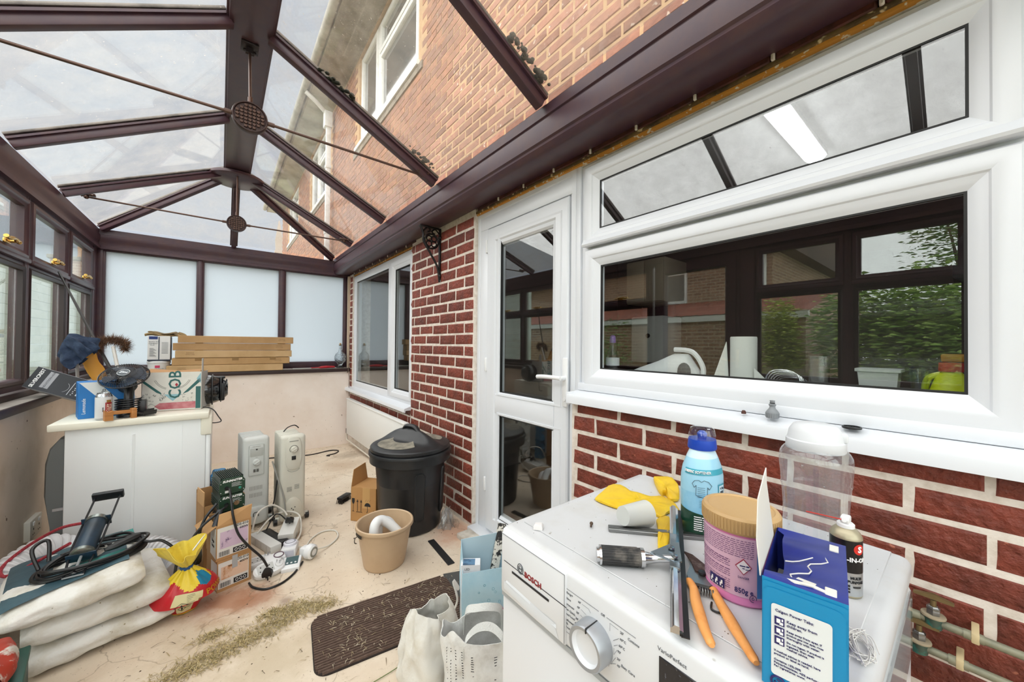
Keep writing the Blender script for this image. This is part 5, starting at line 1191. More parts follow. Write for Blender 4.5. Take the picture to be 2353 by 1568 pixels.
# ---- two old taps with copper pipes on the wall to the right
brass = mat('aged_brass', '#6d6142', .4, metal=.7, var=('#4d5a4a', 40, .4, .7)); cop = mat('painted_pipe', '#8d8a74', .5, var=('#6d7264', 20, .4, .7), metal=.2)
def tap(x, y, z, lab):
    t = thing('pipe_tap', lab, 'tap', (x, y, z))
    q = B(); q.cyl((0, .03, 0), (0, -.9, -.0), .0085, n=14); q.lathe([(.0085, 0), (.0105, 0), (.0105, .03), (.0085, .03)], 14, T=Tr(0, -.045, 0) @ M.Rotation(PI/2, 4, 'X')); q.cyl((0, .02, 0), (-.005, .19, -.01), .011, n=12); q.out('pipe', cop, t)
    q = B(); q.lathe([(0, -.014), (.014, -.014), (.0155, -.008), (.0155, .012), (0, .012)], 20); q.out('valve_body', mat('verdigris_brass', '#4d5f55', .5, metal=.5, var=('#2f8f86', 50, .5, .7)), t)
    B().lathe([(0, .012), (.0205, .012), (.021, .0145), (.020, .017), (0, .017)], 24).out('flange', mat('limescale', '#9d9079', .7), t)
    q = B(); q.lathe([(.012, .017), (.012, .027), (.0105, .029), (.0105, .033), (.0085, .036), (0, .036)], 6); q.lathe([(.0125, .028), (.0125, .032), (0, .0325)], 6); q.out('gland_nut', steel, t)
    q = B(); q.cyl((0, 0, .034), (0, 0, .05), .0055, n=10); q.loft([[(px, py, pz) for px, py, pz in ((-.005, -yy, .052), (.005, -yy, .052), (.005, -yy, .052+hh), (-.005, -yy, .052+hh))] for yy, hh in ((-.032, .005), (-.012, .009), (0, .012), (.012, .009), (.032, .005))]); q.out('tap_handle', mat('bronze_handle', '#7d6c4a', .45, metal=.6), t)
    q = B(); q.box(-.011, -.068, -.011, .05, -.056, .011, bev=.002); q.out('pipe_clip', mat('cream_clip', '#c9b78f', .6), t)
tap(1.335, .058, .632, 'upper brass tap on a wall pipe behind the washing machine')
tap(1.325, .080, .565, 'lower brass tap on a wall pipe behind the washing machine')
# ================================================================== tumble dryer on the left and the things piled on it
app = mat('appliance_white', '#edf1f3', .3); cream = mat('cream_panel', '#ece9da', .35)
dy = thing('tumble_dryer', 'old white tumble dryer side-on with a cream worktop lid, boxes and a fan on top', 'dryer', (-.35, 3.28, 0))
B().box(-.29, -.29, .04, .285, .29, .805, bev=.006).out('body', app, dy)
q = B(); q.box(-.345, -.315, .805, .30, .31, .842, bev=.006); q.out('lid', cream, dy)
B().box(.26, -.298, .70, .315, .30, .815, bev=.008).out('control_panel', cream, dy)
B().box(.283, -.285, .05, .31, .29, .70, bev=.01).out('front_panel', app, dy)
q = B(); q.box(.175, -.2915, .05, .1765, -.289, .80).box(-.04, -.292, .08, -.025, -.287, .75, bev=.0015, seg=1); q.out('side_seam', app, dy)
q = B()
lp = []
for yv in (-.27, -.2, .2, .27):
    s = 1 if abs(yv) < .25 else .75
    lp.append([(-.29-.085*s*x, yv, z) for x, z in ((0, .05), (.55, .06), (.75, .3), (1, .45), (.98, .62), (.8, .70), (.35, .755), (0, .76))])
q.loft(lp); q.out('back_cover', mat('grey_back_cover', '#676b6b', .6), dy)
q = B()
for z in (.12, .33, .52, .70): q.sph((-.296, -.26, z), .006, n=8, k=6)
q.box(-.33, -.272, .38, -.29, -.262, .395); q.out('back_screw', chrome, dy)
for q_ in ((-.25, -.25), (.25, -.25), (-.25, .25), (.25, .25)): B().cyl((q_[0], q_[1], -.0), (q_[0], q_[1], .045), .02, n=12).out('foot', black_p, dy)
ZT = .842
# long hob carton leaning from the sill down on to the dryer
L0 = V((-.872, 3.325, 1.022)); Ld = V((.30, -.045, -.135)).normalized(); up_ = V((.12, .25, .97)); Wd = (up_-Ld*up_.dot(Ld)).normalized(); Td = Wd.cross(Ld)
hb = thing('hob_carton', 'long black and white hob carton leaning from the window sill on to the dryer', 'box')
TH = M((Ld, Td, Wd)).transposed().to_4x4(); TH.translation = L0
# face towards the viewer is the local y = -t side
q = B(); q.box(0, -.0, 0, .42, .20, .125, bev=.002, seg=1, T=TH); q.out('carton', mat('carton_pale', '#cfcfd6', .5), hb)
TF = frame3(L0, Ld, Wd)
b = B(); b.box(.001, .001, .0005, .419, .124, .0016, T=TF); fc = b.out('printed_side', mat('carton_black', '#17181f', .35, var=('#20212c', 6, .4, .7)), hb)
q = B(); TL = TF @ Tr(.052, .052, .0018) @ Rz(PI/2) ; put_text(q, 'SILVERCREST', .021, TF @ Tr(.030, .064, .0018) @ Rz(PI/2) @ M.Rotation(0, 4, 'Z'), bold=.0004, spacing=.9)
q.out('lettering', whiteink, fc)
q = B(); q.box(.060, .020, .0016, .095, .115, .0022, T=TF); gp_ = q.out('grey_panel', mat('panel_grey', '#9fa0a6', .5), fc)
q = B(); put_text(q, 'INDUCTION HOB', .0125, TF @ Tr(.077, .067, .0024) @ Rz(PI/2)); q.out('lettering', mat('carton_black', '#17181f', .4), gp_)
q = B()
for k in range(9): q.box(.192+.003*(k % 2), .02+.010*k, .0016, .197+.003*(k % 2), .024+.010*k, .0021, T=TF)
q.box(.178, .016, .0016, .1805, .092, .0021, T=TF); q.tube([TF @ V((.140+.03*math.cos(a), .052+.03*math.sin(a), .0018)) for a in [R(-60)+R(120)*i/10 for i in range(11)]], .0006, 4)
q.box(.213, .022, .0016, .233, .105, .0022, T=TF).box(.285, .02, .0016, .30, .115, .0022, T=TF); 
for k in range(5): q.sph(tuple(TF @ V((.262, .028+.012*k, .0018))), .0028, n=8, k=4)
q.out('print_marks', mat('print_pale', '#d5d6da', .5), fc)
# lemonade carton
lm = thing('lemonade_carton', 'blue and white lemonade carton with a slanted print behind the beer can', 'box', (-.535, 3.185, ZT), R(15))
b = B(); b.box(-.10, -.065, 0, .12, .065, .205, bev=.002, seg=1); b.out('carton', mat('lemon_blue', '#1b74bd', .45), lm)
q = B(); q.add([(-.0985, -.0655, .204), (-.03, -.0655, .204), (.05, -.0655, .10), (.05, -.0655, .02), (-.02, -.0655, .02), (-.02, -.0655, .105)], [(0, 5, 2, 1), (5, 4, 3, 2)]); q.out('white_band', mat('lemon_white', '#dfe3e4', .5), lm)
q = B(); put_text(q, 'Lemonade', .021, frame3((-.080, -.0656, .07), (0, 0, 1), (-1, 0, 0)), depth=.0004); q.out('lettering', whiteink, lm)
q = B(); put_text(q, 'go', .03, frame3((-.008, -.0662, .15), (.3, 0, .95), (-.95, 0, .3))); q.out('dark_lettering', blackink, lm)
# beer can
bc = thing('beer_can', 'white and red beer can in front of the blue carton', 'can', (-.505, 3.015, ZT))
q = B(); q.lathe([(0, .004), (.024, .004), (.028, 0), (.033, .008), (.0335, .012), (.0335, .128), (.029, .142), (.0265, .146), (.027, .15), (.0255, .15), (.0245, .145), (0, .145)], 36, mis=[1]*4+[0]+[1]*6); q.out('can', [mat('can_white', '#d7d8da', .3), mat('can_alu', '#b9bbbf', .25, metal=.9)], bc)
q = B(); A = R(-62); q.f.clear(); wrap_patch(q, .0335, A-.15, A+.75, .03, .098, n=8, th=.0006); rl = q.out('red_label', mat('beer_red', '#a3222a', .4), bc)
q = B()
def wraptext_v(b, body, size, r, ang, z, mi=0, th=.0011):
    vs, fs = textmesh(body, size, bold=.0003); o = []
    for v in vs:
        a = ang+(-v.y)/r*-1; o.append(((r+th+v.z)*math.cos(a), (r+th+v.z)*math.sin(a), z-v.x))
    b.add(o, fs)
wraptext_v(q, 'STELLA', .0155, .0335, A+.52, .064); wraptext_v(q, 'ARTOIS', .0155, .0335, A+.12, .064); q.out('lettering', mat('cream_print', '#efe3cf', .5), rl)
q = B(); wrap_patch(q, .0335, A-.0, A+.6, .098, .112, n=6, th=.0009); q.out('gold_crest', mat('gold_print', '#a98442', .35, metal=.5), bc)
q = B(); wraptext_v(q, 'BELGIUM', .006, .0335, A-.4, .06, th=.0003); q.out('small_print', blackink, bc)
# desk fan, head tilted up towards the viewer
dfm = mat('fan_black', '#1c1c1f', .35)
fn = thing('desk_fan', 'black desk fan with a round wire grille tilted upwards on the dryer', 'fan', (-.415, 3.06, ZT))
B().lathe([(0, 0), (.049, 0), (.05, .01), (.045, .025), (.03, .035), (.022, .07), (.02, .10), (0, .10)], 32, sx=.95).out('base', dfm, fn)
FC = V((-.022, .03, .235)); fnrm = V((-.08, -.58, .80)).normalized(); fx = V((1, -.12, 0)); fx = (fx-fnrm*fx.dot(fnrm)).normalized(); fy = fnrm.cross(fx)
TFN = M((fx, fy, fnrm)).transposed().to_4x4(); TFN.translation = FC
q = B(); q.tube([(0, 0, .09), (0, .02, .15), tuple(FC-fnrm*.07)], [.02, .022, .03], 14); q.lathe([(0, -.11), (.03, -.11), (.042, -.09), (.042, -.04), (0, -.035)], 24, T=TFN); q.out('motor', dfm, fn)
q = B(); rg_ = .107
for sgn in (1, -1):
    for i in range(60):
        a = 2*PI*i/60; c_, s_ = math.cos(a), math.sin(a); q.tube([TFN @ V((.030*c_, .030*s_, .026*sgn)), TFN @ V((.07*math.cos(a+.12), .07*math.sin(a+.12), .024*sgn)), TFN @ V((.098*math.cos(a+.22), .098*math.sin(a+.22), .014*sgn)), TFN @ V((rg_*math.cos(a+.25), rg_*math.sin(a+.25), 0))], .0011, 4, cap=False)
for rr_, zz in ((.106, 0), (.085, .0195), (.055, .025)):
    for sgn in ((1,) if zz == 0 else (1, -1)): q.tube([TFN @ V((rr_*math.cos(a), rr_*math.sin(a), zz*sgn)) for a in [2*PI*i/48 for i in range(48)]], .0034 if zz == 0 else .0012, 6, closed=True)
q.out('grille', dfm, fn, kind='stuff')
q = B(); q.lathe([(0, .029), (.026, .0285), (.0295, .024), (.029, .018), (0, .018)], 28, T=TFN); hub_ = q.out('badge', mat('fan_badge', '#2c3942', .3), fn)
q = B(); put_text(q, 'Zinc', .021, TFN @ Tr(0, 0, .0296) @ Rz(R(-8)), bold=.0004, shear=.2); q.tube([TFN @ V((.0265*math.cos(a), .0265*math.sin(a), .0285)) for a in [2*PI*i/30 for i in range(30)]], .0012, 5, closed=True); q.out('badge_lettering', mat('badge_silver', '#cfd3d6', .3, metal=.6), hub_)
for k in range(4):
    q = B(); a0 = k*PI/2+.3
    q.grid(lambda u, v: tuple(TFN @ V(((.026+.066*v)*math.cos(a0+(u-.5)*(1.25-.2*v)), (.026+.066*v)*math.sin(a0+(u-.5)*(1.25-.2*v)), .012*(u-.5)*2-.002))), 8, 6); q.solid(.0012); q.out('blade', mat('fan_blade', '#2e3b4f', .3), fn)
B().box(.04, -.02, 0, .075, .04, .09, bev=.004).out('control_box', dfm, fn)
q = B(); pts = []
for i in range(70):
    a = i*.55; pts.append((.054*math.cos(a), .046*math.sin(a), .03+.0011*i))
q.tube(pts, .004, 6); q.out('coiled_cord', black_p, fn)
# wooden holder and black scoop in front
wo = thing('wooden_block_tool', 'small orange wooden holder with cut ends at the edge of the dryer lid', 'wooden tool', (-.43, 2.985, ZT), R(20))
wd = mat('orange_wood', '#c18346', .5, stretch=(1, 12, 12), var=('#a66b35', 6, .4, .7))
q = B(); q.box(-.05, -.012, .03, .055, .014, .048, bev=.003); q.out('bar', wd, wo)
q = B(); q.prism([(-.068, 0), (-.035, 0), (-.035, .052), (-.055, .045), (-.068, .058)], .034, 0, M(((1, 0, 0, 0), (0, 0, -1, .02), (0, 1, 0, 0), (0, 0, 0, 1)))); q.out('end_block', wd, wo)
B().box(.035, -.018, 0, .058, .018, .056, bev=.003).out('end_block', wd, wo)
bsn = thing('black_scoop', 'small black plastic scoop lying beside the wooden holder', 'scoop', (-.325, 3.03, ZT), R(15))
q = B().grid(lambda u, v: (.055*(v-.5)-.0, .04*math.sin((u-.5)*PI)*(.75+.25*v), .034-.030*math.cos((u-.5)*PI)+.004*v), 14, 6); q.solid(.003); q.out('bowl', black_p, bsn)
B().tube([(-.02, 0, .012), (-.06, 0, .028), (-.09, .005, .034)], [.008, .007, .008], 10).out('handle', black_p, bsn)
# beer carton
cb = thing('beer_carton', 'white printed beer carton with green lettering reading COB on the dryer', 'box', (-.222, 3.235, ZT), R(-10))
q = B(); W2, D2, H2 = .145, .075, .245
q.box(-W2, -D2, 0, W2, D2, .003, mi=1).box(-W2, -D2, 0, W2, -D2+.003, H2, mi=0).box(-W2, D2-.003, 0, W2, D2, H2, mi=1).box(-W2, -D2, 0, -W2+.003, D2, H2, mi=1).box(W2-.003, -D2, 0, W2, D2, H2, mi=2)
q.out('carton', [mat('carton_white', '#d9d7d0', .55, var=('#c9c6bd', 8, .45, .75)), cardin, mat('carton_side', '#c4c6c2', .6)], cb)
q = B(); q.add([(-W2+.01, -D2+.002, H2), (W2-.01, -D2+.002, H2), (W2-.02, -D2+.08, H2+.014), (0, -D2+.095, H2+.004), (-W2+.02, -D2+.075, H2+.02), (-W2+.01, -D2+.002, H2-.002), (W2-.01, -D2+.002, H2-.002), (W2-.02, -D2+.08, H2+.012), (0, -D2+.095, H2+.002), (-W2+.02, -D2+.075, H2+.018)], [(0, 1, 2, 3, 4), (9, 8, 7, 6, 5), (0, 5, 6, 1), (1, 6, 7, 2), (2, 7, 8, 3), (3, 8, 9, 4), (4, 9, 5, 0)]); q.out('torn_flap', cardin, cb)
B().box(W2-.004, -D2+.01, H2-.005, W2-.001, -D2+.045, H2+.085, bev=.001, seg=1).out('raised_flap', mat('carton_side', '#c4c6c2', .6), cb)
FR = lambda x, z: frame3((x, -D2-.0004, z), (1, 0, 0), (0, 0, 1))
q = B(); put_text(q, 'COB', .085, frame3((.015, -D2-.0006, .165), (0, 0, 1), (-1, 0, 0)), bold=.0012); q.out('lettering', mat('carton_green', '#2b5f5e', .5), cb)
q = B(); q.add([(.012, -D2-.0012, .165), (.02, -D2-.0012, .177), (.028, -D2-.0012, .165), (.02, -D2-.0012, .153)], [(0, 1, 2, 3)]); q.out('red_diamond', mat('carton_red', '#a8283a', .5), cb)
q = B()
def poly(b, pts, y, mi=0): b.add([(x, y, z) for x, z in pts], [tuple(range(len(pts)))], mi)
poly(q, [(-.14, .20), (-.055, .118), (-.05, .105), (-.075, .118), (-.143, .185)], -D2-.0006); poly(q, [(.133, .205), (.06, .118), (.05, .105), (.078, .118), (.14, .185)], -D2-.0006); q.out('green_print', mat('carton_green', '#2b5f5e', .5), cb); q = B()
poly(q, [(.115, .008), (.140, .008), (.140, .15), (.115, .15)], -D2-.0006); q.out('green_print', mat('carton_green', '#2b5f5e', .5), cb)
q = B(); poly(q, [(-.04, .105), (.045, .105), (.003, .062)], -D2-.0006); q.out('blue_print', mat('carton_blue', '#8fb9c4', .5), cb); q = B(); poly(q, [(.118, .2), (.14, .24), (.14, .17)], -D2-.0006); q.out('blue_print', mat('carton_blue', '#8fb9c4', .5), cb)
q = B(); poly(q, [(-.06, .012), (.114, .012), (.114, .055), (-.06, .052), (-.085, .032)], -D2-.0006); pk_ = q.out('pink_print', mat('carton_pink', '#b05a64', .5, var=('#c98a8e', 18, .4, .7)), cb)
q = B(); r = random.Random(5)
for k in range(60):
    x = r.uniform(-.135, .105); z = r.uniform(.06, .11)
    if abs(x) < .04+(.1-z)*.2: continue
    a = r.uniform(0, 6.28); s = r.uniform(.003, .008); q.tube([(x, -D2-.0006, z), (x+s*math.cos(a), -D2-.0006, z+s*math.sin(a)), (x+s*math.cos(a+1)*1.5, -D2-.0006, z+s*math.sin(a+1)*1.5)], .0006, 4)
for rr_ in (.085, .092):
    for (a0, a1) in ((200, 250), (290, 340)): q.tube([(.0+rr_*math.cos(a), -D2-.0006, .225+rr_*math.sin(a)) for a in [R(a0)+R(a1-a0)*i/10 for i in range(11)]], .0007, 4)
put_text(q, '12', .014, FR(-.13, .04)); put_text(q, 'CAN', .018, frame3((-.045, -D2-.0006, .08), (.7, 0, .7), (-.7, 0, .7)))
q.tube([(-.12, -D2-.0006, .032), (-.1, -D2-.0006, .05), (-.075, -D2-.0006, .032), (-.1, -D2-.0006, .014), (-.12, -D2-.0006, .032)], .0008, 4); q.out('line_print', mat('dark_line_print', '#3c4546', .6), cb)
# black glossy domed thing with its lead
kt = thing('domed_helmet', 'glossy black domed helmet-like shell at the right end of the dryer lid', 'helmet', (-.06, 3.31, ZT+.002))
gb = mat('gloss_black', '#101114', .12, coat=.6)
q = B(); lp = []
for i in range(9):
    t_ = i/8; x = -.06+.165*t_; r_ = .105*math.sqrt(max(0.02, 1-(t_*.92)**2.4)); lp.append([(x, r_*1.0*math.cos(a), .105+r_*math.sin(a)) for a in [2*PI*k/28 for k in range(28)]])
q.loft(lp); q.out('shell', gb, kt)
q = B()
for x, r_ in ((.02, .1035), (.066, .088)): q.tube([(x, r_*math.cos(a), .105+r_*math.sin(a)) for a in [2*PI*k/32 for k in range(32)]], .004, 6, closed=True)
q.out('rib', black_p, kt)
q = B(); q.box(.03, -.03, .178, .090, .03, .196, bev=.008); q.box(.062, -.075, .03, .088, -.045, .15, bev=.01); q.out('strap', black_p, kt)
B().lathe([(.018, 0), (.024, .004), (.018, .008), (.012, .004), (.018, 0)], 20, T=Tr(.094, -.02, .155) @ M.Rotation(PI/2, 4, 'Y')).out('chrome_ring', chrome, kt)
cd_ = thing('hanging_lead', 'thin black lead hanging off the right end of the dryer lid', 'cable', (-.06, 3.15, ZT))
B().tube(spline([(-.04, .05, .004), (.0, .0, .005), (.03, -.03, -.01), (.055, -.06, -.05), (.07, -.08, -.078), (.05, -.085, -.086), (.018, -.08, -.085)], 8), .0032, 8).out('lead', black_p, cd_)
# ---- things standing behind on the sill: pole, mop, dusters
po = thing('black_pole', 'thin black pole leaning from the dryer up against the side window', 'pole')
pa, pb_ = V((-.925, 4.12, 1.78)), V((-.452, 3.41, .852)); B().tube([pa, pa.lerp(pb_, .55), pb_], [.006, .009, .012], 10).out('pole', mat('pole_black', '#211d1c', .45), po)
q = B(); m_ = pa.lerp(pb_, .57)
q.tube(spline([m_, m_+V((-.05, 0, -.015)), m_+V((-.10, .02, .005)), m_+V((-.14, .03, -.02))], 4), .0022, 5); q.tube(spline([m_+V((.01, 0, .04)), m_+V((-.02, 0, .045)), m_+V((-.03, 0, .06))], 4), .002, 5); q.out('loose_tie', mat('grey_string', '#8f8b86', .8), po)
# ---- blue cloth bundle, yellow duster handle, brown fluffy duster
mp_ = thing('cloth_bundle', 'dark navy cloth bundle draped on a stick behind the hob carton', 'cloth', (-.70, 3.475, 1.225))
q = B()
def cloth(u, v):
    a = 2*PI*u; r_ = (.072+.014*math.sin(5*a+2*v)+.010*math.sin(11*a+2-3*v)+.03*noise.noise(V((math.cos(a)*2.5, math.sin(a)*2.5, v*4))))*(math.sin(PI*min(.97, .08+.92*v*.62)))**.7
    return (r_*math.cos(a)*1.1+.07*(v-.4)*0, r_*math.sin(a)*.8, .08-.15*v + .02*math.cos(a))
q.grid(cloth, 48, 14, wu=True, T=M.Rotation(R(-35), 4, 'Y')); q.out('cloth', mat('navy_cloth', '#25344c', .9, bump=(40, .7, .01), var=('#3d4d66', 20, .45, .7)), mp_)
B().tube([(.0, 0, -.05), (.0, .06, -.37)], .008, 8).out('stick', mat('grey_string', '#8f8b86', .8), mp_)
yb = thing('yellow_roll', 'crumpled yellow paper wrapped roll standing behind the fan', 'roll', (-.600, 3.575, .99), rot=(R(8), R(-20), 0))
q = B().grid(lambda u, v: ((.030+.006*math.sin(3*2*PI*u+9*v)*math.sin(13*v+u*9))*math.cos(2*PI*u)*(1.25), (.026+.004*math.sin(17*v))*math.sin(2*PI*u), -.14+.38*v+.01*math.sin(2*PI*u)*(v > .9)), 24, 22, wu=True); q.out('wrapper', mat('yellow_wrap', '#d3973a', .55, bump=(30, .4, .006)), yb)
B().cyl((0, 0, -.14), (0, 0, .232), .02, n=14).out('core', cardin, yb)
fd = thing('fluffy_duster', 'brown fluffy duster with a white ribbed handle behind the fan', 'duster', (-.585, 3.66, 1.25)); fd.scale = (.85, .85, .85)
q = B(); r = random.Random(3)
arc = [V((.135*math.cos(a)*.62, 0.02*math.sin(a), .055*math.sin(a)-.01)) for a in [R(-150)-R(225)*i/20 for i in range(21)]]
for p in arc:
    for k in range(130):
        d = V((r.gauss(0, 1), r.gauss(0, 1), r.gauss(0, 1))).normalized(); l_ = r.uniform(.035, .075); s_ = d.cross(V((.3, .5, .8))).normalized()*.0022
        q.add([p-s_, p+s_, p+d*l_], [(0, 1, 2)], r.randrange(2))
q.out('fluff', [mat('fluff_brown', '#8a6a52', .95), mat('fluff_dark', '#6d5140', .95)], fd, kind='stuff')
q = B(); q.tube(arc, .014, 8); q.out('core', mat('fluff_dark', '#6d5140', .95), fd)
q = B(); hp = [V((.012, 0, -.01)).lerp(V((.09, -.2, -.30)), i/16) for i in range(17)]; q.tube(hp, [.0105 if i % 2 else .0125 for i in range(17)], 12); q.out('handle', mat('ribbed_white', '#d5d3cc', .5), fd)
# ---- on the end sill: paint pots with gloves, flat cartons, red tool, decanter
pp = thing('paint_pot', 'squat white tub standing under the paint pot on the end sill', 'tub', (-.505, 5.335, .948))
B().lathe([(0, 0), (.078, 0), (.082, .01), (.088, .105), (.093, .108), (.093, .125), (.086, .13), (0, .13)], 36).out('tub', mat('pot_white', '#dedede', .4), pp)
q = B(); wrap_patch(q, .0865, R(-105), R(-80), .06, .085, n=4, th=.0015); q.out('pink_mark', mat('mark_pink', '#c2345c', .5), pp)
q = B(); wrap_text(q, 'GROUT', .022, .089, R(-85), .045); q.out('lettering', greyink, pp)
p2 = thing('paint_pot', 'tall white filler pot with navy print and gloves on top, on the end sill', 'paint pot', (-.50, 5.335, .948+.131))
q = B(); q.loft([[(x*s, y*s, z) for x, y in ((-.085, -.075), (.085, -.075), (.09, 0), (.085, .075), (-.085, .075), (-.09, 0))] for s, z in ((.97, 0), (1, .01), (1, .255), (.97, .26))]); q.out('pot', mat('pot_white', '#dedede', .4), p2)
q = B(); q.box(-.0875, -.0775, .0, .0875, .0775, .016, bev=.004).box(-.004, -.0765, .016, .004, -.0748, .25).box(.08, -.05, .016, .091, .05, .25, bev=.002); q.out('navy_edge', mat('navy_pot', '#232b3d', .45), p2)
q = B(); q.box(-.075, -.0768, .225, -.01, -.0752, .255); q.out('blue_badge', mat('badge_blue', '#223a7d', .5), p2)
q = B(); FT = lambda x, z: frame3((x, -.0772, z), (1, 0, 0), (0, 0, 1))
put_text(q, 'QUICK SET', .015, FT(-.04, .20)); put_text(q, 'CEMENT', .018, FT(-.042, .18)); put_text(q, 'FILLER', .012, FT(-.05, .164))
for k in range(9): q.box(-.07, -.0772, .13-.010*k, -.07+.05*(.6+.4*((k*7) % 3)/2), -.0766, .133-.010*k); q.box(.02, -.0772, .19-.014*k, .07, -.0766, .193-.014*k)
q.out('lettering', mat('navy_pot', '#232b3d', .45), p2)
gl_ = thing('work_gloves', 'stiff dirty tan work gloves lying over the tall white pot', 'gloves', (-.485, 5.325, .948+.131+.262))
for k, (dx, dy, rz, lab) in enumerate(((0, 0, .1, 0), (.03, .01, -.25, 1))):
    q = B().grid(lambda u, v: (-.13+.29*u+.0, (.05+.012*math.sin(7*u))*(2*v-1)*(1 if u < .6 else 1.05), .012+.018*k+.012*math.sin(9*u+k)*(1-u*.3)+.009*math.sin(8*v+5*u)-.10*max(0, u-.74)**1.1*2.0*(k+.3)), 26, 10, T=Tr(dx, dy, 0) @ Rz(rz)); q.solid(.010)
    q.out('glove', mat('tan_glove_a', '#b49a6e', .9, var=('#77603f', 14, .4, .7), bump=(50, .4, .004)) if k == 0 else mat('tan_glove_b', '#a08b68', .9, var=('#5d4c38', 14, .4, .7), bump=(50, .4, .004)), gl_)
    for f_ in range(3):
        B().tube(spline([(.10+dx, -.035+.03*f_+dy, .018+.018*k), (.15+dx, -.04+.033*f_+dy, .0+.006*f_), (.185+dx, -.045+.034*f_+dy, -.03-.012*f_)], 4), [.011]*8+[.007], 8).out('finger', mat('tan_glove_a', '#b49a6e', .9), gl_)
fl5 = [(-.44, .60, .948), (-.40, .67, .948+.0805), (-.375, .690, .948+.161), (-.395, .680, .948+.2415), (-.355, .705, .948+.322)]
lbs = ['lowest', 'second lowest', 'middle', 'second highest', 'topmost']
cm_ = [mat('flat_carton_%d' % i, c, .85, var=(c2, 5, .4, .7)) for i, (c, c2) in enumerate((('#c9a87c', '#bb9a6c'), ('#bf9b6d', '#b18d5f'), ('#cbab80', '#bc9b6e'), ('#b9956a', '#aa865b'), ('#c09c70', '#b18c60')))]
for i, (x0, x1, z) in enumerate(fl5):
    xm = (x0+x1)/2; t = thing('flat_carton', 'flat brown cardboard carton, %s of the five stacked on the end sill' % lbs[i], 'box', (xm, 5.31+(-.006, .004, -.004, .006, -.002)[i], z), group='flat cartons stacked on the end sill')
    hw = (x1-x0)/2; B().box(-hw, -.07, 0, hw, .07, .0775, bev=.004, seg=1).out('carton', cm_[i], t)
    q = B(); s = -1 if i in (0, 2) else 1; xc = s*(hw-.12)
    put_text(q, 'HANDLE', .016, frame3((xc, -.0706, .052), (1, 0, 0), (0, 0, 1))); put_text(q, 'WITH CARE', .014, frame3((xc, -.0706, .034), (1, 0, 0), (0, 0, 1)))
    q.out('lettering', mat('carton_print', '#7d6240', .8), t)
    if i == 1:
        for xx in (-.32, .0, .36): B().box(xx-.03, -.0712, .045, xx+.03, .02, .0802).out('tape_tab', mat('brown_tape', '#8d6a38', .4), t)
rt = thing('red_tool', 'thin red plastic tool lying on the end sill left of the decanter', 'tool', (1.05, 5.315, .948))
q = B(); q.tube(spline([(-.14, 0, .01), (-.05, .0, .012), (.0, .0, .014), (.08, 0, .018), (.15, .0, .015)], 5), [.006]*6+[.008, .012, .016, .018, .018, .018, .018, .018, .016, .016, .014, .014, .013, .012, .010], 10); q.out('body', mat('tool_red', '#b2202a', .4), rt)
B().box(-.34, -.02, 0, -.13, .02, .012, bev=.004).out('blade', mat('pale_blade', '#b9b7b4', .5), rt)
dc = thing('glass_decanter', 'cut glass decanter standing on the end sill beside the brick wall', 'decanter', (1.27, 5.325, .948))
cut = mat('cut_glass', '#eef2f4', .05, trans=1, ior=1.45, bump=(45, .6, .01))
q = B(); q.lathe([(0, .0), (.045, 0), (.048, .006), (.022, .03), (.03, .05), (.066, .10), (.072, .14), (.06, .185), (.026, .22), (.018, .25), (.018, .30), (.024, .315), (.018, .315), (.013, .30), (.012, .25), (.02, .22), (.05, .18), (.06, .14), (.05, .10), (.02, .06), (0, .055)], 32); q.out('decanter', cut, dc)
q = B(); r = random.Random(2)
for i in range(9):
    for k in range(4):
        a = 2*PI*(i+.5*(k % 2))/9; z = .09+.03*k; rr_ = [.062, .071, .069, .056][k]; q.lathe([(0, .004), (.012, .0), (.013, -.002)], 4, T=Tr(rr_*math.cos(a), rr_*math.sin(a), z) @ Rz(a) @ M.Rotation(PI/2, 4, 'Y'))
q.out('cut_facets', cut, dc, kind='stuff')
B().cyl((0, 0, .30), (0, 0, .335), .014, .012, n=14).out('stopper', mat('cork', '#b89b74', .9), dc)
wl = thing('dangling_wire', 'thin brown wires hanging from the corner by the far window', 'wire', (1.372, 5.17, .90))
q = B(); q.tube(spline([(0, .1, .10), (-.02, .06, .05), (-.015, .03, -.08), (-.02, .02, -.2), (-.012, .03, -.33)], 6), .004, 6); q.tube(spline([(0, .12, .02), (-.03, .08, -.02), (-.02, .06, .06), (.0, .1, .3), (-.0, .11, .5)], 6), .003, 6); q.out('wire', mat('wire_brown', '#5d4a3d', .7), wl)
# ---- panel radiator under the far window
rd = thing('wall_radiator', 'white flat panel radiator on the brick wall under the far window', 'radiator', (1.355, 4.10, 0))
q = B(); q.box(-.055, -.93, .10, -.012, 1.0, .555, bev=.012); q.box(-.06, -.93, .545, -.008, 1.0, .565, bev=.006); q.out('panel', mat('radiator_white', '#e2e2df', .35), rd)
q = B(); q.tube(spline([(-.035, 1.03, .12), (-.035, 1.03, .02), (-.035, .8, .015), (-.035, -.8, .015)], 5), .009, 8); q.out('pipe', mat('pipe_cream', '#d7cfc2', .5), rd)
B().cyl((-.035, 1.03, .10), (-.035, 1.03, .16), .016, n=12).out('valve', black_p, rd)
for yv in (-.7, .7): B().box(-.014, yv-.02, .2, .03, yv+.02, .5).out('bracket', chrome, rd)
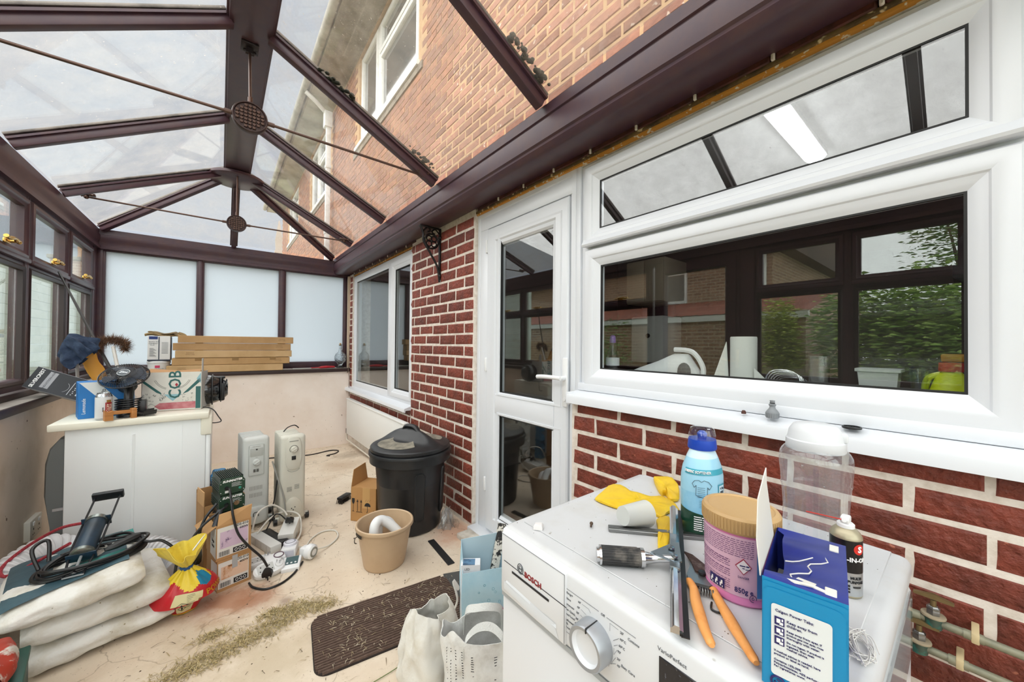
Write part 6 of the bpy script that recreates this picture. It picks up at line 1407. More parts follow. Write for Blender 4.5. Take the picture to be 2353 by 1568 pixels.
# socket on the side wall
ss = thing('wall_socket', 'white double plug socket on the grubby side wall near the floor', 'socket', (-.838, 3.36, .21))
B().box(-.004, -.085, -.055, .022, .085, .055, bev=.004).out('back_box', mat('socket_white', '#cfccc2', .4), ss)
for yv in (-.04, .04): B().box(.0215, yv-.012, .02, .026, yv+.012, .04, bev=.002).out('switch', white_p, ss)
q = B()
for yv in (-.04, .04): q.box(.0218, yv-.003, -.005, .0235, yv+.003, .006).box(.0218, yv-.014, -.03, .0235, yv-.006, -.026).box(.0218, yv+.006, -.03, .0235, yv+.014, -.026)
q.out('pin_hole', black_p, ss, kind='stuff')
# ================================================================== things on the floor
def sack(q, W, L, H, T, seed, wr=.012, mi=0, flatten=.55, nu=64, nv=30):
    """pillow shaped filled bag: rectangular plan, swollen sides, pinched ends"""
    r = random.Random(seed); ph = [r.uniform(0, 6) for _ in range(8)]
    def f(u, v):
        a = 2*PI*u; t_ = v*2-1
        cx, cz = math.cos(a), math.sin(a)
        pw = lambda x, e: math.copysign(abs(x)**e, x)
        x = pw(cx, .42)*W/2; z = pw(cz, .75)*H/2
        pinch = (1-abs(t_)**7); x *= (.93+.07*pinch); z *= (.52+.48*pinch**.7)
        y = t_*L/2
        p = V((x, y, z)); nn = noise.noise(V((x*9+ph[0], y*7, z*14+ph[1])))*wr+noise.noise(V((x*30+ph[2], y*22, z*40)))*wr*.35
        nn += .006*math.sin(y*40+ph[3]+x*9)*abs(cx)**6*.6
        d = V((cx*.5, 0, cz)).normalized()
        return tuple(p+d*nn)
    q.grid(f, nu, nv, mi, T=T, wu=True); return f
dusty = mat('dusty_white_sack', '#dddbd6', .55, var=('#b5aa92', 6, .46, .74), bump=(13, .7, .02), speck=('#8f8264', 40, .72))
navy_s = mat('slate_blue_print', '#334d58', .5, var=('#43606a', 6, .4, .7), bump=(26, .25, .01))
RB = R(12.7); bags = []
def bag(lab, cx, cy, z, W, L, H, rz, seed, navy=False, rot=None):
    t = thing('cement_bag', lab, 'bag', (cx, cy, z), rz, group='cement bags stacked by the dryer', rot=rot)
    q = B(); sack(q, L, W, H, Tr(0, 0, H/2) @ Rz(PI/2), seed, .018); q.out('bag', dusty, t)
    if navy:
        f = B(); r_ = random.Random(seed)
        def top(u, v):
            x = (-.46+.86*u)*W; y = (-.42+.84*v+.10*u*(1-v))*L; cx = abs(2*y/L)**2.38; pn = 1-abs(2*x/W)**7; return (x, y, H/2+H/2*(1-cx*cx)**.375*(.52+.48*max(0, pn)**.7)+.006)
        f.grid(top, 16, 16); f.solid(.001); f.out('printed_panel', navy_s, t)
        q = B(); put_text(q, 'CEMENT', .055, Tr(.03, .02, H+.0125) @ Rz(R(8)), bold=.001); q.box(-.03, -.10, H+.004, .15, -.055, H+.008, mi=1).box(.12, .1, H+.004, .19, .16, H+.008, mi=1); q.out('lettering', [mat('bag_print_white', '#c9ccc8', .6), mat('bag_teal', '#3f918a', .6)], t)
    return t
bag('dusty white cement bag, lowest of the three stacked by the dryer', -.405, 2.46, 0, .42, .50, .105, RB, 1)
bag('dusty white cement bag, middle of the three stacked by the dryer', -.415, 2.46, .100, .42, .50, .11, RB+.02, 2)
bag('blue printed cement bag, topmost of the three stacked, under the black cable', -.475, 2.435, .206, .39, .52, .11, RB-.02, 3, True, rot=(0, R(-5), RB-.02))
# side print of the middle bag
# ---- caulking gun
cg = thing('caulking_gun', 'blue and black caulking gun with a dirty tube leaning on the cement bags', 'caulking gun')
A_, Bv = V((-.455, 2.27, .325)), V((-.43, 2.70, .505)); dv = (Bv-A_).normalized(); sd = V((1, -.08, 0)); sd = (sd-dv*sd.dot(dv)).normalized(); up = sd.cross(dv)
TG = M((sd, dv, up)).transposed().to_4x4(); TG.translation = A_; LG = (Bv-A_).length
gk = mat('gun_black', '#15181c', .4); gbl = mat('gun_blue', '#22384a', .4, var=('#18252f', 14, .4, .7))
q = B()
for s in (-.043, .043): q.tube([TG @ V((s*.62, 0, 0)), TG @ V((s, LG*.35, .0)), TG @ V((s, LG, 0))], .0042, 8)
q.out('frame_rod', gk, cg, kind='stuff')
q = B(); q.box(-.055, LG-.008, -.02, .055, LG+.012, .022, bev=.004, T=TG); q.out('end_plate', gk, cg)
q = B(); q.box(-.03, LG+.011, -.012, .03, LG+.0125, .014, T=TG); q.out('blue_sticker', mat('sticker_blue', '#1d4a66', .5), cg)
q = B(); q.box(-.047, LG*.62, -.022, .047, LG*.63, .03, bev=.002, T=TG); q.out('yoke', gbl, cg); q = B(); q.box(-.045, LG*.20, -.02, .045, LG*.21, .02, bev=.002, T=TG); q.out('yoke', gbl, cg)
TGY = TG @ Tr(0, 0, .006) @ M.Rotation(-PI/2, 4, 'X')
q = B(); q.lathe([(0, LG*.24), (.034, LG*.24), (.035, LG*.26), (.035, LG*.58), (.033, LG*.6), (0, LG*.6)], 28, T=TGY); q.out('tube', gbl, cg)
q = B(); q.lathe([(.020, LG*.60), (.037, LG*.60), (.038, LG*.635), (.033, LG*.645), (0, LG*.64)], 28, T=TGY); q.out('tube_cap', mat('dirty_chrome', '#8d938f', .3, metal=.8, var=('#5b625f', 30, .4, .7)), cg); q = B(); q.lathe([(0, LG*.20), (.030, LG*.205), (.037, LG*.215), (.037, LG*.245), (.034, LG*.25)], 28, T=TGY); q.out('tube_cap', mat('dirty_chrome', '#8d938f', .3, metal=.8, var=('#5b625f', 30, .4, .7)), cg)
q = B(); q.tube([TG @ V((0, LG*.21, .006)), TG @ V((0, LG*.02, .004))], .005, 8).tube([TG @ V((-.03, .0, 0)), TG @ V((.03, .0, 0))], .0035, 6); q.out('nozzle', mat('grey_nozzle', '#8a8e90', .5), cg)
q = B(); q.tube([TG @ V((0, LG*.06, .004)), TG @ V((0, LG*.02, .004))], .009, 6); q.out('wing_nut', chrome, cg)
# ---- black cable coil with in-line socket
cc = thing('cable_coil', 'coil of thick black cable with an in-line socket lying on the top cement bag', 'cable')
q = B()
def oval(cx, cy, rx, ry, z, a0, n_=28, jit=0, seed=0):
    r_ = random.Random(seed); return [(cx+rx*math.cos(a)*math.cos(a0)-ry*math.sin(a)*math.sin(a0), cy+rx*math.cos(a)*math.sin(a0)+ry*math.sin(a)*math.cos(a0), z+.006*math.sin(3*a+seed)+r_.uniform(-jit, jit)) for a in [2*PI*i/n_ for i in range(n_)]]
for k in range(4): q.tube(spline(oval(-.42+.004*k, 2.385+.006*k, .165-.008*(k % 3), .085+.006*k, .327+.0085*k, R(20+4*k), 14, .003, k), 3, closed=True), .0068, 8, closed=True)
q.out('coil', black_p, cc, kind='stuff')
q = B(); q.tube(spline([(-.28, 2.42, .35), (-.33, 2.50, .37), (-.42, 2.53, .355), (-.53, 2.47, .345)], 6), .0068, 8); q.out('coil_end', black_p, cc)
q = B(); q.tube(spline([(-.57, 2.38, .34), (-.60, 2.43, .41), (-.565, 2.46, .425), (-.55, 2.41, .355)], 6), .0068, 8); q.out('coil_loop', black_p, cc)
q = B(); q.tube(spline([(-.30, 2.42, .36), (-.25, 2.40, .345), (-.20, 2.40, .33), (-.15, 2.37, .26), (-.165, 2.33, .12)], 6), .006, 8); q.out('loose_end', black_p, cc)
q = B(); q.tube([(-.385, 2.37, .362), (-.375, 2.375, .364), (-.355, 2.385, .366), (-.30, 2.42, .374), (-.285, 2.43, .374)], [.007, .014, .019, .022, .014], 8, flat=.75); q.out('in_line_socket', mat('socket_black', '#1c1c1d', .5), cc)
# ---- red flex
rc = thing('red_flex', 'braided red flex looping from the caulking gun over the cement bags', 'cable')
q = B(); q.tube(spline([(-.49, 2.57, .435), (-.58, 2.66, .40), (-.68, 2.70, .335), (-.735, 2.65, .285), (-.70, 2.56, .275), (-.60, 2.53, .325), (-.50, 2.44, .40)], 8), .0065, 8); q.out('flex', mat('red_braid', '#8c2230', .7, bump=(260, .5, .003), var=('#b23a45', 160, .45, .6)), rc)
# ---- white ribbed ducts
ductm = mat('white_duct', '#d5d6d9', .5)
def duct(lab, pts, r_):
    t = thing('ribbed_duct', lab, 'duct'); sp = spline(pts, 22); q = B()
    q.tube(sp, [r_*(1+.06*(1 if (i % 4) < 2 else -1)) for i in range(len(sp))], 24); q.out('hose', ductm, t)
    q = B(); q.lathe([(r_*1.02, -.012), (r_*1.1, -.01), (r_*1.1, .01), (r_*1.02, .012)], 24, T=Tr(*sp[-1])); return t
duct('white ribbed flexible duct curling down the left edge beside the cement bags', [(-.56, 2.83, .20), (-.64, 2.79, .265), (-.725, 2.70, .235), (-.755, 2.60, .16), (-.755, 2.48, .10), (-.76, 2.34, .075)], .066)
duct('white ribbed flexible duct lying between the dryer and the red bag', [(-.46, 2.87, .12), (-.36, 2.86, .135), (-.25, 2.82, .12), (-.17, 2.73, .08), (-.145, 2.62, .066)], .064)
# ---- small wire basket with white pebbles
bk2 = thing('wire_basket', 'small black wire basket of white scraps behind the red bag', 'basket', (-.165, 2.47, 0), R(15))
q = B()
for i in range(9): q.tube([(-.05+.0125*i, -.035, 0), (-.055+.0138*i, -.04, .055)], .0014, 4).tube([(-.05+.0125*i, .035, 0), (-.055+.0138*i, .04, .055)], .0014, 4).tube([(-.05+.0125*i, -.035, .001), (-.05+.0125*i, .035, .001)], .0014, 4)
for z in (.002, .02, .038, .055):
    s = 1+z*1.8; q.tube([(-.05*s, -.035*s, z), (.05*s, -.035*s, z), (.05*s, .035*s, z), (-.05*s, .035*s, z)], .0016, 4, closed=True)
q.out('wires', black_p, bk2, kind='stuff')
q = B(); r = random.Random(8)
for i in range(9): q.sph((r.uniform(-.035, .035), r.uniform(-.022, .022), .018+.03*r.random()), .016, .012, .009, 8, 5)
q.out('scraps', white_p, bk2, kind='stuff')
# ---- red and yellow plastic bag tied at the neck
yb_ = thing('tied_plastic_bag', 'red and yellow plastic bag tied at its neck with blue twine on the floor', 'bag', (-.115, 2.335, 0), R(10))
ymt = mat('bag_yellow', '#e3c62a', .35, bump=(18, .3, .01)); rmt = mat('bag_red', '#bd1f2a', .35, bump=(18, .3, .01)); bmt = mat('bag_blue', '#1d7fa3', .35)
def bagf(u, v):
    a = 2*PI*u
    r_ = .10*(math.sin(PI*min(1, .16+.84*v)*.5+0)**.6) if v < .35 else .108*(1-((v-.35)/.65)**1.55)+.016
    r_ *= 1+.05*math.sin(6*a+3*v)*(.3+v)+.045*noise.noise(V((math.cos(a)*2, math.sin(a)*2, v*4)))
    r_ *= 1+.16*v*math.sin(11*a)*(v > .55)*(v-.55)*2
    z = .215*v+.004; lean = .035*v*v
    return (r_*math.cos(a)*1.02+.0, r_*math.sin(a)*.78-.02*v, z) if v > .0 else (r_*.75*math.cos(a), r_*.6*math.sin(a), 0.002)
q = B(); nu_, nv_ = 72, 40; q.grid(bagf, nu_, nv_, wu=True)
k = 0
for i in range(nu_):
    for j in range(nv_):
        u, v = (i+.5)/nu_, (j+.5)/nv_; a = (u*360) % 360
        lim = .70+.08*math.sin(R(a)*2+.8)+.06*math.sin(R(a)*5)
        mi = 1 if v < lim else 0
        if v < .06: mi = 0
        if ((a-318+180) % 360-180)/22 < 1 and ((a-318+180) % 360-180)/22 > -1 and ((v-.72)/.15)**2+(((a-318+180) % 360-180)/26)**2 < 1: mi = 2
        q.m[k] = mi; k += 1
q.out('bag', [ymt, rmt, bmt], yb_)
def on_bag(u, v, d=.002):
    p = V(bagf(u, v)); c = V((0, 0, p.z)); n_ = (p-c).normalized(); return p+n_*d
q = B(); q.grid(lambda s, t_: tuple(on_bag((240+50*s)/360+.03*(t_-.5), .08+.52*t_*(1-.15*s), .0025)), 8, 10); lb_ = q.out('label', mat('bag_label', '#d8cf9f', .5), yb_)
q = B(); r = random.Random(6)
for k in range(13):
    v = .52-.028*k
    for s0 in (.52, ): 
        u0, u1 = (247+38*s0)/360, (247+38*(.62+.34*r.random()))/360
        q.tube([on_bag(u0, v, .0032), on_bag((u0+u1)/2, v, .0032), on_bag(u1, v, .0032)], .0005, 4)
for (uc, vc) in ((255/360, .20), (258/360, .36)):
    s_ = .045; du = .030
    q.tube([on_bag(uc, vc+s_*1.35, .004), on_bag(uc+du, vc, .004), on_bag(uc, vc-s_*1.35, .004), on_bag(uc-du, vc, .004)], .0012, 4, closed=True)
    q.tube([on_bag(uc, vc+.025, .004), on_bag(uc+.003, vc-.005, .004)], .003, 5); q.sph(tuple(on_bag(uc, vc-.025, .004)), .0025, n=6, k=4)
q.out('print_marks', blackink, lb_)
q = B(); vs, fs = textmesh('POWDER', .034, bold=.0008, align='LEFT')
q.add([tuple(on_bag((300+ (v.x)/.10*57.3)/360, .42+(v.y+.004)/.215-v.x*.15, .003)) for v in vs], fs); q.out('lettering', mat('gold_letter', '#e0b02c', .4), yb_)
q = B(); q.tube([(.018*math.cos(a)*1.1+.0, -.02+.017*math.sin(a), .217) for a in [2*PI*i/16 for i in range(16)]], .006, 8, closed=True); q.tube([(.018*math.cos(a)*1.05, -.02+.017*math.sin(a), .210) for a in [2*PI*i/16 for i in range(16)]], .005, 8, closed=True); q.out('twine', mat('blue_twine', '#1d4f86', .6), yb_)
def frill(u, v):
    a = 2*PI*u; r_ = .014+.062*v**.8*(1+.35*math.sin(3*a+1)+.2*math.sin(7*a)); z = .218+.115*v*(1+.25*math.sin(2*a+.6)+.12*math.sin(5*a))
    return (r_*math.cos(a)-.035*v, -.02+r_*math.sin(a)*.8-.02*v, z-.035*v*max(0, math.cos(a+.4)))
q = B(); q.grid(frill, 64, 14, wu=True); q.solid(.0012); q.out('gathered_top', mat('bag_yellow_top', '#e6d25a', .4, var=('#c9a325', 16, .5, .75), bump=(22, .4, .01)), yb_)
q = B(); q.tube([(.02, -.05, .30), (.045, -.06, .34), (.06, -.06, .36)], [.012, .010, .004], 8, flat=.3); q.out('white_flap', white_p, yb_)
# ---- bits at the extreme left corner
rcn = thing('red_bundle', 'red and white cloth bundle at the bottom left corner of the floor', 'bundle', (-.592, 1.98, .0), R(10))
q = B(); sack(q, .13, .26, .06, Tr(0, -.005, .228), 21, .02); q.out('bundle', mat('bundle_red', '#a5301d', .6, var=('#c8c2b8', 9, .55, .6)), rcn)
q = B(); q.box(-.10, -.16, .0, .09, .12, .18, bev=.008); q.out('green_crate', mat('crate_green', '#143d33', .5, var=('#0d2a25', 12, .4, .7)), rcn)
q = B(); q.box(-.105, -.165, .163, .095, .125, .183, bev=.005); q.out('crate_rim', mat('crate_rim', '#1a4d42', .5), rcn)
# ---- two cartons, ballasts and their leads
def carton(lab, x, y, z, w_, d_, h_, rz, art, open_=False, txt=True):
    t = thing('printed_carton', lab, 'box', (x, y, z), rz); q = B(); th = .003
    q.box(0, 0, 0, w_, d_, th).box(0, 0, th, w_, th, h_).box(0, d_-th, th, w_, d_, h_).box(0, th, th, th, d_-th, h_).box(w_-th, th, th, w_, d_-th, h_)
    if not open_: q.box(th, th, h_-th, w_-th, d_-th, h_)
    q.out('carton', card, t)
    q = B(); q.add([(.004, -.0008, .016), (w_*.92, -.0008, .016), (w_*.92, -.0008, h_-.012), (.004, -.0008, h_-.012)], [(0, 1, 2, 3)]); q.add([(-.0008, .0, .012), (-.0008, d_*.55, .012), (-.0008, d_*.55, h_-.02), (-.0008, .0, h_-.012)], [(0, 3, 2, 1)]); lb = q.out('label', mat('carton_label', '#dcdad6', .5), t)
    q = B(); q.box(.016, -.0014, .058, w_*.90, -.0008, h_-.035); q.out('picture', art, lb)
    q = B(); q.box(.07*w_/.148, -.0016, .020, w_*.88, -.0010, .046); q.out('black_strip', blackink, lb)
    q = B()
    for k in range(14): q.box(.012+.0032*k, -.0016, .020, .012+.0032*k+(.0018 if k % 3 else .001), -.001, .044)
    put_text(q, 'CDS-010', .017, frame3((w_*.70, -.0014, h_-.020), (1, 0, 0), (0, 0, 1)), bold=.0003); put_text(q, '600W', .015, frame3((w_*.78, -.0016, h_-.038), (1, 0, 0), (0, 0, 1)), bold=.0003)
    put_text(q, 'Single', .02, frame3((-.0012, d_*.28, h_*.52), (0, -1, 0), (0, 0, 1)), bold=.0003); put_text(q, 'Ended', .02, frame3((-.0012, d_*.28, h_*.38), (0, -1, 0), (0, 0, 1)), bold=.0003)
    q.out('lettering', blackink, lb)
    q = B()
    for k in range(3): q.tube([(.084+.017*k+.0055*math.cos(a), -.0018, .033+.0075*math.sin(a)) for a in [2*PI*i/10 for i in range(10)]], .0012, 4, closed=True)
    q.out('white_marks', whiteink, lb)
    return t
art1 = mat('purple_art', '#cdb6cd', .5, var=('#4a2f66', 13, .55, .62), speck=('#2a1a33', 24, .68)); art2 = mat('orange_art', '#dfc0a8', .5, var=('#b8742f', 11, .52, .62), speck=('#3a241a', 22, .66))
c1 = carton('brown lamp carton with an orange picture, lower of the two stacked cartons', .002, 2.395, 0, .148, .19, .158, R(13.7), art2)
B().box(.062, -.0030, .10, .086, -.0018, .165, bev=.0005, seg=1).out('torn_tape', mat('grey_tape', '#a9abad', .4), c1)
c2 = carton('brown lamp carton with a purple picture, standing open on the lower carton', -.004, 2.397, .159, .150, .20, .178, R(12), art1, True)
q = B(); q.add([(.004, .0, .176), (.146, .0, .176), (.150, -.012, .252), (.012, .006, .235), (.004, .003, .176), (.146, .003, .176), (.150, -.009, .252), (.012, .009, .235)], [(0, 1, 2, 3), (7, 6, 5, 4), (0, 4, 5, 1), (1, 5, 6, 2), (2, 6, 7, 3), (3, 7, 4, 0)]); q.out('front_flap', mat('flap_card', '#c49a6b', .85), c2)
q = B(); q.add([(.001, .01, .176), (.001, .19, .176), (-.055, .18, .150), (-.05, .02, .140), (.004, .01, .176), (.004, .19, .176), (-.052, .18, .147), (-.047, .02, .137)], [(0, 1, 2, 3), (7, 6, 5, 4), (0, 4, 5, 1), (1, 5, 6, 2), (2, 6, 7, 3), (3, 7, 4, 0)]); q.out('side_flap', card, c2)
c3 = thing('plain_carton', 'tall plain brown carton standing behind the two lamp cartons', 'box', (.04, 2.76, 0), R(14))
q = B(); q.box(-.12, -.07, 0, .07, .09, .003).box(-.12, -.07, 0, -.117, .09, .40).box(.067, -.07, 0, .07, .09, .38).box(-.12, .087, 0, .07, .09, .42).box(-.12, -.07, 0, .07, -.067, .36); q.out('carton', card, c3)
B().box(-.122, -.07, .36, -.118, .06, .44).out('flap', mat('flap_card', '#c49a6b', .85), c3)
gmt = mat('ballast_green', '#1f3d2c', .4); finm = mat('ballast_fins', '#27332c', .45); bkm = mat('ballast_black', '#141616', .4)
def ballast(lab, z, black=False, dial=False):
    t = thing('lamp_ballast', lab, 'ballast', (.062, 2.535, z), R(11)); w_, h_, d_ = .116, .088, .19
    q = B(); q.box(-w_/2+.006, .006, .0, w_/2-.006, d_, h_*.62, bev=.003)
    for k in range(13): q.box(-w_/2+.006+.0083*k, .008, h_*.6, -w_/2+.009+.0083*k, d_, h_)
    for k in range(5): q.box(-w_/2, .008, .006+.012*k, w_/2, d_, .010+.012*k)
    q.out('finned_body', bkm if black else finm, t)
    q = B(); q.prism([(-w_/2+.008, 0), (w_/2-.008, 0), (w_/2, .012), (w_/2, h_*.72), (w_/2-.014, h_*.96), (-w_/2+.014, h_*.96), (-w_/2, h_*.72), (-w_/2, .012)], .008, 0, M(((1, 0, 0, 0), (0, 0, 1, -.001), (0, 1, 0, 0), (0, 0, 0, 1)))); fp = q.out('front_plate', bkm if black else gmt, t)
    q = B(); F_ = lambda x, zz: frame3((x, -.0014, zz), (1, 0, 0), (0, 0, 1))
    if not black:
        put_text(q, 'SUNMASTER', .0158, F_(.0, .070), bold=.0007, shear=.2)
        for k in range(4): q.box(-.004, -.0016, .055-.006*k, .034+.008*(k % 2), -.001, .0563-.006*k)
    else:
        for k in range(2): q.box(-.02, -.0016, .05-.02*k, .03, -.001, .062-.02*k)
    q.out('lettering', whiteink, fp)
    q = B()
    for sx_ in (-1, 1):
        for zz in (.012, .06): q.sph((sx_*.051, -.001, zz), .003, .002, .003, 8, 5)
    q.out('screw', chrome, fp, kind='stuff')
    q = B(); q.cyl((-.026, 0, .034), (-.026, -.014, .034), .010, .008, 14); q.out('cable_gland', black_p, t)
    if dial: q = B(); q.cyl((.018, 0, .034), (.018, -.010, .034), .013, n=20); q.box(.0165, -.0112, .03, .0195, -.0098, .045); q.out('dimmer_knob', chrome, t)
    else: B().sph((.034, -.001, .022), .007, .002, .007, 10, 6).out('green_sticker', mat('sticker_green', '#2f8f79', .5), t)
    if not dial and not black: B().box(-.033, -.0016, .008, -.017, -.0008, .02).out('white_tag', whiteink, t)
ballast('black finned lamp ballast sitting inside the open purple carton', .272, True)
ballast('green finned lamp ballast with a silver dimmer knob, middle of the ballast stack', .361, False, True)
ballast('green finned lamp ballast, topmost of the ballast stack', .450)
pl_ = thing('ballast_lead', 'black lead from the top ballast ending in a three pin plug on the floor', 'cable')
q = B(); q.tube(spline([(.044, 2.52, .484), (.05, 2.47, .485), (.056, 2.42, .44), (.063, 2.385, .38), (.085, 2.365, .29), (.13, 2.355, .215), (.185, 2.35, .14), (.212, 2.34, .085)], 8), .0058, 8); q.out('lead', black_p, pl_)
def plug(parent, T, m=black_p):
    q = B(); q.loft([[(x*s, y*s, z) for x, y in ((-.024, -.012), (.024, -.012), (.024, .012), (-.024, .012))] for s, z in ((.9, 0), (1, .006), (.95, .022), (.6, .036), (.28, .044))], T=T); o = q.out('plug', m, parent)
    q = B(); q.box(-.003, -.009, -.022, .003, -.005, .002, T=T).box(-.014, .004, -.016, -.008, .008, .002, T=T).box(.008, .004, -.016, .014, .008, .002, T=T); q.out('pin', m, o, kind='stuff')
plug(pl_, frame3((.213, 2.335, .040), (.8, -.3, .1), (.1, .6, .6)) @ M.Rotation(R(-40), 4, 'X'))
pl2 = thing('ballast_lead', 'black lead from the middle ballast with a connector beside the dryer', 'cable')
q = B(); q.tube(spline([(.042, 2.52, .395), (.03, 2.475, .40), (-.01, 2.44, .385), (-.06, 2.42, .35), (-.10, 2.41, .29), (-.085, 2.40, .235)], 8), .0065, 8); q.tube(spline([(-.005, 2.50, .42), (-.045, 2.46, .38), (-.068, 2.45, .32), (-.072, 2.44, .25)], 6), .0065, 8); q.tube(spline([(-.08, 2.39, .20), (-.095, 2.38, .17), (-.108, 2.36, .13), (-.09, 2.35, .05)], 6), .0055, 8); q.out('lead', black_p, pl2, kind='stuff')
q = B(); q.loft([[(x*s-.078, y*s+2.40, z) for x, y in ((-.018, -.013), (.018, -.013), (.018, .013), (-.018, .013))] for s, z in ((.5, .255), (1, .24), (1.15, .215), (1, .19), (.5, .175))]); q.out('connector', black_p, pl2)
q = B(); q.cyl((-.01, 2.43, .33), (.01, 2.46, .40), .013, n=12); q.out('grey_plug', mat('dark_grey_plug', '#3b3d42', .5), pl2)
fl_ = thing('floor_flex', 'black flex lying in a loop on the floor in front of the lamp cartons', 'cable')
B().tube(spline([(.135, 2.385, .006), (.15, 2.33, .006), (.20, 2.275, .006), (.27, 2.28, .006), (.33, 2.33, .006), (.365, 2.385, .006), (.39, 2.42, .01)], 8), .0055, 8).out('flex', black_p, fl_)
# ---- oil filled heaters
def heater(lab, x, y, rz, col, oval_):
    t = thing('oil_heater', lab, 'heater', (x, y, 0), rz); hm = mat('heater_'+('b' if oval_ else 'a'), col, .4); w_, h_ = .155, .625
    for k in range(7):
        q = B(); y0 = .085+.040*k
        q.box(-.070, y0, .055, .070, y0+.020, h_-.02, bev=.0095, seg=2); o = q.out('fin', hm, t)
    B().box(-.055, .07, .09, .055, .34, .13, bev=.01).box(-.045, .07, h_-.09, .045, .34, h_-.05, bev=.01).out('oil_channel', hm, t)
    q = B(); q.box(-w_/2, 0, .025, w_/2, .075, h_, bev=.024, seg=4); fr_ = q.out('front_panel', hm, t)
    q = B(); q.box(-w_/2+.02, .335, .03, w_/2-.02, .37, h_-.03, bev=.015); q.out('rear_panel', hm, t)
    RX = M.Rotation(PI/2, 4, 'X')
    if oval_:
        q = B(); lp = []
        for s, yy in ((1, .002), (1, -.006), (.92, -.010)): lp.append([(.052*s*math.copysign(abs(math.cos(a))**.6, math.cos(a)), yy, .50+.115*s*math.copysign(abs(math.sin(a))**.75, math.sin(a))) for a in [2*PI*i/36 for i in range(36)]])
        q.loft(lp); pn = q.out('control_panel', hm, fr_)
        q = B(); q.box(-.028, -.0112, .583, .028, -.009, .589, bev=.001); q.tube([(.04*math.cos(a), -.008, .40+.03*math.sin(a)) for a in [R(200)+R(140)*i/10 for i in range(11)]], .0012, 4); q.out('slot', mat('shade_grey', '#8b8c85', .6), pn)
        B().box(-.013, -.013, .455, .013, -.009, .482, bev=.001).out('rocker_switch', black_p, pn)
        q = B(); q.lathe([(0, .022), (.017, .022), (.020, .018), (.021, 0)], 24, T=Tr(0, -.010, .530) @ RX); q.box(-.017, -.036, .527, .017, -.03, .533, bev=.002, T=Tr(0, 0, .530) @ M.Rotation(R(-30), 4, 'Y') @ Tr(0, 0, -.530)); kn = q.out('thermostat_knob', hm, pn)
        q = B(); q.tube([(.026*math.cos(a), -.0105, .530+.026*math.sin(a)) for a in [R(-40)+R(260)*i/18 for i in range(19)]], .0013, 4); q.out('knob_scale', mat('dark_scale', '#3f403c', .6), pn)
        q = B()
        for sx_ in (-1, 1):
            for k in range(5): q.box(.008*sx_+(0 if sx_ > 0 else -.03), -.0012, .262-.007*k+(.01 if sx_ > 0 else 0), .038*(1 if sx_ > 0 else 0)+(.008*sx_ if sx_ < 0 else 0), -.0004, .265-.007*k+(.01 if sx_ > 0 else 0))
        q.out('vent_slots', mat('shade_grey', '#8b8c85', .6), fr_, kind='stuff')
        q = B(); lp = []
        for s, yy in ((1, .004), (1, -.012), (.9, -.016)): lp.append([(.056*s*math.cos(a), yy, .105+(.085 if math.sin(a) > 0 else .075)*s*math.sin(a)) for a in [2*PI*i/30 for i in range(30)]])
        q.loft(lp); sp = q.out('socket_boss', mat('heater_socket', '#cdc9bb', .45), fr_)
        q = B()
        for px, pz in ((-.010, .118), (.010, .123), (0, .106), (-.014, .078), (.012, .083)): q.box(px-.003, -.0172, pz-.003, px+.003, -.0158, pz+.003)
        q.out('pin_hole', black_p, sp, kind='stuff')
    else:
        q = B(); q.box(-.045, -.007, .36, .045, .004, .575, bev=.010, seg=3); pn = q.out('control_panel', hm, fr_)
        B().box(-.037, -.0078, .495, .037, -.006, .55, bev=.003).out('recess', mat('shade_grey_b', '#b3b5b0', .5), pn)
        q = B(); put_text(q, 'DELONGHI', .0095, frame3((0, -.0076, .562), (1, 0, 0), (0, 0, 1))); put_text(q, 'MIN', .007, frame3((0, -.0082, .487), (1, 0, 0), (0, 0, 1))); q.out('lettering', mat('shade_grey', '#8b8c85', .6), pn)
        B().sph((0, -.008, .542), .006, .003, .005, 8, 5).out('indicator_lamp', black_p, pn)
        q = B(); q.lathe([(0, .02), (.018, .02), (.021, .016), (.022, 0)], 24, T=Tr(0, -.007, .455) @ RX); q.box(-.019, -.032, .451, .019, -.025, .459, bev=.002, T=Tr(0, 0, .455) @ M.Rotation(R(-32), 4, 'Y') @ Tr(0, 0, -.455)); q.out('thermostat_knob', hm, pn)
        for xx in (-.012, .006): B().box(xx-.006, -.010, .388, xx+.007, -.006, .408, bev=.001).out('rocker_switch', mat('switch_grey', '#5b5c59', .4), pn)
        q = B()
        for rr_ in range(2):
            for k in range(9): q.box(-.036+.0085*k, -.0010, .262-.048*rr_, -.033+.0085*k, -.0003, .290-.048*rr_)
        q.out('vent_slots', mat('shade_grey', '#8b8c85', .6), fr_, kind='stuff')
        q = B(); lp = []
        for s, yy in ((1, .004), (1, -.010), (.9, -.014)): lp.append([(.062*s*math.copysign(abs(math.cos(a))**.5, math.cos(a)), yy, .09+.06*s*math.copysign(abs(math.sin(a))**.6, math.sin(a))) for a in [2*PI*i/30 for i in range(30)]])
        q.loft(lp); sp = q.out('lower_cover', hm, fr_)
        q = B(); q.tube([(-.014, -.016, .085), (-.014, -.016, .105), (-.010, -.016, .112), (.010, -.016, .112), (.014, -.016, .105), (.014, -.016, .085)], .0025, 6); q.out('cable_clip', mat('dark_scale', '#3f403c', .6), sp)
    for yy in (.05, .31):
        B().box(-.105, yy-.012, .030, .105, yy+.012, .050, bev=.004).out('wheel_bar', hm, t)
        for s in (-1, 1): B().cyl((s*.098-.011, yy, .024), (s*.098+.011, yy, .024), .024, n=18).out('wheel', black_p, t)
    return t
heater('cream oil filled heater with a square control panel, left of the two heaters', .205, 3.08, R(4), '#c9ccc9', False)
heater('cream oil filled heater with an oval control panel, right of the two heaters', .415, 2.99, R(2), '#cfcdc1', True)
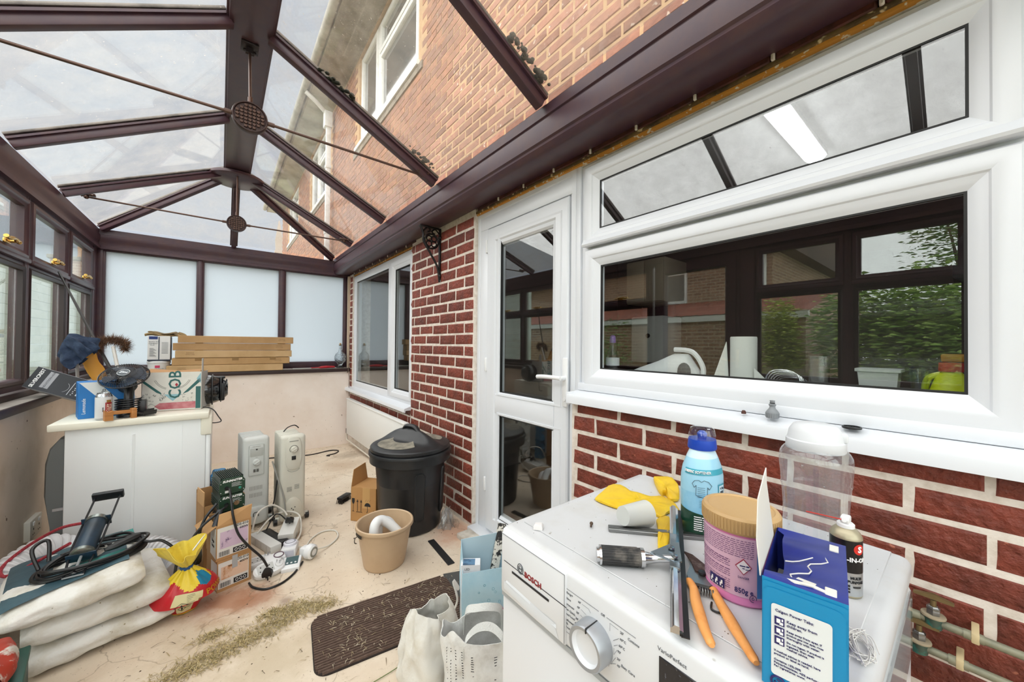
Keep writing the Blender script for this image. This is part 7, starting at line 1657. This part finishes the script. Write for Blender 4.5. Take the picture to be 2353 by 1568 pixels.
hl = thing('heater_lead', 'short black lead across the top of the right heater', 'cable', (.43, 3.2, .612))
B().tube(spline([(-.05, .02, .0), (-.02, .05, .022), (.03, .09, .026), (.06, .1, .0)], 6), .004, 6).out('lead', black_p, hl)
# ---- plugs, adaptors, timers
wcb = mat('white_flex', '#d6d2c8', .5)
def wire(name, lab, pts, r_=.0045, m=None, cat='cable'):
    t = thing(name, lab, cat); B().tube(spline(pts, 8), r_, 8).out('flex', m or wcb, t); return t
wire('white_flex', 'cream flex looping out to the right over the floor', [(.37, 2.60, .03), (.43, 2.60, .006), (.48, 2.68, .006), (.555, 2.735, .006), (.625, 2.70, .006), (.62, 2.60, .006), (.55, 2.52, .008), (.475, 2.475, .03)])
wire('white_flex', 'white flex arching over the plug pile in front of the left heater', [(.17, 2.80, .10), (.20, 2.84, .19), (.28, 2.90, .20), (.345, 2.90, .15), (.365, 2.87, .12)], .0055)
wire('white_flex', 'white flex looping round the dimmer box from behind', [(.20, 2.86, .05), (.28, 2.94, .10), (.37, 2.96, .11), (.44, 2.90, .09), (.435, 2.78, .03), (.40, 2.70, .012)], .0055)
wire('grey_flex', 'grey flex hanging down between the two heaters', [(.295, 3.05, .45), (.32, 3.02, .35), (.355, 2.97, .22), (.365, 2.94, .12), (.36, 2.90, .09)], .005, mat('grey_flex', '#8e8d87', .5))
wire('black_flex', 'thin black flex curling into the dimmer box', [(.25, 2.86, .06), (.29, 2.88, .13), (.32, 2.87, .14), (.35, 2.83, .115), (.365, 2.80, .10)], .004, black_p)
wire('black_flex', 'black flex with a plug hanging behind the left heater', [(.33, 3.09, .30), (.315, 3.06, .20), (.30, 3.04, .12), (.31, 3.02, .05)], .004, black_p)
wire('wall_cable', 'dark cable lying along the foot of the cream end wall', [(.30, 5.12, -.06), (.62, 5.02, -.058), (.85, 4.92, -.055), (1.08, 4.98, -.057), (1.16, 4.90, -.053), (1.10, 4.78, -.048), (1.0, 4.74, -.046), (1.02, 4.70, -.044)], .007, mat('dark_cable', '#2c2422', .6))
def gadget(name, lab, cat, T, build):
    t = thing(name, lab, cat); build(t, T); return t
def g_strip(t, T):
    B().box(-.14, -.032, 0, .14, .032, .05, bev=.004, T=T).out('body', mat('white_box', '#d9d9d6', .45), t)
    B().box(-.135, .033, .0, .12, .085, .045, bev=.004, T=T).out('black_adaptor', black_p, t)
    q = B()
    for k in range(4): q.box(-.12+.07*k, -.0325, .008, -.119+.07*k, -.0315, .044, T=T)
    q.out('joint', greyink, t, kind='stuff')
gadget('lamp_gear_box', 'long white electrical box with a black strip on the floor by the lamp cartons', 'electrical box', frame3((.235, 2.765, .0), (.10, -.29, 0), (.29, .10, 0)), g_strip)
def g_dim(t, T):
    B().box(-.045, -.085, 0, .045, .085, .085, bev=.006, T=T).out('body', mat('dim_white', '#d5d5d1', .4), t)
    q = B()
    for k in range(7): q.box(-.046, -.08+.012*k, .012, .046, -.075+.012*k, .03, T=T)
    q.out('vent_slots', mat('shade_grey', '#8b8c85', .6), t, kind='stuff')
    plug(t, T @ Tr(.0, .02, .100) @ M.Rotation(R(20), 4, 'X'))
gadget('dimmer_box', 'white plug-in adaptor box with a black plug pushed in, between the heaters', 'adaptor', frame3((.372, 2.79, .006), (.92, -.35, 0), (.35, .92, .0)) @ M.Rotation(R(12), 4, 'X'), g_dim)
def g_timer(t, T):
    B().box(-.04, -.05, 0, .04, .05, .055, bev=.008, T=T).out('body', white_p, t)
    q = B(); q.lathe([(0, .018), (.030, .018), (.036, .014), (.037, 0)], 36, T=T @ Tr(0, .012, .054)); dl_ = q.out('dial', mat('timer_dial', '#dcdde6', .35), t)
    q = B(); q.tube([tuple(T @ V((.026*math.cos(a), .012+.026*math.sin(a), .0725))) for a in [2*PI*i/30 for i in range(30)]], .0022, 6, closed=True); q.out('dial_ring', greyink, dl_)
    B().box(-.03, -.0515, .006, .03, -.0495, .045, T=T).out('face', mat('timer_face', '#c9cad6', .4), t)
gadget('plug_timer', 'white mechanical plug-in timer with a round dial standing on the floor', 'timer', frame3((.345, 2.575, .0), (.9, -.3, 0), (.3, .9, 0)), g_timer)
def g_disp(t, T):
    B().box(-.045, -.055, 0, .045, .055, .028, bev=.005, T=T).out('body', white_p, t)
    B().box(-.032, -.02, .028, .032, .048, .0295, T=T).out('display', mat('display_teal', '#3f5a5f', .2), t)
    for k in range(3): B().cyl(T @ V((-.02+.02*k, -.008, .029)), T @ V((-.02+.02*k, -.008, .031)), .0055, n=12).out('button', white_p, t)
gadget('digital_timer', 'white digital timer with a grey display lying beside the round timer', 'timer', frame3((.335, 2.425, .0), (.9, -.25, 0), (.25, .9, 0)) @ M.Rotation(R(6), 4, 'X'), g_disp)
def g_round(t, T):
    q = B(); q.lathe([(0, .034), (.032, .034), (.040, .026), (.041, -.004), (.034, -.01), (0, -.01)], 32, T=T); q.out('body', white_p, t)
    q = B(); q.lathe([(.018, .036), (.028, .036), (.028, .033), (.018, .033)], 28, T=T); q.out('dial_ring', mat('shade_grey', '#8b8c85', .6), t)
    B().box(-.024, -.024, -.05, .024, .024, -.008, bev=.008, T=T).out('plug_body', white_p, t)
gadget('round_timer', 'white round plug-in timer on its edge beside the digital timer', 'timer', frame3((.428, 2.455, .042), (.75, .6, 0), (0, 0, 1)) @ M.Rotation(R(0), 4, 'X'), g_round)
def g_sock(t, T):
    q = B(); lp = []
    for s, z in ((.94, 0), (1, .006), (1, .026), (.9, .034)): lp.append([(.075*s*math.copysign(abs(math.cos(a))**.7, math.cos(a)), .042*s*math.copysign(abs(math.sin(a))**.8, math.sin(a)), z) for a in [2*PI*i/32 for i in range(32)]])
    q.loft(lp, T=T); q.out('body', white_p, t)
    B().box(-.058, -.026, .0335, .02, .026, .0355, bev=.001, seg=1, T=T).out('face_plate', mat('plate_grey', '#c3c4c2', .4), t)
    q = B()
    for px, py in ((-.04, .012), (-.046, -.012), (-.03, -.012), (.0, .012), (-.006, -.012), (.01, -.012)): q.box(px-.003, py-.003, .0352, px+.003, py+.003, .0362, T=T)
    q.out('pin_hole', black_p, t, kind='stuff')
    q = B(); q.lathe([(0, .0), (.018, .0), (.02, -.006)], 24, T=T @ Tr(.045, .0, .041)); q.out('round_cover', white_p, t)
    q = B(); q.box(.043, -.004, .04, .049, .0, .062, T=T).box(.056, .006, .04, .06, .012, .056, T=T).box(.032, .006, .04, .036, .012, .056, T=T); q.out('pin', chrome, t, kind='stuff')
gadget('socket_adaptor', 'white double socket adaptor tilted on the floor beside the black plug', 'adaptor', frame3((.225, 2.42, .018), (.85, .15, .0), (-.12, .75, .4)), g_sock)
gadget('socket_adaptor', 'white adaptor lying pins up against the lamp carton', 'adaptor', frame3((.185, 2.545, .004), (.95, .1, 0), (-.1, .95, .05)), g_sock)
def g_meter(t, T):
    B().box(-.05, -.028, 0, .05, .028, .04, bev=.01, T=T).out('body', white_p, t)
    q = B(); q.tube([tuple(T @ V((.024*math.cos(a)+.018, .020*math.sin(a), .041))) for a in [2*PI*i/24 for i in range(24)]], .003, 6, closed=True); q.out('dial_ring', mat('timer_ring_plum', '#6a5560', .5), t)
gadget('dial_timer', 'small white timer with a dark ring lying behind the double adaptor', 'timer', frame3((.262, 2.515, .012), (.9, .1, 0), (-.1, .9, .25)), g_meter)
bq = thing('blue_plastic_bag', 'crumpled blue plastic bag between the dryer and the green ballasts', 'bag', (-.0, 3.06, .0))
q = B()
for k, z in enumerate((.05, .16, .26, .35)): sack(q, .07, .10, .16, Tr(.0, 0, z+.02), 40+k, .03, nu=28, nv=14)
q.out('bag', mat('blue_film', '#2d86bd', .35, var=('#8cc0de', 12, .5, .7), bump=(40, .5, .01)), bq)
# ---- black dustbin
bn = thing('dustbin', 'black plastic dustbin with a domed lid against the brick pier', 'bin', (1.075, 2.50, 0), R(20))
bp = mat('bin_black', '#1a1b1d', .38, var=('#26272a', 6, .4, .7), speck=('#6d6f72', 160, .76)); 
q = B(); q.lathe([(0, 0), (.195, 0), (.208, .01), (.212, .03), (.236, .50), (.24, .505), (.262, .507), (.268, .50), (.270, .47), (.276, .47), (.277, .535), (.268, .54), (.262, .52), (.245, .52), (.20, .03), (0, .02)], 56); q.out('body', bp, bn)
q = B()
for a0 in (-118, -62, 62, 118):
    a = R(a0); lp = []
    for z, r_, w_ in ((.10, .2185, .02), (.115, .222, .034), (.40, .2345, .038), (.42, .236, .02)): lp.append([(r_*math.cos(a)+w_*s*-math.sin(a)+e*math.cos(a), r_*math.sin(a)+w_*s*math.cos(a)+e*math.sin(a), z) for s, e in ((-1, -.004), (1, -.004), (.8, .006), (-.8, .006))])
    B().loft(lp).out('side_rib', bp, bn)
def lidf(u, v):
    a = 2*PI*u; r_ = .268*v
    dome = .605+.045*(1-v**2)
    # raised bar across the middle, hollows on both sides
    w_ = abs(math.cos(a))*v
    bar = math.exp(-((r_*math.cos(a))/.055)**2)
    z = .575+.095*(1-v*v)*(.20+.80*bar)+.010*(1-v**6)
    return (r_*math.cos(a), r_*math.sin(a), z)
q = B(); q.grid(lidf, 64, 18, wu=True); q.lathe([(.268, .575), (.274, .568), (.274, .552), (.264, .548), (.264, .545), (.281, .542), (.284, .535), (.284, .522), (.270, .52), (.26, .53), (.258, .565)], 64); q.out('lid', bp, bn)
q = B(); q.tube(spline([(0, -.075, .655), (0, -.04, .690), (0, .04, .690), (0, .075, .655)], 6), .02, 12, flat=.7); q.out('lid_handle', bp, bn)
dm = mat('lid_dust', '#8c8678', .9, var=('#5a564e', 20, .4, .7))
for s in (-1, 1):
    q = B(); q.grid(lambda u, v: tuple(V(lidf((.5 if s < 0 else 0)+(u-.5)*.30, .45+.42*v*(1-abs(2*u-1)**3*.3)))+V((0, 0, .0015))), 14, 8); q.out('dust_patch', dm, bn)
# ---- cardboard box behind the bin
cbx = thing('cardboard_box', 'small brown cardboard box with printed handling symbols behind the black bin', 'box', (.752, 2.795, 0), R(-52))
w_, d_, h_ = .205, .19, .245; bcard = mat('box_card', '#b88a55', .8, var=('#ad8050', 6, .4, .7))
q = B(); q.box(0, 0, 0, w_, d_, .003).box(0, 0, 0, w_, .003, h_).box(0, d_-.003, 0, w_, d_, h_).box(0, 0, 0, .003, d_, h_).box(w_-.003, 0, 0, w_, d_, h_).box(.003, .003, h_-.008, w_, d_, h_-.005); q.out('carton', bcard, cbx)
q = B(); q.add([(0, .001, h_), (0, d_, h_), (-.02, d_, h_+.115), (-.018, .05, h_+.105), (0.003, .001, h_), (0.003, d_, h_), (-.017, d_, h_+.115), (-.015, .05, h_+.105)], [(0, 1, 2, 3), (7, 6, 5, 4), (0, 4, 5, 1), (1, 5, 6, 2), (2, 6, 7, 3), (3, 7, 4, 0)]); q.out('raised_flap', bcard, cbx)
B().box(.095, -.0008, .10, .155, 0, h_).out('tape', mat('parcel_tape', '#c39a64', .4), cbx)
q = B(); YB = -.0014
poly(q, [(.010, .165), (.032, .165), (.032, .14), (.026, .125), (.0225, .125), (.0225, .075), (.032, .07), (.010, .07), (.0195, .075), (.0195, .125), (.016, .125), (.010, .14)], YB)
for xx in (.055, .085): poly(q, [(xx-.002, .075), (xx+.002, .075), (xx+.002, .14), (xx+.008, .14), (xx, .16), (xx-.008, .14), (xx-.002, .14)], YB)
poly(q, [(.045, .068), (.095, .068), (.095, .072), (.045, .072)], YB)
poly(q, [(.112, .115)]+[(.137-.025*math.cos(PI*i/10), .115+.026*math.sin(PI*i/10)) for i in range(11)]+[(.162, .115), (.139, .115), (.139, .078), (.132, .07), (.127, .075), (.131, .076), (.135, .08), (.135, .115)], YB)
for k in range(6): poly(q, [(.118+.008*k, .150+.008*(k % 2)), (.121+.008*k, .150+.008*(k % 2)), (.119+.008*k, .158+.008*(k % 2))], YB)
q.out('handling_symbols', blackink, cbx)
q = B(); put_text(q, 'R', .016, frame3((.186, YB, .085), (1, 0, 0), (0, 0, 1))); q.out('lettering', blackink, cbx)
br = thing('brush_head', 'dark bristly brush head on the floor left of the cardboard box', 'brush', (.80, 3.17, 0), R(40))
q = B(); q.box(-.06, -.025, .03, .06, .025, .05, bev=.008); q.out('back', black_p, br); q = B(); r = random.Random(9)
for i in range(160): 
    x, y = r.uniform(-.057, .057), r.uniform(-.023, .023); q.tube([(x, y, .032), (x*1.08, y*1.25, .0)], .0016, 3, cap=False)
q.out('bristles', mat('bristle_dark', '#2a211d', .9), br, kind='stuff')
# ---- tan bucket with a white waste pipe
bu = thing('bucket', 'tan plastic bucket in front of the black bin', 'bucket', (.768, 2.145, 0))
bt = mat('bucket_tan', '#c4a98a', .45, var=('#b89c7d', 5, .4, .7), speck=('#8a7358', 60, .74))
q = B(); q.lathe([(0, 0), (.108, 0), (.113, .004), (.116, .012), (.150, .215), (.151, .22), (.160, .222), (.162, .226), (.160, .241), (.154, .244), (.148, .240), (.146, .215), (.110, .012), (0, .010)], 56); q.out('body', bt, bu)
q = B(); q.lathe([(.155, .215), (.158, .20), (.156, .20)], 12, a0=R(170), a1=R(200)); q.tube(spline([(-.158, -.03, .214), (-.175, -.03, .205), (-.178, -.035, .185), (-.168, -.035, .178)], 5), .0025, 6); q.out('handle_hook', mat('hook_dark', '#4a443c', .5, metal=.6), bu)
pi_ = thing('waste_pipe', 'white curved plastic waste pipe standing in the tan bucket', 'pipe', (.768, 2.145, .012))
q = B(); q.tube(spline([(-.065, -.02, .005), (-.068, -.015, .16), (-.055, 0, .225), (-.015, .015, .232), (.03, .0, .20), (.075, -.03, .145), (.088, -.04, .12)], 7), .027, 18); q.out('bend', white_p, pi_)
q = B(); q.tube(spline([(-.02, .04, .0), (-.02, .045, .15), (.0, .045, .21), (.04, .035, .20), (.08, .0, .13)], 7), .022, 16); q.out('second_bend', white_p, pi_)
# ---- crumpled clear bag by the pier
pb_ = thing('clear_bag', 'small crumpled clear plastic bag on the floor between the bin and the pier', 'bag', (1.255, 2.29, 0))
q = B().grid(lambda u, v: ((.055*(1-v*.75)+.014*math.sin(5*2*PI*u+7*v))*math.cos(2*PI*u), (.045*(1-v*.7)+.012*math.sin(7*2*PI*u))*math.sin(2*PI*u), .125*v+.012*math.sin(9*u*6.28)*v+.002), 40, 12, wu=True); q.solid(.001); q.out('bag', glass('clear_film', (.93, .93, .93), r0=.12, rough=.12, dirt=.2, dirtcol='#efeeec'), pb_)
# ---- black strip, door mat, grey mat
bs_ = thing('black_strip', 'flat black strip lying on the floor in front of the bin', 'strip', (1.078, 2.055, 0), R(-4))
B().box(-.021, -.17, 0, .021, .14, .006, bev=.001, seg=1).out('strip', mat('strip_black', '#1a1a1b', .6), bs_)
dmx = thing('door_mat', 'brown ribbed doormat with rounded corners lying on the floor, full of straw', 'mat', (.640, 1.685, 0), R(-7.5))
HL, HW = .325, .178; rr_ = .055
rim = []
for (cx, cy, a) in ((HL-rr_, HW-rr_, 0), (-HL+rr_, HW-rr_, 90), (-HL+rr_, -HW+rr_, 180), (HL-rr_, -HW+rr_, 270)):
    for i in range(7): rim.append((cx+rr_*math.cos(R(a+15*i)), cy+rr_*math.sin(R(a+15*i))))
q = B(); q.prism(rim, .006); q.out('backing', mat('mat_backing', '#2a211e', .9), dmx)
q = B(); nrib = 25
mm = mat('mat_pile', '#5a473e', .95, var=('#6d584c', 60, .4, .7), bump=(300, .8, .004), speck=('#a08f78', 150, .74))
ribm = []
for k in range(nrib):
    y = -HW+.010+(2*HW-.020)*k/(nrib-1); e = abs(y)-(HW-rr_); hl = HL-.004 if e <= 0 else HL-rr_-.004+math.sqrt(max(0, rr_**2-e**2))
    q = B(); lp = []
    for i in range(13):
        x = -hl+2*hl*i/12; lp.append([(x, y-.0056, .005), (x, y-.003, .0135+.001*math.sin(i*1.7+k)), (x, y+.003, .0135+.001*math.sin(i*2.1+k)), (x, y+.0056, .005)])
    q.loft(lp); q.out('rib', mm, dmx)
gm_ = thing('grey_mat', 'corner of a dark grey mat showing beside the blue gift bag', 'mat', (1.04, 1.66, 0), R(-20))
B().box(-.11, -.16, 0, .13, .14, .005, bev=.001, seg=1).out('mat', mat('mat_grey', '#4b4b49', .9), gm_)
# ---- blue gift bag with contents
gb_ = thing('gift_bag', 'pale blue gift bag with bubbles printed on it beside the washing machine', 'bag', (.872, 1.440, 0), R(-27))
gw, gd = .25, .115; gmt2 = mat('gift_blue', '#a9cfe0', .5, var=('#bcdbe8', 8, .4, .7), bump=(14, .3, .012)); gin = mat('gift_inside', '#ccd3d9', .6)
q = B()
def wallp(p0, p1, h0, h1, th=.002):
    p0, p1 = V(p0), V(p1); d = (p1-p0).normalized(); n_ = V((d.y, -d.x, 0)); fn_ = lambda u, v: tuple(p0.lerp(p1, u)+V((0, 0, (h0+(h1-h0)*u)*v))+n_*(.006*math.sin(u*PI)*math.sin(v*2.6+.2)+.004*math.sin(v*9+u*4)*math.sin(u*PI))); b_ = B().grid(fn_, 12, 12); b_.solid(th); return b_
wallp((0, 0, 0), (gw, 0, 0), .238, .250).out('front_panel', gmt2, gb_); wallp((0, gd, 0), (0, 0, 0), .335, .238).out('side_panel', gmt2, gb_); wallp((gw, 0, 0), (gw, gd, 0), .25, .35).out('side_panel', gmt2, gb_); wallp((gw, gd, 0), (0, gd, 0), .36, .335).out('back_panel', mat('gift_back', '#b9d3df', .55), gb_)
B().box(.002, .002, 0, gw-.002, gd-.002, .003).out('base', gin, gb_)
q = B(); 
for (x, z, r_) in ((.10, .18, .005), (.14, .16, .006), (.09, .10, .0055), (.12, .11, .0065), (.15, .145, .005), (.17, .10, .005), (.075, .15, .004), (.165, .075, .006), (.11, .06, .004)): q.tube([(x+r_*math.cos(a), -.009, z+r_*math.sin(a)) for a in [2*PI*i/14 for i in range(14)]], .0008, 4, closed=True)
q.out('bubble_print', mat('bubble_blue', '#5f9db5', .5), gb_, kind='stuff')
q = B(); q.tube([(.165, -.010, .07), (.178, -.010, .078), (.19, -.010, .06), (.178, -.010, .045), (.168, -.010, .055)], .003, 5); q.out('pink_print', mat('pink_print_b', '#c78aa5', .5), gb_)
gx = thing('gift_box', 'small white box with a blue picture inside the blue gift bag', 'box', (.925, 1.455, .004), R(-35))
q = B(); q.box(-.045, -.028, 0, .045, .028, .265, bev=.002, seg=1); q.out('carton', mat('gift_carton', '#dfe2e6', .5), gx); B().box(-.035, -.028, .2652, .02, .02, .2658).out('picture', mat('blue_picture', '#5b7f9f', .4, var=('#2f4a66', 25, .45, .6)), gx)
q = B(); put_text(q, 'LED', .014, frame3((-.015, -.0284, .245), (1, 0, 0), (0, 0, 1))); q.out('lettering', blackink, gx)
gt = thing('mottled_tube', 'black and white mottled tube sticking out of the blue gift bag', 'tube', (1.0, 1.43, .004), rot=(R(-12), R(12), R(-30)))
B().box(-.02, -.012, 0, .02, .012, .40, bev=.003).out('tube', mat('mottled', '#d5d2c8', .5, var=('#1b1b1b', 45, .48, .52)), gt)
# ---- white woven bags beside the machine
wv = mat('woven_white', '#dcdddb', .55, var=('#c3c2bd', 20, .45, .75), bump=(180, .35, .003))
wb_ = thing('woven_bag', 'white woven plastic shopping bag with dashed print beside the washing machine', 'bag', (.735, 1.075, 0), R(-32))
def wf(u, v, d=0):
    a = 2*PI*u; pw = lambda x, e: math.copysign(abs(x)**e, x); ca, sa = math.cos(a), math.sin(a)
    fl = 1-.10*(1-v)+.03*math.sin(3*a+2*v*3)*v; x = (.135*pw(ca, .55))*fl; y = (.085*pw(sa, .55))*fl*(1-.25*v*v)
    rim = .295+.018*math.sin(2*a+.5)+.012*math.sin(5*a)-.018*(abs(ca)**4)
    z = rim*v+.003; nn = .012*noise.noise(V((x*14, y*14, z*9)))+.006*noise.noise(V((x*40, y*40, z*25)))+d; n_ = V((ca*.6, sa, 0)).normalized()
    return tuple(V((x, y, z))+n_*nn)
q = B().grid(lambda u, v: wf(u, v), 96, 30, wu=True); q.solid(-.0025); q.out('bag', wv, wb_)
q = B(); q.prism([(.118*math.cos(2*PI*i/20), .072*math.sin(2*PI*i/20)) for i in range(20)], .004); q.out('base', wv, wb_)
q = B(); r = random.Random(12)
for uc in (.595, .63, .665, .70, .735, .77, .805, .84, .87, .90):
    for k in range(30):
        v = .05+.030*k
        if v > .86 or r.random() < .12: continue
        s = .0035*(.7+.6*r.random()); q.add([wf(uc-s, v, .0030), wf(uc+s, v+.004, .0030), wf(uc+s, v+.014, .0030), wf(uc-s, v+.010, .0030)], [(0, 1, 2, 3)])
q.out('dashed_print', mat('dash_print', '#33353a', .6), wb_, kind='stuff')
for (yy, zz, tw) in ((-.066, .0, 0), (.05, .02, .6)):
    q = B(); hp_ = spline([(-.065, yy, .24), (-.06, yy*.95, .29+zz), (-.02, yy*.6, .312+zz), (.03, yy*.6, .312+zz), (.07, yy*.95, .285+zz), (.075, yy, .235)], 8)
    vs, fs = [], []
    for i, p in enumerate(hp_):
        t_ = i/(len(hp_)-1); wd_ = V((0.003, .010, .008)); vs += [tuple(p-wd_), tuple(p+wd_)]
    for i in range(len(hp_)-1): fs.append((2*i, 2*i+2, 2*i+3, 2*i+1))
    q.add(vs, fs); q.solid(.003); q.out('strap', mat('strap_white', '#d0d1cd', .6, bump=(220, .6, .004)), wb_)
wk = thing('white_sack', 'limp white plastic sack slumped on the floor behind the woven bag', 'sack', (.655, 1.285, 0), R(-20))
def skf(u, v):
    a = 2*PI*u; r_ = (.105+.018*math.sin(3*a+1)+.012*math.sin(7*a+4*v))*(1-.45*v**2.2)
    z = .27*v+.02*math.sin(2*a+.4)*v; nn = .014*noise.noise(V((math.cos(a)*3, math.sin(a)*3, v*5)))
    return ((r_*1.15+nn)*math.cos(a)-.02*v, (r_*.72+nn)*math.sin(a), z+.003)
q = B().grid(skf, 72, 24, wu=True); q.solid(-.002); q.out('sack', mat('sack_white', '#dddcd6', .45, var=('#c9c2b2', 10, .5, .75), bump=(30, .4, .01)), wk)
q = B(); q.tube(spline([(.06, .02, .20), (.09, .01, .27), (.075, .02, .34), (.10, .03, .30)], 6), [.02, .018, .014, .012, .012, .012, .012, .01, .01, .01, .01, .01, .01, .01, .01, .01, .01, .01, .004][:19], 8, flat=.35); q.out('torn_edge', mat('sack_white', '#dddcd6', .45), wk)
# ---- grass clippings and floor debris
def blades(name, lab, cat, pts, n_, rad, cols, seed, ln=(.012, .04), h=.012):
    r_ = random.Random(seed); b_ = B()
    for i in range(n_):
        x, y, w_ = pts[r_.randrange(len(pts))]; x += r_.gauss(0, 1)*w_*rad; y += r_.gauss(0, 1)*w_*.55*rad; a = r_.uniform(0, 6.28); l_ = r_.uniform(*ln); z0 = ZF(y)+r_.random()**2*h+.0012; dz = r_.uniform(-.004, .006); s = r_.uniform(.0005, .0012)
        c_, s_ = math.cos(a), math.sin(a); z1 = max(ZF(y)+.0012, z0+dz)
        z1 = min(z1, z0+.002)
        b_.add([(x-s_*s, y+c_*s, z0), (x+s_*s, y-c_*s, z0), (x+c_*l_*.5+s_*s, y+s_*l_*.5-c_*s, max(z0, z1)+.003), (x+c_*l_*.5-s_*s, y+s_*l_*.5+c_*s, max(z0, z1)+.003), (x+c_*l_, y+s_*l_, z1)], [(0, 1, 2, 3), (3, 2, 4)], r_.randrange(len(cols)))
    o = b_.out(name, [mat('straw_'+c, c, .8) for c in cols]); tag(o, lab, cat); o['kind'] = 'stuff'; return o
gp = [(-.13, 1.90, .035), (-.08, 1.905, .04), (-.03, 1.915, .04), (.02, 1.93, .042), (.07, 1.94, .042), (.12, 1.945, .042), (.17, 1.955, .042), (.22, 1.97, .04), (.26, 1.99, .036), (.27, 2.05, .03), (.33, 2.03, .03), (.38, 1.985, .03), (.42, 1.955, .022), (.20, 2.06, .02), (-.01, 2.06, .022)]
blades('grass_clippings', 'heap of dry grass clippings strewn in a band before the doormat', 'grass', gp, 3700, 1.45, ['#a5905f', '#b8a272', '#8f7f52', '#cdbb8f', '#7d7048'], 31, (.008, .036), .008)
dp_ = [(rnd.uniform(-.4, 1.25), rnd.uniform(1.2, 4.6), .12) for _ in range(60)]
blades('floor_straw', 'scattered bits of straw and twig over the painted floor', 'debris', dp_, 520, 1, ['#6f5a3c', '#8f7b55', '#4a3a28', '#a08c62'], 32, (.008, .05), .003)
mp2 = [(.640+rnd.uniform(-.28, .28), 1.685+rnd.uniform(-.14, .14)-.08*0, .05) for _ in range(24)]
o = blades('mat_straw', 'pale straw scattered over the brown doormat', 'debris', mp2, 300, 1, ['#b8a98a', '#9c8c6a', '#cbbfa6'], 33, (.006, .035), .004); o.location.z = .013
b_ = B(); r = random.Random(34)
for i in range(420):
    x, y = r.uniform(-.75, 1.3), r.uniform(1.25, 5.1); s = r.uniform(.0015, .0045)*(1.6 if r.random() < .06 else 1); z = ZF(y)
    b_.add([(x-s, y, z), (x, y-s*.8, z), (x+s, y+.2*s, z), (x, y+s, z), (x+.1*s, y, z+s*.8)], [(0, 1, 4), (1, 2, 4), (2, 3, 4), (3, 0, 4)])
o = b_.out('floor_crumbs', mat('dirt_crumb', '#4b3a29', .95)); tag(o, 'dark crumbs of dirt scattered over the painted floor', 'debris'); o['kind'] = 'stuff'
b_ = B()
for i in range(110):
    x, y = r.uniform(.56, 1.1), r.uniform(.1, .68); s = r.uniform(.0006, .0016); z = .8536
    b_.add([(x-s, y, z), (x, y-s*.8, z), (x+s, y+.2*s, z), (x, y+s, z), (x+.1*s, y, z+s*.7)], [(0, 1, 4), (1, 2, 4), (2, 3, 4), (3, 0, 4)])
o = b_.out('machine_crumbs', mat('dirt_crumb', '#4b3a29', .95)); tag(o, 'tiny dark crumbs on the dirty white machine top', 'debris'); o['kind'] = 'stuff'
wd_ = thing('weed_stem', 'thin green weed stem lying along the floor in the foreground', 'stem', (.45, 1.38, 0))
B().tube(spline([(-.22, -.02, .004), (-.05, .02, .004), (.1, .03, .005), (.2, .05, .004)], 6), .0016, 5).out('stem', mat('weed_green', '#6a7a45', .7), wd_)
q = B(); q.loft([[(.0, -.006, .004), (.0, .006, .004), (.0, .0, .006)], [(.02, -.01, .012), (.02, .01, .012), (.02, 0, .016)], [(.045, -.001, .004), (.045, .001, .004), (.045, 0, .005)]], T=Tr(-.16, -.03, 0)); q.out('leaf', mat('weed_leaf', '#55693a', .6), wd_)
